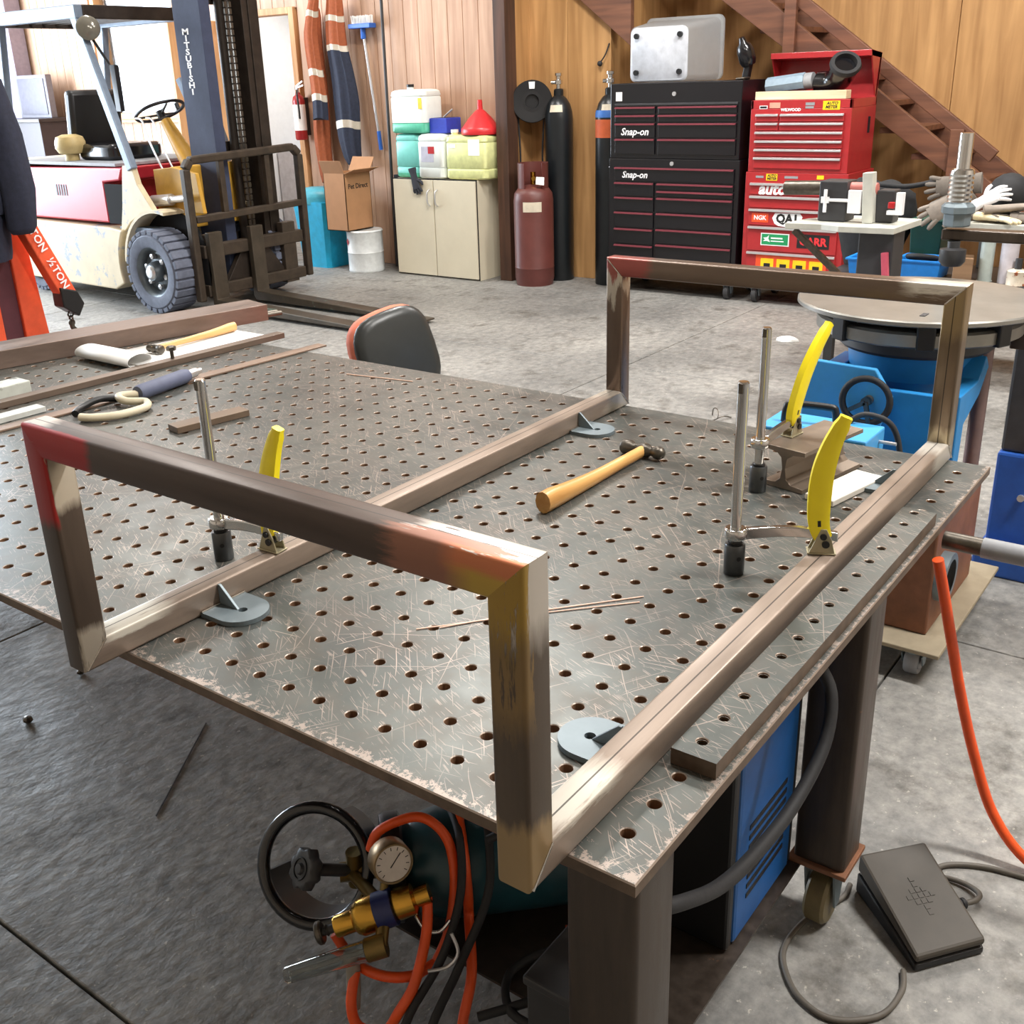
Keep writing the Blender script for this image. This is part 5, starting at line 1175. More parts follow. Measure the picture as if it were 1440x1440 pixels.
b = B(); b.lathe([(0, 0.03), (0.055, 0.03), (0.058, 0.0), (0.085, 0.0), (0.085, 0.12), (0, 0.12)], ho, ha, 28); part(hr, 'hub', b, m_black, smooth=40)
b = B()
for k in range(3): b.torus(ho+ha*(0.028+k*0.018), ha, 0.13, 0.011, 36, 8)
part(hr, 'cable_winding', b, m_rubber, smooth=60, kind='stuff')
hs = Vector((0.6, -0.8, 0))
b = B(); b.fprism([(-0.022, 0.10), (0.022, 0.10), (0.026, 0.155), (-0.026, 0.155)], ho-ha*0.007, hs, (0, 0, 1), -ha*0.002); part(hr, 'sticker', b, m_paper)
b = B(); b.tube(smooth_path([ho+ha*0.05-hs*0.12+Vector((0, 0, -0.08)), (6.93, 4.93, 1.1), (6.95, 4.935, 0.85), (7.0, 4.90, 0.70)], 5), 0.008, 8); part(hr, 'loose_cable', b, m_rubber, smooth=60)
b = B(); b.tube(smooth_path([ho+ha*0.05+hs*0.10+Vector((0, 0, -0.10)), (7.05, 4.78, 1.1), (7.05, 4.80, 0.85), (7.0, 4.90, 0.70)], 5), 0.008, 8); part(hr, 'loose_cable', b, m_rubber, smooth=60)
b = B(); b.tube(smooth_path([(7.16, 4.19, 1.90), (7.145, 4.215, 1.82), (7.14, 4.26, 1.76)], 5), 0.006, 6); b.sphere((7.14, 4.265, 1.75), 0.022); solo('hanging_wire', b, m_rubber, 'short dark wire with a plug hanging on the ply wall', 'wire', (7.14, 4.25, 1.8), smooth=60)
# ------------------------------------------------------------------ black tool chest and roll cabinet
m_trim = mat('dark_red_trim', (122, 56, 66), 0.35, 0.3, 0.08)
m_tblk = mat('tool_chest_black', (14, 13, 18), 0.3, 0, 0.08, coat=0.15)
FX = 6.80
def drawer(root, y0, y1, z0_, z1_, trim, mbody, fx=FX, hh=0.014):
    b = B(); b.box(fx-0.012, fx+0.02, y0+0.004, y1-0.004, z0_+0.004, z1_-0.004); d_ = part(root, 'drawer', b, mbody, bevel=0.002)
    b = B(); b.prism([(fx-0.012, z1_-0.005), (fx-0.026, z1_-0.008), (fx-0.028, z1_-0.005-hh), (fx-0.012, z1_-0.003-hh)], y0+0.006, y1-0.006, 'xz'); part(d_, 'handle', b, trim, bevel=0.001)
    return d_
tc = thing('black_top_chest', 'black top tool chest with dark red drawer trims under the clear tub', 'tool chest', (7.1, 3.41, 1.045))
b = B(); b.box(FX, 7.36, 2.86, 3.96, 1.046, 1.597); part(tc, 'body', b, m_tblk, bevel=0.006)
rowsz = [1.432, 1.372, 1.312, 1.198, 1.075]
for y0, y1 in ((3.555, 3.915), (2.885, 3.535)):
    for za, zb in zip(rowsz[1:], rowsz[:-1]): drawer(tc, y0, y1, za, zb, m_trim, m_tblk)
b = B(); b.box(FX-0.012, FX, 2.885, 3.915, 1.436, 1.452); part(tc, 'lid_lip', b, m_dgrey, bevel=0.002)
b = B(); b.lathe([(0, 0), (0.016, 0), (0.016, 0.008), (0, 0.008)], (FX, 3.405, 1.515), (-1, 0, 0), 16); part(tc, 'lock', b, m_alu, smooth=40)
b = B(); b.box(FX-0.002, FX, 3.855, 3.91, 1.47, 1.535); part(tc, 'sticker', b, m_paper)
text(tc, 'lettering', 'Snap-on', 0.075, (FX-0.0135, 3.735, 1.243), (0, -1, 0), (0, 0, 1), m_inkw, shear=0.25, bold=0.0015)
rc = thing('black_roll_cabinet', 'black roller tool cabinet with dark red drawer trims on castors', 'tool chest', (7.1, 3.41, 0))
b = B(); b.box(FX, 7.36, 2.85, 3.97, 0.13, 1.045); part(rc, 'body', b, m_tblk, bevel=0.006)
drawer(rc, 2.885, 3.915, 0.872, 0.985, m_trim, m_tblk)
zL = [0.870, 0.757, 0.641, 0.513, 0.384, 0.260, 0.15]; zR = [0.870, 0.813, 0.761, 0.644, 0.521, 0.402, 0.280, 0.15]
for y0, y1, zz_ in ((3.555, 3.915, zL), (2.885, 3.535, zR)):
    for za, zb in zip(zz_[1:], zz_[:-1]): drawer(rc, y0, y1, za, zb, m_trim, m_tblk)
b = B(); b.lathe([(0, 0), (0.016, 0), (0.016, 0.008), (0, 0.008)], (FX, 3.41, 1.012), (-1, 0, 0), 16); part(rc, 'lock', b, m_alu, smooth=40)
text(rc, 'lettering', 'Snap-on', 0.07, (FX-0.0135, 3.73, 0.922), (0, -1, 0), (0, 0, 1), m_inkw, shear=0.25, bold=0.0015)
b = B(); b.tube(smooth_path([(6.84, 3.97, 0.98), (6.84, 3.99, 0.97), (6.90, 3.99, 0.97), (6.90, 3.97, 0.98)], 3), 0.008, 8); part(rc, 'side_handle', b, m_chrome, smooth=50)
def castor(root, x, y, h, r, m_=None):
    b = B(); b.cyl((x, y, h-0.02), (x, y, h), 0.03, seg=14)
    for s in (-0.028, 0.028): b.prism([(x-0.03, h-0.02), (x+0.03, h-0.02), (x+0.012, r*0.8), (x-0.012, r*0.8)], y+s-0.002, y+s+0.002, 'xz')
    c_ = part(root, 'castor', b, m_zinc)
    b = B(); b.lathe([(0, -0.02), (r*0.6, -0.02), (r*0.62, -0.016), (r*0.9, -0.02), (r, -0.014), (r, 0.014), (r*0.9, 0.02), (r*0.6, 0.02), (0, 0.02)], (x, y, r+0.0005), (0, 1, 0), 20); part(c_, 'wheel', b, m_ or m_dgrey, smooth=40)
for x, y in ((6.87, 2.93), (6.87, 3.88), (7.28, 2.93), (7.28, 3.88)): castor(rc, x, y, 0.129, 0.06)
# clear storage tub on its side
m_clear = mat('clear_frosted_plastic', (206, 212, 216), 0.3, 0, 0.04, trans=0.55, alpha=0.6)
tb = thing('storage_tub', 'clear plastic storage tub on its side on the black tool chest', 'storage tub', (7.1, 3.5, 1.6))
def sq(x, y0, y1, z0_, z1_, r, n=4):
    pts = []
    for cy, cz, a0 in ((y1-r, z1_-r, 0), (y0+r, z1_-r, PI/2), (y0+r, z0_+r, PI), (y1-r, z0_+r, 1.5*PI)):
        for i in range(n+1): a = a0+PI/2*i/n; pts.append((x, cy+math.cos(a)*r, cz+math.sin(a)*r))
    return pts
b = B(); b.loft([sq(6.93, 3.37, 3.86, 1.605, 1.99, 0.04), sq(6.945, 3.36, 3.87, 1.60, 2.0, 0.05), sq(7.33, 3.30, 3.93, 1.60, 2.05, 0.05), sq(7.335, 3.28, 3.95, 1.599, 2.07, 0.05), sq(7.36, 3.28, 3.95, 1.599, 2.07, 0.05)]); part(tb, 'shell', b, m_clear, smooth=40)
b = B(); b.loft([sq(6.922, 3.38, 3.85, 1.612, 1.98, 0.05), sq(6.93, 3.37, 3.86, 1.605, 1.99, 0.05)]); part(tb, 'base_panel', b, mat('frosted_base', (188, 192, 200), 0.35), smooth=40)
for y, z in ((3.43, 1.67), (3.80, 1.67), (3.43, 1.93), (3.80, 1.93)):
    b = B(); b.cyl((6.922, y, z), (6.90, y, z), 0.02, seg=12); part(tb, 'castor', b, m_black, smooth=40)
# black air tool
at_ = thing('impact_wrench', 'black air tool standing at the right end of the black tool chest', 'air tool', (7.05, 2.95, 1.6))
b = B(); b.lathe([(0, 0), (0.05, 0), (0.062, 0.03), (0.062, 0.10), (0.05, 0.14), (0.03, 0.16), (0.02, 0.2), (0, 0.2)], (7.05, 2.93, 1.70), (-0.3, 0.2, 0.9), 20); part(at_, 'housing', b, m_blackgl, smooth=40)
b = B(); b.beam((7.05, 2.95, 1.60), (7.05, 2.93, 1.72), 0.05, 0.06, up=(1, 0, 0)); part(at_, 'grip', b, m_black, bevel=0.01)
b = B(); b.tube(smooth_path([(7.02, 2.96, 1.604), (6.96, 2.97, 1.606), (6.90, 2.95, 1.606), (6.92, 2.90, 1.61), (7.0, 2.90, 1.61)], 5), 0.008, 8); part(at_, 'air_fitting', b, m_iron, smooth=50)

# ------------------------------------------------------------------ red tool chest and cabinet
rt_ = thing('red_top_chest', 'red top tool chest with open lid and aluminium drawer trims', 'tool chest', (7.05, 2.41, 0.965))
b = B(); b.box(FX, 7.30, 2.05, 2.785, 0.966, 1.40); b.box(FX, FX+0.02, 2.05, 2.785, 1.40, 1.458); b.box(7.28, 7.30, 2.05, 2.785, 1.40, 1.458); b.box(FX, 7.30, 2.05, 2.07, 1.40, 1.458); b.box(FX, 7.30, 2.765, 2.785, 1.40, 1.458)
part(rt_, 'body', b, m_red, bevel=0.003)
zU = [1.372, 1.312, 1.252, 1.192, 1.134, 1.076, 0.99]
for i, (za, zb) in enumerate(zip(zU[1:], zU[:-1])):
    if i < 2: drawer(rt_, 2.565, 2.745, za, zb, m_alu, m_red, hh=0.016); drawer(rt_, 2.092, 2.561, za, zb, m_alu, m_red, hh=0.016)
    else: drawer(rt_, 2.092, 2.745, za, zb, m_alu, m_red, hh=0.016)
b = B(); b.prism([(7.255, 1.45), (7.28, 1.45), (7.33, 1.75), (7.10, 1.77), (7.10, 1.73), (7.29, 1.715)], 2.05, 2.785, 'xz'); lid = part(rt_, 'lid', b, m_red, bevel=0.002)
for y0 in (2.05, 2.775):
    b = B(); b.prism([(7.26, 1.46), (7.29, 1.46), (7.33, 1.75), (7.10, 1.77)], y0, y0+0.01, 'xz'); part(lid, 'cheek', b, m_red)
b = B(); b.box(7.15, 7.16, 2.036, 2.05, 1.22, 1.33); part(rt_, 'side_handle', b, m_black)
def sticker(root, y0, y1, z0_, z1_, m_, fx=FX-0.0005, name='sticker'):
    b = B(); b.box(fx-0.0012, fx, min(y0, y1), max(y0, y1), z0_, z1_); return part(root, name, b, m_)
m_stY = mat('sticker_yellow', (240, 200, 30), 0.4); m_stG = mat('sticker_green', (30, 140, 86), 0.4); m_stO = mat('sticker_orange', (230, 80, 40), 0.4); m_stP = mat('sticker_pink', (226, 150, 130), 0.4); m_stB = mat('sticker_black', (30, 28, 30), 0.4)
TXT = dict(right=(0, -1, 0), up=(0, 0, 1))
def stxt(root, s, size, y, z, m_, fx=FX-0.0018, **k): text(root, 'lettering', s, size, (fx, y, z), (0, -1, 0), (0, 0, 1), m_, **k)
sticker(rt_, 2.66, 2.72, 1.40, 1.422, m_inkw); sticker(rt_, 2.665, 2.715, 1.404, 1.418, m_stB, FX-0.0015)
sticker(rt_, 2.565, 2.645, 1.405, 1.442, m_stP)
stxt(rt_, 'WILWOOD', 0.028, 2.485, 1.392, m_inkw, bold=0.001)
sticker(rt_, 2.32, 2.38, 1.40, 1.415, m_grey); sticker(rt_, 2.315, 2.38, 1.42, 1.44, m_grey)
sticker(rt_, 2.135, 2.255, 1.390, 1.448, m_stY); stxt(rt_, 'AUTO', 0.028, 2.19, 1.432, m_ink, bold=0.001, shear=0.2); stxt(rt_, 'METER', 0.028, 2.195, 1.407, m_ink, bold=0.001, shear=0.2)
rl = thing('red_roll_cabinet', 'red roller tool cabinet covered in racing stickers', 'tool chest', (7.05, 2.41, 0))
b = B(); b.box(FX, 7.33, 2.035, 2.80, 0.13, 0.965); part(rl, 'body', b, m_red, bevel=0.004)
zW = [0.897, 0.805, 0.712, 0.586, 0.400, 0.16]
for za, zb in zip(zW[1:], zW[:-1]): drawer(rl, 2.075, 2.76, za, zb, m_alu, m_red, hh=0.018)
dx = FX-0.0125
sticker(rl, 2.66, 2.72, 0.925, 0.94, m_grey); sticker(rl, 2.555, 2.64, 0.908, 0.955, m_stY); stxt(rl, 'AUTO', 0.024, 2.597, 0.942, m_ink, bold=0.001, shear=0.2); stxt(rl, 'METER', 0.024, 2.597, 0.921, m_ink, bold=0.001, shear=0.2)
sticker(rl, 2.40, 2.50, 0.925, 0.942, m_grey); sticker(rl, 2.21, 2.26, 0.925, 0.952, m_stY)
stxt(rl, 'auto', 0.115, 2.585, 0.848, m_inkw, fx=dx-0.0006, shear=0.2, bold=0.004)
sticker(rl, 2.60, 2.73, 0.610, 0.675, m_stO, dx); stxt(rl, 'NGK', 0.045, 2.665, 0.642, m_inkw, fx=dx-0.0014, bold=0.001)
b = B(); pts = [(2.57, 0.645), (2.55, 0.68), (2.36, 0.685), (2.34, 0.66), (2.36, 0.60), (2.45, 0.595), (2.46, 0.585), (2.52, 0.59), (2.55, 0.605)]; b.prism(pts, dx-0.0012, dx, 'yz'); part(rl, 'sticker', b, m_inkw)
stxt(rl, 'QA1', 0.085, 2.455, 0.641, m_ink, fx=dx-0.0014, bold=0.004)
sticker(rl, 2.43, 2.65, 0.445, 0.535, m_inkw, dx); sticker(rl, 2.438, 2.642, 0.452, 0.528, m_stG, dx-0.001)
b = B(); b.prism([(2.63, 0.50), (2.60, 0.505), (2.585, 0.522), (2.59, 0.495), (2.575, 0.47), (2.60, 0.478), (2.63, 0.475), (2.615, 0.488)], dx-0.003, dx-0.0022, 'yz'); part(rl, 'sticker', b, m_inkw)
sticker(rl, 2.48, 2.57, 0.495, 0.505, m_inkw, dx-0.0022); sticker(rl, 2.47, 2.57, 0.475, 0.482, m_inkw, dx-0.0022)
sticker(rl, 2.13, 2.37, 0.44, 0.54, m_stB, dx); stxt(rl, 'CARR', 0.078, 2.25, 0.487, mat('sticker_red', (214, 50, 56), 0.4), fx=dx-0.0014, bold=0.003)
sticker(rl, 2.14, 2.68, 0.215, 0.375, m_stO, dx); 
for k in range(4): sticker(rl, 2.54-k*0.125, 2.64-k*0.125, 0.255, 0.35, m_stY, dx-0.0012); sticker(rl, 2.565-k*0.125, 2.615-k*0.125, 0.28, 0.315, m_stB, dx-0.0024)
for x, y in ((6.87, 2.12), (6.87, 2.70), (7.25, 2.12), (7.25, 2.70)): castor(rl, x, y, 0.129, 0.06)
# things in the open red chest
b = B(); b.box(6.805, 6.90, 2.10, 2.76, 1.459, 1.515); solo('timber_block', b, wood('pale_pine', (206, 178, 138), (232, 214, 186), 'y', 2), 'pale timber length across the open red chest', 'timber', (6.85, 2.43, 1.459), bevel=0.003)
b = B(); b.cyl((7.0, 2.80-0.05, 1.545), (7.0, 2.47, 1.575), 0.062, seg=8); cq = solo('cardboard_tube', b, mat('blue_grey_wrap', (128, 148, 164), 0.5), 'blue-grey wrapped tube lying in the open red chest', 'tube', (7.0, 2.6, 1.46), smooth=20)
b = B(); b.cyl((7.0, 2.469, 1.575), (7.0, 2.41, 1.58), 0.056, seg=20); part(cq, 'end_cap', b, m_grey, smooth=40)
hm = thing('exhaust_elbow', 'black rubber duct elbow lying in the open red chest', 'duct', (7.0, 2.22, 1.46))
b = B(); b.tube(smooth_path([(7.03, 2.39, 1.56), (7.02, 2.29, 1.56), (6.99, 2.22, 1.60), (6.93, 2.17, 1.67)], 5), 0.085, 20, rf=lambda q: 0.078+0.018*q); part(hm, 'bend', b, m_blackgl, smooth=45)
b = B(); dv = Vector((-0.7, -0.4, 0.75)).normalized(); b.lathe([(0.072, -0.02), (0.10, -0.02), (0.108, 0.0), (0.10, 0.022), (0.076, 0.022), (0.072, -0.02)], Vector((6.925, 2.165, 1.678)), dv, 28); part(hm, 'rim', b, m_rubber, smooth=45)

# ------------------------------------------------------------------ office chair behind the table
ROTCH = 70
ch_ = thing('office_chair', 'office chair with black back shell and orange pad behind the table', 'chair', (2.38, 2.08, 0))
m_pad = mat('orange_upholstery', (226, 122, 92), 0.8)
def back_loop(x, s, top=0.875, bot=0.52):
    pts = []
    for k in range(28):
        a = 2*PI*k/28; c, sn = math.cos(a), math.sin(a)
        e = 0.62
        pts.append((x, 2.10+0.165*s*math.copysign(abs(c)**e, c), (top+bot)/2+(top-bot)/2*s*math.copysign(abs(sn)**e, sn)))
    return pts
R8 = Matrix.Translation((2.14, 2.1, 0.55)) @ Matrix.Rotation(math.radians(10), 4, 'Y') @ Matrix.Rotation(math.radians(-12), 4, 'X') @ Matrix.Translation((-2.14, -2.1, -0.55))
b = B(); b.loft([back_loop(2.105, 0.80), back_loop(2.11, 0.93), back_loop(2.125, 1.0), back_loop(2.145, 1.0)]); bmesh.ops.transform(b.bm, matrix=R8, verts=b.bm.verts); part(ch_, 'back_shell', b, mat('chair_shell', (50, 52, 51), 0.35), smooth=50)
b = B(); b.loft([back_loop(2.145, 1.0), back_loop(2.165, 1.03), back_loop(2.20, 1.02), back_loop(2.22, 0.92)]); bmesh.ops.transform(b.bm, matrix=R8, verts=b.bm.verts); part(ch_, 'back_pad', b, m_pad, smooth=50)
b = B(); b.rbox(2.22, 2.66, 1.87, 2.31, 0.44, 0.50, 0.08); part(ch_, 'seat_pad', b, m_pad, bevel=0.02, smooth=40)
b = B(); b.rbox(2.23, 2.65, 1.88, 2.30, 0.41, 0.439, 0.08); part(ch_, 'seat_shell', b, m_black, bevel=0.005, smooth=40)
b = B(); b.tube(smooth_path([(2.30, 2.09, 0.405), (2.17, 2.09, 0.42), (2.135, 2.09, 0.50), (2.145, 2.09, 0.62)], 5), 0.018, 10); part(ch_, 'back_bracket', b, m_black, smooth=50)
b = B(); b.cyl((2.44, 2.09, 0.10), (2.44, 2.09, 0.41), 0.025, seg=14); part(ch_, 'gas_stem', b, m_chrome, smooth=40)
for k in range(5):
    a = 2*PI*k/5+0.3; e = Vector((2.44+0.28*math.cos(a), 2.09+0.28*math.sin(a), 0.075))
    b = B(); b.beam((2.44, 2.09, 0.11), e, 0.04, 0.03); lg = part(ch_, 'base_arm', b, m_black, bevel=0.006)
    b = B(); b.cyl(e+Vector((0, -0.02, -0.046)), e+Vector((0, 0.02, -0.046)), 0.0285, seg=14); part(lg, 'castor', b, m_black, smooth=40)

ch_.location = (2.262, 2.30, 0); ch_.rotation_euler = (0, 0, math.radians(ROTCH))

# ------------------------------------------------------------------ welding positioner (right of the far table end)
wp = thing('welding_positioner', 'blue welding positioner with round steel turntable beyond the table', 'welding positioner', (2.5, 0.34, 0))
m_disc = mat('turned_steel_disc', (150, 148, 142), 0.35, 0.7, 0.12, 10)
DC = Vector((2.56, 0.325, 0.0))
b = B(); b.lathe([(0, 0.985), (0.355, 0.985), (0.362, 0.989), (0.362, 0.999), (0.357, 1.003), (0, 1.003)], DC, (0, 0, 1), 64); dp = part(wp, 'turntable', b, m_disc, smooth=30)
b = B(); b.box(2.29, 2.33, 0.235, 0.25, 1.0031, 1.005); part(dp, 'slot_mark', b, m_dgrey)
b = B(); b.lathe([(0.10, 0.965), (0.27, 0.965), (0.28, 0.97), (0.28, 0.984), (0.1, 0.984)], DC, (0, 0, 1), 48); part(wp, 'clamp_ring', b, m_iron, smooth=30)
b = B(); b.lathe([(0.05, 0.91), (0.29, 0.91), (0.30, 0.916), (0.30, 0.950), (0.29, 0.956), (0.05, 0.956)], DC, (0, 0, 1), 48); part(wp, 'face_ring', b, m_disc, smooth=30)
b = B(); b.lathe([(0.0, 0.86), (0.22, 0.86), (0.23, 0.87), (0.23, 0.909), (0, 0.909)], DC, (0, 0, 1), 48); part(wp, 'bearing', b, m_dgrey, smooth=30)
for a in (200, 245, 300, 150):
    d_ = Vector((math.cos(math.radians(a)), math.sin(math.radians(a)), 0)); s_ = Vector((-d_.y, d_.x, 0))
    b = B(); b.obox(DC+d_*0.285+Vector((0, 0, 0.945)), (0.05, 0.05, 0.075), Matrix((d_, s_, Vector((0, 0, 1)))).transposed()); part(wp, 'clamp_dog', b, m_black, bevel=0.004)
b = B(); b.lathe([(0, 0.60), (0.12, 0.60), (0.13, 0.74), (0.19, 0.78), (0.20, 0.859), (0, 0.859)], DC, (0, 0, 1), 40); part(wp, 'neck', b, m_blue, smooth=30)
b = B(); b.prism([(2.24, 0.45), (2.29, 0.45), (2.31, 0.70), (2.46, 0.75), (2.54, 0.82), (2.50, 0.86), (2.44, 0.80), (2.24, 0.80)], 0.10, 0.155, 'xz'); part(wp, 'side_plate', b, m_blue, bevel=0.004)
b = B(); b.prism([(2.24, 0.45), (2.46, 0.45), (2.60, 0.74), (2.60, 0.80), (2.24, 0.80)], 0.50, 0.555, 'xz'); part(wp, 'side_plate', b, m_blue, bevel=0.004)
b = B(); b.box(2.26, 2.44, 0.20, 0.499, 0.45, 0.64); part(wp, 'gearbox', b, m_blue, bevel=0.006)
b = B(); b.box(2.21, 2.235, 0.13, 0.53, 0.46, 0.80); part(wp, 'front_plate', b, m_blue, bevel=0.003)
b = B(); b.prism([(0.535, 0.68), (0.525, 0.855), (0.50, 0.868), (0.325, 0.862), (0.272, 0.785), (0.30, 0.69), (0.36, 0.64), (0.50, 0.64)], 2.185, 2.205, 'yz'); part(wp, 'gear_cover', b, m_ltblue, bevel=0.004)
b = B(); b.torus((2.155, 0.335, 0.775), (1, 0.1, 0), 0.066, 0.010, 36, 8); hw_ = part(wp, 'handwheel', b, m_rubber, smooth=60)
b = B(); b.cyl((2.15, 0.335, 0.772), (2.184, 0.335, 0.772), 0.014, seg=12); b.beam((2.152, 0.335, 0.772), (2.152, 0.32, 0.712), 0.012, 0.012, up=(1, 0, 0)); b.beam((2.152, 0.335, 0.772), (2.152, 0.385, 0.74), 0.012, 0.012, up=(1, 0, 0)); part(hw_, 'hub', b, m_iron, smooth=40)
b = B(); b.box(2.12, 2.60, 0.085, 0.50, 0.107, 0.449); part(wp, 'pedestal', b, mat('rust_brown_steel', (128, 84, 60), 0.6, 0.2, 0.25, 10), bevel=0.006)
b = B(); b.lathe([(0.055, 0.0), (0.075, 0.0), (0.075, 0.03), (0.055, 0.03)], (2.20, 0.055, 0.27), (0, 1, 0), 24); part(wp, 'ring_handle', b, m_zinc, smooth=40)
b = B(); b.box(2.02, 2.72, 0.02, 0.62, 0.092, 0.106); part(wp, 'trolley_deck', b, mat('dusty_deck_plate', (150, 138, 116), 0.7, 0.1, 0.2, 8), bevel=0.003)
for x, y in ((2.08, 0.10), (2.08, 0.55), (2.66, 0.08), (2.66, 0.55)):
    castor(wp, x, y, 0.091, 0.042, m_grey)
b = B(); b.box(1.80, 1.955, 0.215, 0.505, 0.54, 0.775); cx_ = part(wp, 'control_box', b, m_ltblue, bevel=0.005)
b = B(); b.box(1.955, 2.21, 0.30, 0.42, 0.58, 0.62); part(wp, 'control_bracket', b, m_blue)
b = B(); b.tube(smooth_path([(1.865, 0.46, 0.775), (1.865, 0.455, 0.815), (1.87, 0.44, 0.825), (1.885, 0.345, 0.825), (1.89, 0.33, 0.815), (1.89, 0.325, 0.775)], 5), 0.010, 8); part(cx_, 'handle', b, m_black, smooth=50)
b = B(); b.cyl((1.80, 0.26, 0.72), (1.79, 0.26, 0.72), 0.009, seg=10); part(cx_, 'button', b, m_alu, smooth=40)
b = B(); b.cyl((1.83, 0.215, 0.73), (1.83, 0.205, 0.73), 0.009, seg=10); part(cx_, 'stop_button', b, m_redpaint, smooth=40)
b = B(); b.cyl((1.91, 0.215, 0.745), (1.91, 0.17, 0.745), 0.005, seg=8); part(cx_, 'toggle', b, m_alu, smooth=40)
b = B(); b.tube(smooth_path([(1.93, 0.31, 0.775), (1.95, 0.27, 0.80), (1.98, 0.21, 0.775), (1.985, 0.18, 0.70), (1.97, 0.17, 0.58), (2.03, 0.18, 0.50), (2.10, 0.22, 0.46)], 6), 0.008, 8); part(cx_, 'cable', b, m_rubber, smooth=60)
b = B(); b.cyl((2.64, 0.135, 0.107), (2.64, 0.135, 0.95), 0.024, seg=16); part(wp, 'support_tube', b, mat('mauve_brown_tube', (128, 106, 104), 0.4, 0.4), smooth=40)
b = B(); b.box(2.62, 2.90, 0.06, 0.115, 0.89, 0.95); b.box(2.87, 2.90, 0.0, 0.115, 0.80, 0.95); part(wp, 'support_bracket', b, m_leg, bevel=0.004)

# ------------------------------------------------------------------ radial-arm machine, column at the right image edge
rm_ = thing('radial_machine', 'blue and grey machine column with chrome spindle at the right image edge', 'machine', (3.03, -0.05, 0))
m_royal = mat('royal_blue_casting', (36, 84, 166), 0.45)
b = B(); b.box(2.86, 3.35, -0.45, 0.135, 0.0, 0.085); part(rm_, 'base', b, m_royal, bevel=0.01)
b = B(); b.box(2.93, 3.15, -0.12, 0.115, 0.085, 0.43); part(rm_, 'pedestal', b, m_royal, bevel=0.01)
b = B(); b.box(2.945, 3.14, -0.11, 0.11, 0.43, 1.10); cl_ = part(rm_, 'column', b, mat('dark_steel_column', (78, 78, 80), 0.4, 0.4), bevel=0.01)
for z in (0.28, 0.52, 0.72):
    b = B(); b.cyl((2.945 if z > 0.43 else 2.93, 0.02, z), (2.93 if z > 0.43 else 2.918, 0.02, z), 0.012, seg=10); part(cl_, 'bolt', b, m_alu, smooth=40)
b = B(); b.box(3.0, 3.07, -0.40, 0.40, 1.112, 1.148); part(rm_, 'arm', b, m_leg, bevel=0.006)
q0 = Vector((3.0, 0.355, 0))
b = B(); b.cyl(q0+Vector((0, 0, 1.345)), q0+Vector((0, 0, 1.455)), 0.0225, seg=20); part(rm_, 'spindle', b, m_chrome, smooth=40)
b = B(); b.lathe([(0, 1.235), (0.036, 1.235), (0.038, 1.24)]+[(0.036+(0.003 if k % 2 else 0), 1.245+k*0.0075) for k in range(12)]+[(0.036, 1.34), (0.03, 1.345), (0, 1.345)], q0, (0, 0, 1), 24); part(rm_, 'quill_spring', b, m_chrome, smooth=25)
b = B(); b.lathe([(0, 1.16), (0.04, 1.16), (0.044, 1.165), (0.044, 1.20), (0.054, 1.205), (0.054, 1.225), (0.044, 1.235), (0, 1.235)], q0, (0, 0, 1), 8); part(rm_, 'quill_nut', b, m_zinc, smooth=20)
b = B(); b.lathe([(0, 1.03), (0.03, 1.03), (0.042, 1.045), (0.042, 1.085), (0.02, 1.09), (0.02, 1.111), (0, 1.111)], q0, (0, 0, 1), 20); part(rm_, 'chuck', b, m_dgrey, smooth=40)
b = B(); b.cyl((1.385, -0.093, 0.735), (1.385, -0.17, 0.735), 0.019, seg=18); pp = solo('receiver_pipe', b, m_iron, 'pipe stub with grey sleeve sticking out under the right table edge', 'pipe', (1.385, -0.1, 0.735), smooth=40)
b = B(); b.cyl((1.385, -0.1695, 0.735), (1.385, -0.75, 0.735), 0.0215, seg=18); part(pp, 'sleeve', b, m_grey, smooth=40)

# ------------------------------------------------------------------ pipe notcher on pedestal
nt = thing('pipe_notcher', 'pipe notching machine with white jaws on a dark pedestal', 'machine', (4.6, 1.15, 0))
m_plate = mat('pale_worn_plate', (196, 196, 186), 0.5, 0.1, 0.12, 10)
b = B(); b.prism([(4.42, 1.52), (4.44, 1.34), (4.40, 1.24), (4.42, 0.98), (4.80, 0.96), (4.82, 1.30), (4.62, 1.48)], 0.915, 0.945, 'xy'); part(nt, 'bed', b, m_plate, bevel=0.003)
b = B(); b.box(4.5, 4.68, 1.00, 1.17, 0.0, 0.914); part(nt, 'pedestal', b, m_dgrey, bevel=0.006)
b = B(); b.beam((4.50, 1.50, 0.90), (4.50, 1.19, 0.64), 0.03, 0.03); part(nt, 'strut', b, m_iron, bevel=0.002)
b = B(); b.box(4.54, 4.68, 1.26, 1.40, 0.946, 1.14); part(nt, 'bearing_block', b, m_dgrey, bevel=0.006)
b = B(); b.cyl((4.60, 1.60, 1.095), (4.60, 1.26, 1.105), 0.036, seg=18); part(nt, 'arbor', b, m_iron, smooth=40)
b = B(); b.cyl((4.60, 1.259, 1.105), (4.60, 1.13, 1.105), 0.028, seg=18); part(nt, 'hole_saw', b, mat('pink_red_saw', (196, 120, 112), 0.5), smooth=40)
b = B(); b.box(4.53, 4.545, 1.345, 1.385, 1.035, 1.065); b.cyl((4.5375, 1.365, 0.99), (4.5375, 1.365, 1.10), 0.009, seg=10); b.cyl((4.5375, 1.35, 1.05), (4.5375, 1.24, 1.05), 0.008, seg=10); part(nt, 'feed_handle', b, m_inkw, smooth=30)
b = B(); b.obox((4.56, 1.155, 1.065), (0.06, 0.05, 0.24), Matrix.Rotation(math.radians(-4), 3, 'X')); part(nt, 'jaw_plate', b, m_plate, bevel=0.003)
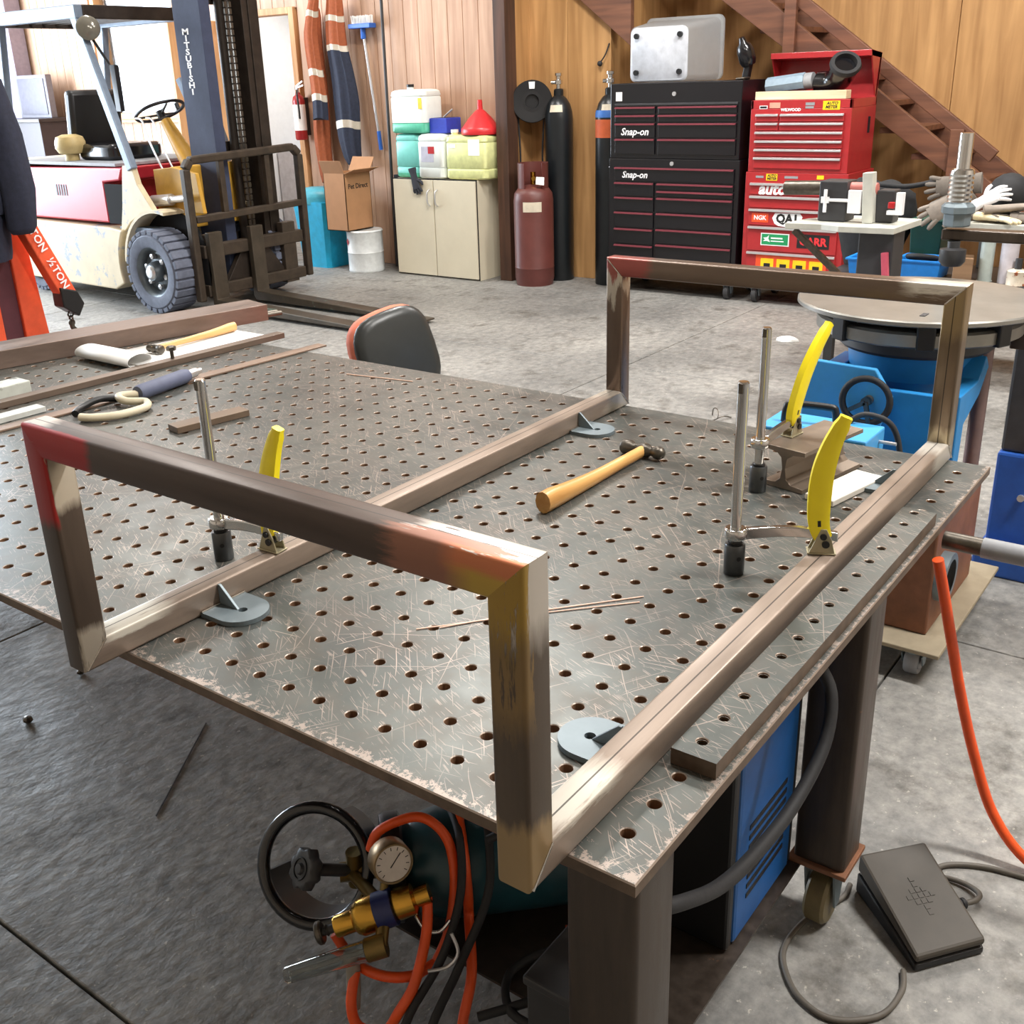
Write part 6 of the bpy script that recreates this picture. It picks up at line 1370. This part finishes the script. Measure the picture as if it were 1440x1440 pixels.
b = B(); b.box(4.53, 4.56, 1.185, 1.25, 0.99, 1.10); part(nt, 'small_jaw', b, m_inkw, bevel=0.003)
b = B(); b.box(4.58, 4.68, 1.04, 1.125, 0.946, 1.10); part(nt, 'vice_body', b, m_dgrey, bevel=0.006)
b = B(); b.box(4.54, 4.57, 0.985, 1.02, 0.99, 1.095); b.box(4.54, 4.57, 1.02, 1.06, 0.99, 1.01); part(nt, 'white_jaw', b, m_inkw, bevel=0.002)
b = B(); b.box(4.535, 4.56, 1.025, 1.055, 1.02, 1.05); part(nt, 'red_knob', b, m_redpaint, bevel=0.004)
b = B(); b.beam((4.48, 1.03, 0.82), (4.47, 1.0, 0.60), 0.03, 0.03, up=(1, 0, 0)); part(nt, 'pink_spanner', b, mat('pink_tool', (196, 84, 104), 0.4), bevel=0.003)

# ------------------------------------------------------------------ bench end with gloves, bag, tubs
bn2 = thing('side_bench', 'low steel bench carrying tubs and gloves by the stairs', 'bench', (5.5, 1.0, 0))
b = B(); b.box(5.25, 5.85, 0.25, 1.60, 0.52, 0.56); part(bn2, 'lower_shelf', b, m_dgrey, bevel=0.004)
b = B(); b.box(5.30, 5.85, 0.25, 0.93, 0.84, 0.87); part(bn2, 'top', b, m_plate, bevel=0.004)
for x, y, z in ((5.30, 0.30, 0.84), (5.80, 0.30, 0.84), (5.80, 0.88, 0.84)):
    b = B(); b.box(x-0.025, x+0.025, y-0.025, y+0.025, 0.0, 0.519); part(bn2, 'leg', b, m_dgrey)
    b = B(); b.box(x-0.02, x+0.02, y-0.02, y+0.02, 0.561, z-0.001); part(bn2, 'post', b, m_grey)
for x, y in ((5.30, 1.55), (5.80, 1.55)):
    b = B(); b.box(x-0.025, x+0.025, y-0.025, y+0.025, 0.0, 0.519); part(bn2, 'leg', b, m_dgrey)
def tray(label, x0, x1, y0, y1, z0_, z1_, m_, cat='tub', name='blue_tray'):
    t_ = thing(name, label, cat, ((x0+x1)/2, (y0+y1)/2, z0_))
    def lp(z, e): return [(x0-e, y0-e, z), (x1+e, y0-e, z), (x1+e, y1+e, z), (x0-e, y1+e, z)]
    b = B(); b.loft([lp(z0_+0.008, -0.012), lp(z0_, 0.0-0.01), lp(z1_-0.012, 0.0), lp(z1_-0.012, 0.012), lp(z1_, 0.012), lp(z1_, -0.006), lp(z0_+0.008, -0.02)], caps=True); part(t_, 'tray_shell', b, m_, bevel=0.003)
    return t_
m_tray = mat('tray_blue', (32, 124, 206), 0.4)
t1 = tray('bright blue tray with a coiled hose right of the notcher', 5.26, 5.48, 0.965, 1.20, 0.561, 0.665, m_tray)
b = B(); b.torus((5.36, 1.09, 0.665), (0.25, 0, 1), 0.075, 0.014, 28, 8); part(t1, 'coiled_hose', b, m_rubber, smooth=60)
tray('second blue tray partly hidden by the notcher pedestal', 5.26, 5.48, 1.34, 1.47, 0.561, 0.655, m_tray)
b = B(); b.loft([[(5.64+a*q, 1.13+c*q*0.9, z) for a, c in ((-0.12, -0.1), (0.12, -0.1), (0.12, 0.1), (-0.12, 0.1))] for z, q in ((0.561, 0.85), (0.83, 1.0), (0.84, 1.06), (0.85, 1.06))]); solo('green_bin', b, mat('dark_green_plastic', (22, 72, 62), 0.5), 'dark green plastic bin under the black bag', 'bin', (5.64, 1.13, 0.561), bevel=0.006)
m_bag = mat('black_bag_cloth', (30, 30, 32), 0.8, 0, 0.3, 20, bump=0.4)
b = B(); b.loft([[(5.60+0.14*math.cos(a)*w, 1.45+0.26*math.sin(a)*w*(1+0.08*math.sin(5*a+z*9)), z+(0.03*math.sin(2*a) if z > 0.6 else 0.001)) for a in [2*PI*k/24 for k in range(24)]] for z, w in ((0.561, 0.55), (0.66, 0.66), (0.80, 0.82), (0.90, 0.86), (0.98, 0.8), (1.03, 0.5))]); bg_ = solo('black_bag', b, m_bag, 'slumped black tool bag behind the notcher', 'bag', (5.6, 1.4, 0.561), smooth=60)
b = B(); b.tube(smooth_path([(5.50, 1.66, 0.92), (5.48, 1.5, 1.03), (5.47, 1.25, 1.03), (5.5, 1.10, 1.06)], 5), 0.014, 8); part(bg_, 'strap', b, m_bag, smooth=60)
m_gl = mat('dusty_leather', (140, 130, 120), 0.9, 0, 0.15, 30, bump=0.3); m_gl2 = mat('grey_leather', (104, 96, 88), 0.9, 0, 0.15, 30, bump=0.3)
G_ = 'leather gloves on the side bench'
glove('pale leather glove with spread fingers hanging off the bench top', (5.275, 0.985, 0.955), (-0.1, 0.85, -0.62), (-1, 0, 0.1), m_gl, 1.1, G_)
glove('leather glove hanging above the spread-fingered one', (5.29, 0.96, 1.06), (-0.05, 0.96, -0.12), (-1, 0, 0.2), m_gl2, 1.05, G_)
glove('leather glove at the left of the pile on the bench top', (5.40, 0.80, 0.90), (-0.3, -0.9, 0.02), (0, 0, 1), m_gl2, 1.1, G_)
glove('leather glove on top of the pile on the bench', (5.42, 0.66, 0.945), (0.3, -0.9, 0.1), (0.1, 0, 1), m_gl, 1.1, G_)
glove('leather glove at the right end of the bench top pile', (5.40, 0.52, 0.90), (0.1, -1, 0.05), (-0.3, 0, 1), m_gl2, 1.1, G_)
glove('white cotton glove crumpled on the pile on the bench', (5.42, 0.80, 0.985), (0.0, -0.75, 0.45), (-1, 0, 0.4), m_inkw, 0.75, G_, 2.0)
glove('cream glove lying in front of the leather pile', (5.34, 0.72, 0.895), (-0.2, -0.95, -0.05), (0, 0, 1), mat('cream_leather', (224, 208, 170), 0.8), 0.85, G_)
b = B(); b.sphere((5.6, 0.74, 0.99), 0.11, (1.1, 1.0, 1.05)); solo('black_beanie', b, m_bag, 'black beanie hat behind the glove pile', 'hat', (5.6, 0.74, 0.872), smooth=60)
b = B(); b.cyl((5.36, 0.755, 0.561), (5.36, 0.755, 0.835), 0.036, seg=18); b.cyl((5.36, 0.755, 0.561), (5.36, 0.755, 0.566), 0.04, seg=18); solo('pale_cylinder', b, mat('pale_grey_green', (186, 196, 190), 0.4), 'tall pale grey cylinder standing on the bench shelf', 'cylinder', (5.36, 0.755, 0.561), smooth=40)
b = B(); b.cyl((5.36, 0.645, 0.561), (5.36, 0.645, 0.80), 0.045, seg=18); solo('white_cylinder', b, mat('white_mauve_plastic', (206, 200, 206), 0.4), 'short white cylinder beside the pale grey one on the shelf', 'cylinder', (5.36, 0.645, 0.561), smooth=40)
tn2 = thing('solvent_tin', 'rust-stained white tin at the front of the bench shelf', 'tin', (5.285, 0.60, 0.561))
b = B(); b.lathe([(0, 0), (0.05, 0), (0.052, 0.004), (0.05, 0.008), (0.05, 0.07), (0.052, 0.074), (0.03, 0.085), (0, 0.085)], (5.31, 0.585, 0.561), (0, 0, 1), 24); part(tn2, 'can', b, mat('stained_white_tin', (216, 204, 184), 0.4, wear=(150, 84, 50), wear_at=0.55, wear_scale=30), smooth=40)
b = B(); b.cyl((5.31, 0.585, 0.646), (5.31, 0.585, 0.70), 0.018, seg=14); part(tn2, 'spout', b, m_dgrey, smooth=40)
b = B(); b.prism([(5.27, 0.90), (5.27, 0.80), (5.40, 0.83), (5.40, 0.93)], 0.562, 0.69, 'xy'); solo('wood_offcut', b, wood('grey_brown_offcut', (120, 92, 66), (150, 118, 88), 'y', 3), 'brown timber offcut right of the blue tray', 'timber', (5.33, 0.86, 0.562), bevel=0.003)
b = B(); b.box(5.6, 5.8, 0.40, 0.62, 0.872, 1.16); mg = solo('grey_green_machine', b, mat('grey_machine_case', (132, 134, 130), 0.5), 'grey and green grinder case at the right end of the bench', 'machine', (5.7, 0.5, 0.872), bevel=0.01)
b = B(); b.box(5.585, 5.60, 0.42, 0.60, 0.88, 1.02); part(mg, 'front_cover', b, mat('machine_green', (64, 120, 70), 0.5), bevel=0.004)

# office behind the doorway
b = B(); b.box(8.2, 8.8, 8.5, 9.38, 0.0, 0.95); ds_ = solo('office_desk', b, mat('grey_white_desk', (206, 208, 214), 0.5), 'pale desk seen through the office doorway', 'desk', (8.5, 8.9, 0), bevel=0.01)
pr_ = thing('office_printer', 'dark and white printer on the office desk', 'printer', (8.45, 8.85, 0.951))
b = B(); b.box(8.28, 8.62, 8.66, 9.06, 0.951, 1.12); part(pr_, 'case', b, mat('printer_white', (210, 210, 216), 0.5), bevel=0.01)
b = B(); b.box(8.30, 8.6, 8.70, 9.02, 1.12, 1.19); part(pr_, 'lid', b, m_dgrey, bevel=0.01)
# ------------------------------------------------------------------ under the table
wd = thing('welder', 'blue inverter welder on the shelf under the table', 'welder', (0.78, 0.15, 0.162))
m_wb = mat('welder_blue', (20, 84, 150), 0.4)
b = B(); b.box(0.655, 0.915, 0.018, 0.21, 0.163, 0.665); part(wd, 'case', b, m_wb, bevel=0.008)
b = B(); b.box(0.63, 0.654, 0.02, 0.208, 0.165, 0.66); part(wd, 'front_panel', b, m_black, bevel=0.006)
b = B(); b.box(0.916, 0.935-0.003, 0.02, 0.208, 0.165, 0.66); part(wd, 'rear_panel', b, m_black, bevel=0.006)
for k in range(8):
    b = B(); b.box(0.70, 0.87, 0.0165, 0.0179, 0.24+k*0.022, 0.25+k*0.022); part(wd, 'vent_slot', b, m_black)
b = B(); b.tube(smooth_path([(0.812, -0.035, 0.757-0.047), (0.80, -0.072, 0.66), (0.75, -0.085, 0.59), (0.64, -0.08, 0.535), (0.50, -0.075, 0.53), (0.38, -0.07, 0.55), (0.27, -0.064, 0.60), (0.215, -0.045, 0.62)], 6), 0.0115, 10)
solo('black_hose', b, m_rubber, 'black welding hose sagging along the right side of the table', 'hose', (0.5, -0.075, 0.5), smooth=60)

# regulator cylinder lying on the shelf
A = Vector((0.317, 0.641, 0.272)); e = Vector((0.72, -0.69, -0.03)).normalized(); sd_ = Vector((-0.78, -0.626, 0)); upz = Vector((0, 0, 1))
gc = thing('shielding_gas_cylinder', 'teal gas cylinder lying under the near table edge with black valve guard', 'gas cylinder', (0.45, 0.47, 0.162))
m_teal = mat('dark_teal_cylinder', (28, 66, 76), 0.35, 0, 0.15)
b = B(); b.lathe([(0, 0.05), (0.022, 0.05), (0.03, 0.065), (0.06, 0.08), (0.09, 0.11), (0.104, 0.16), (0.107, 0.20), (0.107, 0.42), (0.10, 0.44), (0, 0.44)], A, e, 36); part(gc, 'body', b, m_teal, smooth=40)
b = B(); b.cyl(A+e*0.05, A-e*0.03, 0.019, seg=16); b.cyl(A-upz*0.03, A+upz*0.045, 0.016, seg=14); part(gc, 'valve', b, mat('dull_brass', (120, 100, 56), 0.4, 0.7), smooth=40)
kc = Vector((0.229, 0.678, 0.321)); kd = (Vector((-0.789, -0.572, 1.67))-kc).normalized(); kd = (kd*0.6-e*0.5+Vector((0, 0.2, 0))).normalized()
b = B(); u_, v_, d_ = basis(kd); n = 32
lp = lambda h_, s: [kc+d_*h_+(u_*math.cos(2*PI*k/n)+v_*math.sin(2*PI*k/n))*(0.036*s*(1+0.10*math.cos(8*2*PI*k/n))) for k in range(n)]
b.loft([lp(-0.012, 0.92), lp(-0.009, 1.0), lp(0.009, 1.0), lp(0.012, 0.92)]); kn = part(gc, 'valve_handwheel', b, m_dgrey, smooth=50)
b = B(); b.torus(kc+d_*0.0125, d_, 0.019, 0.002, 24, 6); part(kn, 'ring_mark', b, m_black, smooth=60)
b = B(); b.lathe([(0, 0.012), (0.011, 0.012), (0.009, 0.018), (0, 0.019)], kc, d_, 16); part(kn, 'hub', b, m_dgrey, smooth=50)
b = B(); b.cyl(kc-d_*0.012, A, 0.012, seg=12); part(gc, 'valve_spindle', b, m_dgrey, smooth=40)
# black guard: ring + cup
rcn = Vector((0.273, 0.703, 0.285)); ge = Vector((0.80, 0.30, -0.45)).normalized()
b = B(); uu, vv, dd = basis(ge); b.tube([rcn+uu*(math.cos(2*PI*k/44)*0.108)+vv*(math.sin(2*PI*k/44)*0.108) for k in range(44)], 0.0125, 10, 0, True); part(gc, 'guard_ring', b, m_blackgl, smooth=60)
b = B(); nn = 16
for a_0, a_1 in ((math.radians(40), math.radians(165)), (math.radians(285), math.radians(350))):
    S0 = []
    for k in range(nn+1):
        a = a_0+(a_1-a_0)*k/nn; w_ = uu*math.cos(a)+vv*math.sin(a)
        S0.append([rcn+w_*0.110, rcn+w_*0.104+ge*0.09, rcn+w_*0.094+ge*0.09, rcn+w_*0.100])
    b.loft(S0)
part(gc, 'guard_cup', b, m_black, smooth=50)
b = B(); b.lathe([(0.040, 0.045), (0.098, 0.05), (0.103, 0.06), (0.103, 0.085), (0.096, 0.09), (0.04, 0.085)], A, e, 32); part(gc, 'guard_collar', b, m_black, smooth=40)
# regulator
rg = thing('gas_regulator', 'brass gas regulator with gauge and clear flow tube under the near table edge', 'regulator', (0.25, 0.54, 0.28))
r0, r1 = Vector((0.182, 0.603, 0.248)), Vector((0.323, 0.458, 0.309)); rd_ = (r1-r0).normalized()
b = B(); b.lathe([(0, 0.0), (0.018, 0.0), (0.021, 0.003), (0.021, 0.009), (0.018, 0.012), (0, 0.012)], r0-rd_*0.006, rd_, 20); part(rg, 'adjust_knob', b, m_iron, smooth=40)
b = B(); b.cyl(r0, r0+rd_*0.035, 0.008, seg=12); b.lathe([(0.008, 0.012), (0.011, 0.014), (0.008, 0.018)], r0, rd_, 12); part(rg, 'adjust_screw', b, m_dgrey, smooth=40)
b = B(); b.lathe([(0, 0.03), (0.018, 0.03), (0.020, 0.034), (0.020, 0.065), (0.027, 0.07), (0.030, 0.075), (0.033, 0.08), (0.033, 0.108), (0, 0.108)], r0, rd_, 28); part(rg, 'bonnet', b, m_brass, smooth=35)
b = B(); b.lathe([(0, 0.1085), (0.034, 0.1085), (0.034, 0.142), (0, 0.142)], r0, rd_, 28); part(rg, 'body_band', b, mat('navy_band', (28, 38, 92), 0.4), smooth=35)
b = B(); b.lathe([(0, 0.1425), (0.026, 0.1425), (0.028, 0.15), (0.028, 0.18), (0.018, 0.185), (0.018, 0.21), (0, 0.21)], r0, rd_, 24); part(rg, 'outlet', b, m_brass, smooth=35)
b = B(); b.cyl(r0+rd_*0.125, A-e*0.01+Vector((0, 0, 0.0)), 0.012, seg=12); part(rg, 'inlet_stem', b, mat('dull_brass', (120, 100, 56), 0.4, 0.7), smooth=40)
gcn = Vector((0.288, 0.510, 0.373)); gd = Vector((-0.55, -0.75, 0.40)).normalized(); gd = (Vector((-0.45, -0.85, 0.25))).normalized()
b = B(); b.lathe([(0, -0.038), (0.034, -0.038), (0.038, -0.032), (0.038, 0.0), (0.0365, 0.003), (0.0335, 0.003), (0.0335, -0.001), (0, -0.001)], gcn, gd, 32); gg = part(rg, 'gauge', b, mat('gauge_bronze', (150, 126, 92), 0.35, 0.7), smooth=35)
b = B(); b.lathe([(0, -0.0004), (0.0333, -0.0004), (0.0333, 0.0002), (0, 0.0002)], gcn, gd, 28); part(gg, 'dial', b, mat('dial_face', (216, 206, 196), 0.5))
gu = (upz-gd*upz.dot(gd)).normalized(); gr = gu.cross(gd)
b = B()
for k in range(11):
    a = math.radians(220-k*26); w_ = gr*math.cos(a)+gu*math.sin(a); b.beam(gcn+gd*0.0005+w_*0.024, gcn+gd*0.0005+w_*0.030, 0.0012, 0.0006, up=gd)
part(gg, 'tick_marks', b, m_ink, kind='stuff')
b = B(); b.beam(gcn+gd*0.001-(gr+gu)*0.006, gcn+gd*0.001+(gr+gu)*0.016, 0.0015, 0.0008, up=gd); part(gg, 'needle', b, m_ink)
b = B(); b.cyl(gcn-gd*0.038, r0+rd_*0.12, 0.008, seg=10); part(rg, 'gauge_stem', b, _mats['dull_brass'], smooth=40)
f0, f1 = Vector((0.101, 0.614, 0.210)), Vector((0.205, 0.502, 0.248)); fd = (f1-f0).normalized()
m_flow = mat('clear_flow_tube', (230, 236, 236), 0.05, 0, 0.02, trans=1.0)
b = B(); b.lathe([(0, 0.0), (0.012, 0.001), (0.0155, 0.006), (0.019, 0.15), (0.015, 0.15), (0.012, 0.012), (0, 0.01)], f0, fd, 20); part(rg, 'flow_tube', b, m_flow, smooth=40)
b = B(); b.cyl(f0+fd*0.012, f0+fd*0.15, 0.005, seg=10); part(rg, 'flow_core', b, mat('smoky_core', (150, 150, 146), 0.3, alpha=0.5), smooth=40)
b = B(); b.cyl(f1-fd*0.006, f1+fd*0.03, 0.021, seg=16); b.cyl(f1+fd*0.02, r0+rd_*0.125, 0.012, seg=10); part(rg, 'flow_base', b, _mats['dull_brass'], smooth=40)
b = B(); b.tube(smooth_path([(0.300, 0.475, 0.265), (0.295, 0.45, 0.25), (0.31, 0.43, 0.245), (0.33, 0.42, 0.26)], 4), 0.004, 8); part(rg, 'chrome_pipe', b, m_chrome, smooth=60)
# hoses draped over the cylinder
b = B(); b.tube(smooth_path([(0.316, 0.594, 0.345), (0.330, 0.580, 0.385), (0.375, 0.537, 0.405), (0.395, 0.502, 0.392), (0.398, 0.470, 0.355), (0.375, 0.445, 0.290), (0.340, 0.435, 0.217), (0.300, 0.440, 0.166)], 6), 0.0095, 10)
b.tube(smooth_path([(0.300, 0.440, 0.172), (0.255, 0.455, 0.172), (0.225, 0.50, 0.172), (0.22, 0.56, 0.173), (0.214, 0.601, 0.222)], 6), 0.0095, 10)
o = solo('orange_gas_hose', b, m_orange, 'orange gas hose looped round the teal cylinder', 'hose', (0.35, 0.5, 0.3), smooth=60)
cq_ = A+e*0.20; nq_ = Vector((-0.69, -0.72, 0))
b = B(); b.tube(smooth_path([cq_+(upz*math.cos(math.radians(th_))+nq_*math.sin(math.radians(th_)))*0.119 for th_ in (-35, -5, 25, 55, 85, 110)]+[ (0.31, 0.36, 0.185), (0.26, 0.345, 0.12), (0.235, 0.33, 0.05), (0.24, 0.28, 0.012)], 6), 0.0095, 10); solo('orange_gas_hose', b, m_orange, 'second orange hose loop behind the front loop on the teal cylinder', 'hose', (0.4, 0.48, 0.3), smooth=60)
b = B(); b.tube(smooth_path([(0.205, 0.545, 0.174), (0.178, 0.535, 0.130), (0.172, 0.520, 0.090), (0.185, 0.49, 0.078), (0.19, 0.46, 0.10), (0.195, 0.435, 0.150), (0.225, 0.425, 0.186), (0.262, 0.432, 0.225), (0.295, 0.445, 0.262), (0.318, 0.462, 0.30)], 6), 0.0098, 10); solo('orange_lead', b, m_orange, 'orange lead looping below the shelf under the regulator', 'hose', (0.18, 0.5, 0.1), smooth=60)
b = B(); b.tube([(0.213, 0.556, 0.215), (0.196, 0.545, 0.135), (0.186, 0.54, 0.105)], 0.0135, 12); solo('taped_sleeve', b, mat('grey_tape', (140, 132, 122), 0.7), 'grey taped sleeve on the hanging orange lead', 'hose', (0.19, 0.545, 0.14), smooth=50)
random.seed(11)
for k, (lab_, pts) in enumerate((('black lead falling from the regulator to the floor', [(0.46, 0.52, 0.385), (0.41, 0.455, 0.37), (0.355, 0.415, 0.30), (0.285, 0.405, 0.22), (0.19, 0.415, 0.14), (0.165, 0.40, 0.05), (0.15, 0.38, 0.012)]),
        ('black lead beside the first one crossing the shelf lip', [(0.51, 0.48, 0.385), (0.45, 0.42, 0.37), (0.385, 0.375, 0.30), (0.29, 0.37, 0.215), (0.185, 0.36, 0.14), (0.178, 0.34, 0.012)]),
        ('thick black lead curving under the near table corner', [(0.422, 0.40, 0.385), (0.46, 0.36, 0.40), (0.50, 0.30, 0.37), (0.53, 0.24, 0.30), (0.5, 0.16, 0.22)]),
        ('black lead coiled deep under the table', [(0.25, 0.30, 0.176), (0.33, 0.22, 0.20), (0.42, 0.19, 0.19), (0.45, 0.27, 0.178), (0.36, 0.31, 0.178), (0.28, 0.25, 0.19), (0.30, 0.16, 0.19), (0.40, 0.12, 0.18)]))):
    b = B(); b.tube(smooth_path(pts, 6), 0.008, 8); solo('welding_lead', b, m_rubber, lab_, 'cable', pts[0], smooth=60)
b = B(); b.tube(smooth_path([(0.251, 0.410, 0.213), (0.276, 0.385, 0.217), (0.294, 0.375, 0.24), (0.299, 0.392, 0.27)], 5), 0.0032, 8); solo('wire_hook', b, m_alu, 'bright bent wire hook among the leads', 'hook', (0.27, 0.4, 0.2), smooth=60)
b = B(); b.tube([(0.50, 0.285, 0.176), (0.545, 0.215, 0.176)], 0.0095, 10); solo('orange_stub', b, m_orange, 'short orange hose end showing beside the near table leg', 'hose', (0.52, 0.25, 0.176), smooth=60)
bxs = thing('steel_case', 'dark steel case low under the near table corner', 'case', (0.30, 0.12, 0.162))
b = B(); b.box(0.215, 0.40, 0.03, 0.17, 0.163, 0.36); part(bxs, 'body', b, m_dgrey, bevel=0.004)
b = B(); b.box(0.21, 0.405, 0.026, 0.174, 0.36, 0.378); part(bxs, 'lid', b, m_dgrey, bevel=0.004)

# ------------------------------------------------------------------ floor right: foot pedal, cable, orange hose
fp = thing('foot_pedal', 'black welding foot pedal on the floor by the table castor', 'foot pedal', (1.1, -0.23, 0))
c0, c1, c2, c3 = Vector((1.105, -0.068, 0)), Vector((1.225, -0.170, 0)), Vector((1.075, -0.338, 0)), Vector((0.948, -0.240, 0))
b = B(); lowp = [c0, c1, c2, c3]; b.loft([[p+Vector((0, 0, 0.001)) for p in lowp], [c0+upz*0.05, c1+upz*0.05, c2+upz*0.018, c3+upz*0.018]]); part(fp, 'base', b, m_black, bevel=0.005)
b = B(); b.loft([[c0+upz*0.056, c1+upz*0.056, c2+upz*0.023, c3+upz*0.023], [c0+upz*0.098, c1+upz*0.098, c2+upz*0.040, c3+upz*0.040]]); tdl = part(fp, 'treadle', b, mat('worn_black_tread', (66, 60, 52), 0.6), bevel=0.006)
mid = (c0+c1+c2+c3)/4+upz*0.0694; ul = (c1-c0).normalized(); vl = ((c2+upz*0.040)-(c1+upz*0.098)).normalized()
b = B(); nl = ul.cross(vl); nl = nl if nl.z > 0 else -nl
for i in range(-2, 3):
    for j in range(-3, 4):
        if abs(i)+abs(j)*0.7 < 2.4: b.fprism([(-0.005, -0.005), (0.005, -0.005), (0.005, 0.005), (-0.005, 0.005)], mid+ul*(i*0.013)+vl*(j*0.013)-nl*0.001, ul, vl, nl*0.0016)
part(tdl, 'grip_pattern', b, mat('worn_black_tread', (66, 60, 52), 0.6), kind='stuff')
b = B(); b.lathe([(0.013, 0.0), (0.013, 0.006), (0.010, 0.008), (0.013, 0.010), (0.013, 0.016), (0.010, 0.018), (0.012, 0.02), (0.012, 0.026), (0.008, 0.03), (0, 0.03)], (c1+c2)/2+upz*0.02+Vector((0.004, -0.003, 0)), (0.75, -0.62, 0), 14); part(fp, 'strain_relief', b, m_rubber, smooth=40)
m_cab = mat('grey_brown_cable', (92, 86, 78), 0.6)
pr2 = (c1+c2)/2+Vector((0.026, -0.022, 0.02))
b = B(); b.tube(smooth_path([pr2, pr2+Vector((0.022, -0.016, 0)), pr2+Vector((0.05, -0.015, -0.004)), pr2+Vector((0.07, 0.015, -0.010)), pr2+Vector((0.07, 0.055, -0.012)), pr2+Vector((0.055, 0.085, -0.012))], 6), 0.006, 8)
solo('pedal_lead', b, m_cab, 'short lead curling from the side of the foot pedal', 'cable', tuple(pr2), smooth=60)
b = B(); b.tube(smooth_path([(1.11, -0.055, 0.0065), (1.06, -0.055, 0.0065), (0.955, -0.015, 0.0065), (0.862, -0.008, 0.0065), (0.802, -0.035, 0.0065), (0.755, -0.085, 0.0065), (0.745, -0.15, 0.0065), (0.801, -0.218, 0.0065), (0.88, -0.235, 0.0065), (0.935, -0.222, 0.0065)], 7), 0.006, 8)
solo('pedal_cable', b, m_cab, 'grey cable lying in a wide loop on the floor left of the pedal', 'cable', (0.85, -0.1, 0), smooth=60)
b = B(); b.tube(smooth_path([(1.245, -0.185, 0.0065), (1.29, -0.21, 0.0065), (1.327, -0.273, 0.0065), (1.345, -0.36, 0.0065), (1.36, -0.5, 0.0065), (1.5, -0.7, 0.0065)], 6), 0.006, 8)
solo('pedal_cable', b, m_cab, 'grey cable running off to the right behind the pedal', 'cable', (1.3, -0.3, 0), smooth=60)
b = B(); b.tube(smooth_path([(1.30, -0.105, 0.725), (1.315, -0.118, 0.66), (1.345, -0.145, 0.52), (1.37, -0.175, 0.38), (1.385, -0.215, 0.24), (1.385, -0.27, 0.11), (1.375, -0.35, 0.03), (1.37, -0.45, 0.012), (1.4, -0.6, 0.012)], 7), 0.0115, 12)
solo('orange_air_hose', b, m_orange, 'orange air hose hanging from the right table edge to the floor', 'hose', (1.37, -0.2, 0), smooth=60)
# scraps on the floor
b = B(); b.tube([(0.392, 1.419, 0.0026), (0.725, 1.641, 0.0026)], 0.0022, 6); solo('floor_rod', b, m_dgrey, 'dark welding rod lying on the floor left of the table', 'rod', (0.55, 1.53, 0), smooth=50)
b = B(); b.sphere((0.685, 2.184, 0.010), 0.012, (1.2, 0.9, 0.8), 8, 5); solo('steel_nugget', b, m_iron, 'small dark offcut on the floor near the frame corner', 'scrap', (0.685, 2.184, 0))
b = B(); b.sphere((0.443, 2.076, 0.010), 0.014, (1.0, 1.2, 0.75), 8, 5); solo('steel_nugget', b, m_iron, 'small grey offcut on the floor at the left image edge', 'scrap', (0.443, 2.076, 0))
b = B(); b.loft([[(5.79+0.6*r_*math.cos(a)*(1+0.25*math.sin(3*a+z*60)), 2.0+0.9*r_*math.sin(a)*(1+0.2*math.sin(4*a)), z) for a in [2*PI*k/18 for k in range(18)]] for z, r_ in ((0.001, 0.075), (0.015, 0.07), (0.028, 0.04), (0.03, 0.015))]); solo('white_rag', b, m_paper, 'crumpled white rag on the open floor', 'rag', (5.79, 2.0, 0), smooth=60)
b = B(); b.tube(smooth_path([(4.06, 1.70, 0.004), (4.03, 1.68, 0.05), (3.99, 1.64, 0.06), (3.95, 1.62, 0.03), (3.96, 1.66, 0.004), (4.02, 1.62, 0.02), (4.07, 1.60, 0.004)], 6), 0.003, 6); solo('wire_scrap', b, m_iron, 'tangled dark wire on the floor beyond the far table edge', 'wire', (4.0, 1.65, 0), smooth=60)
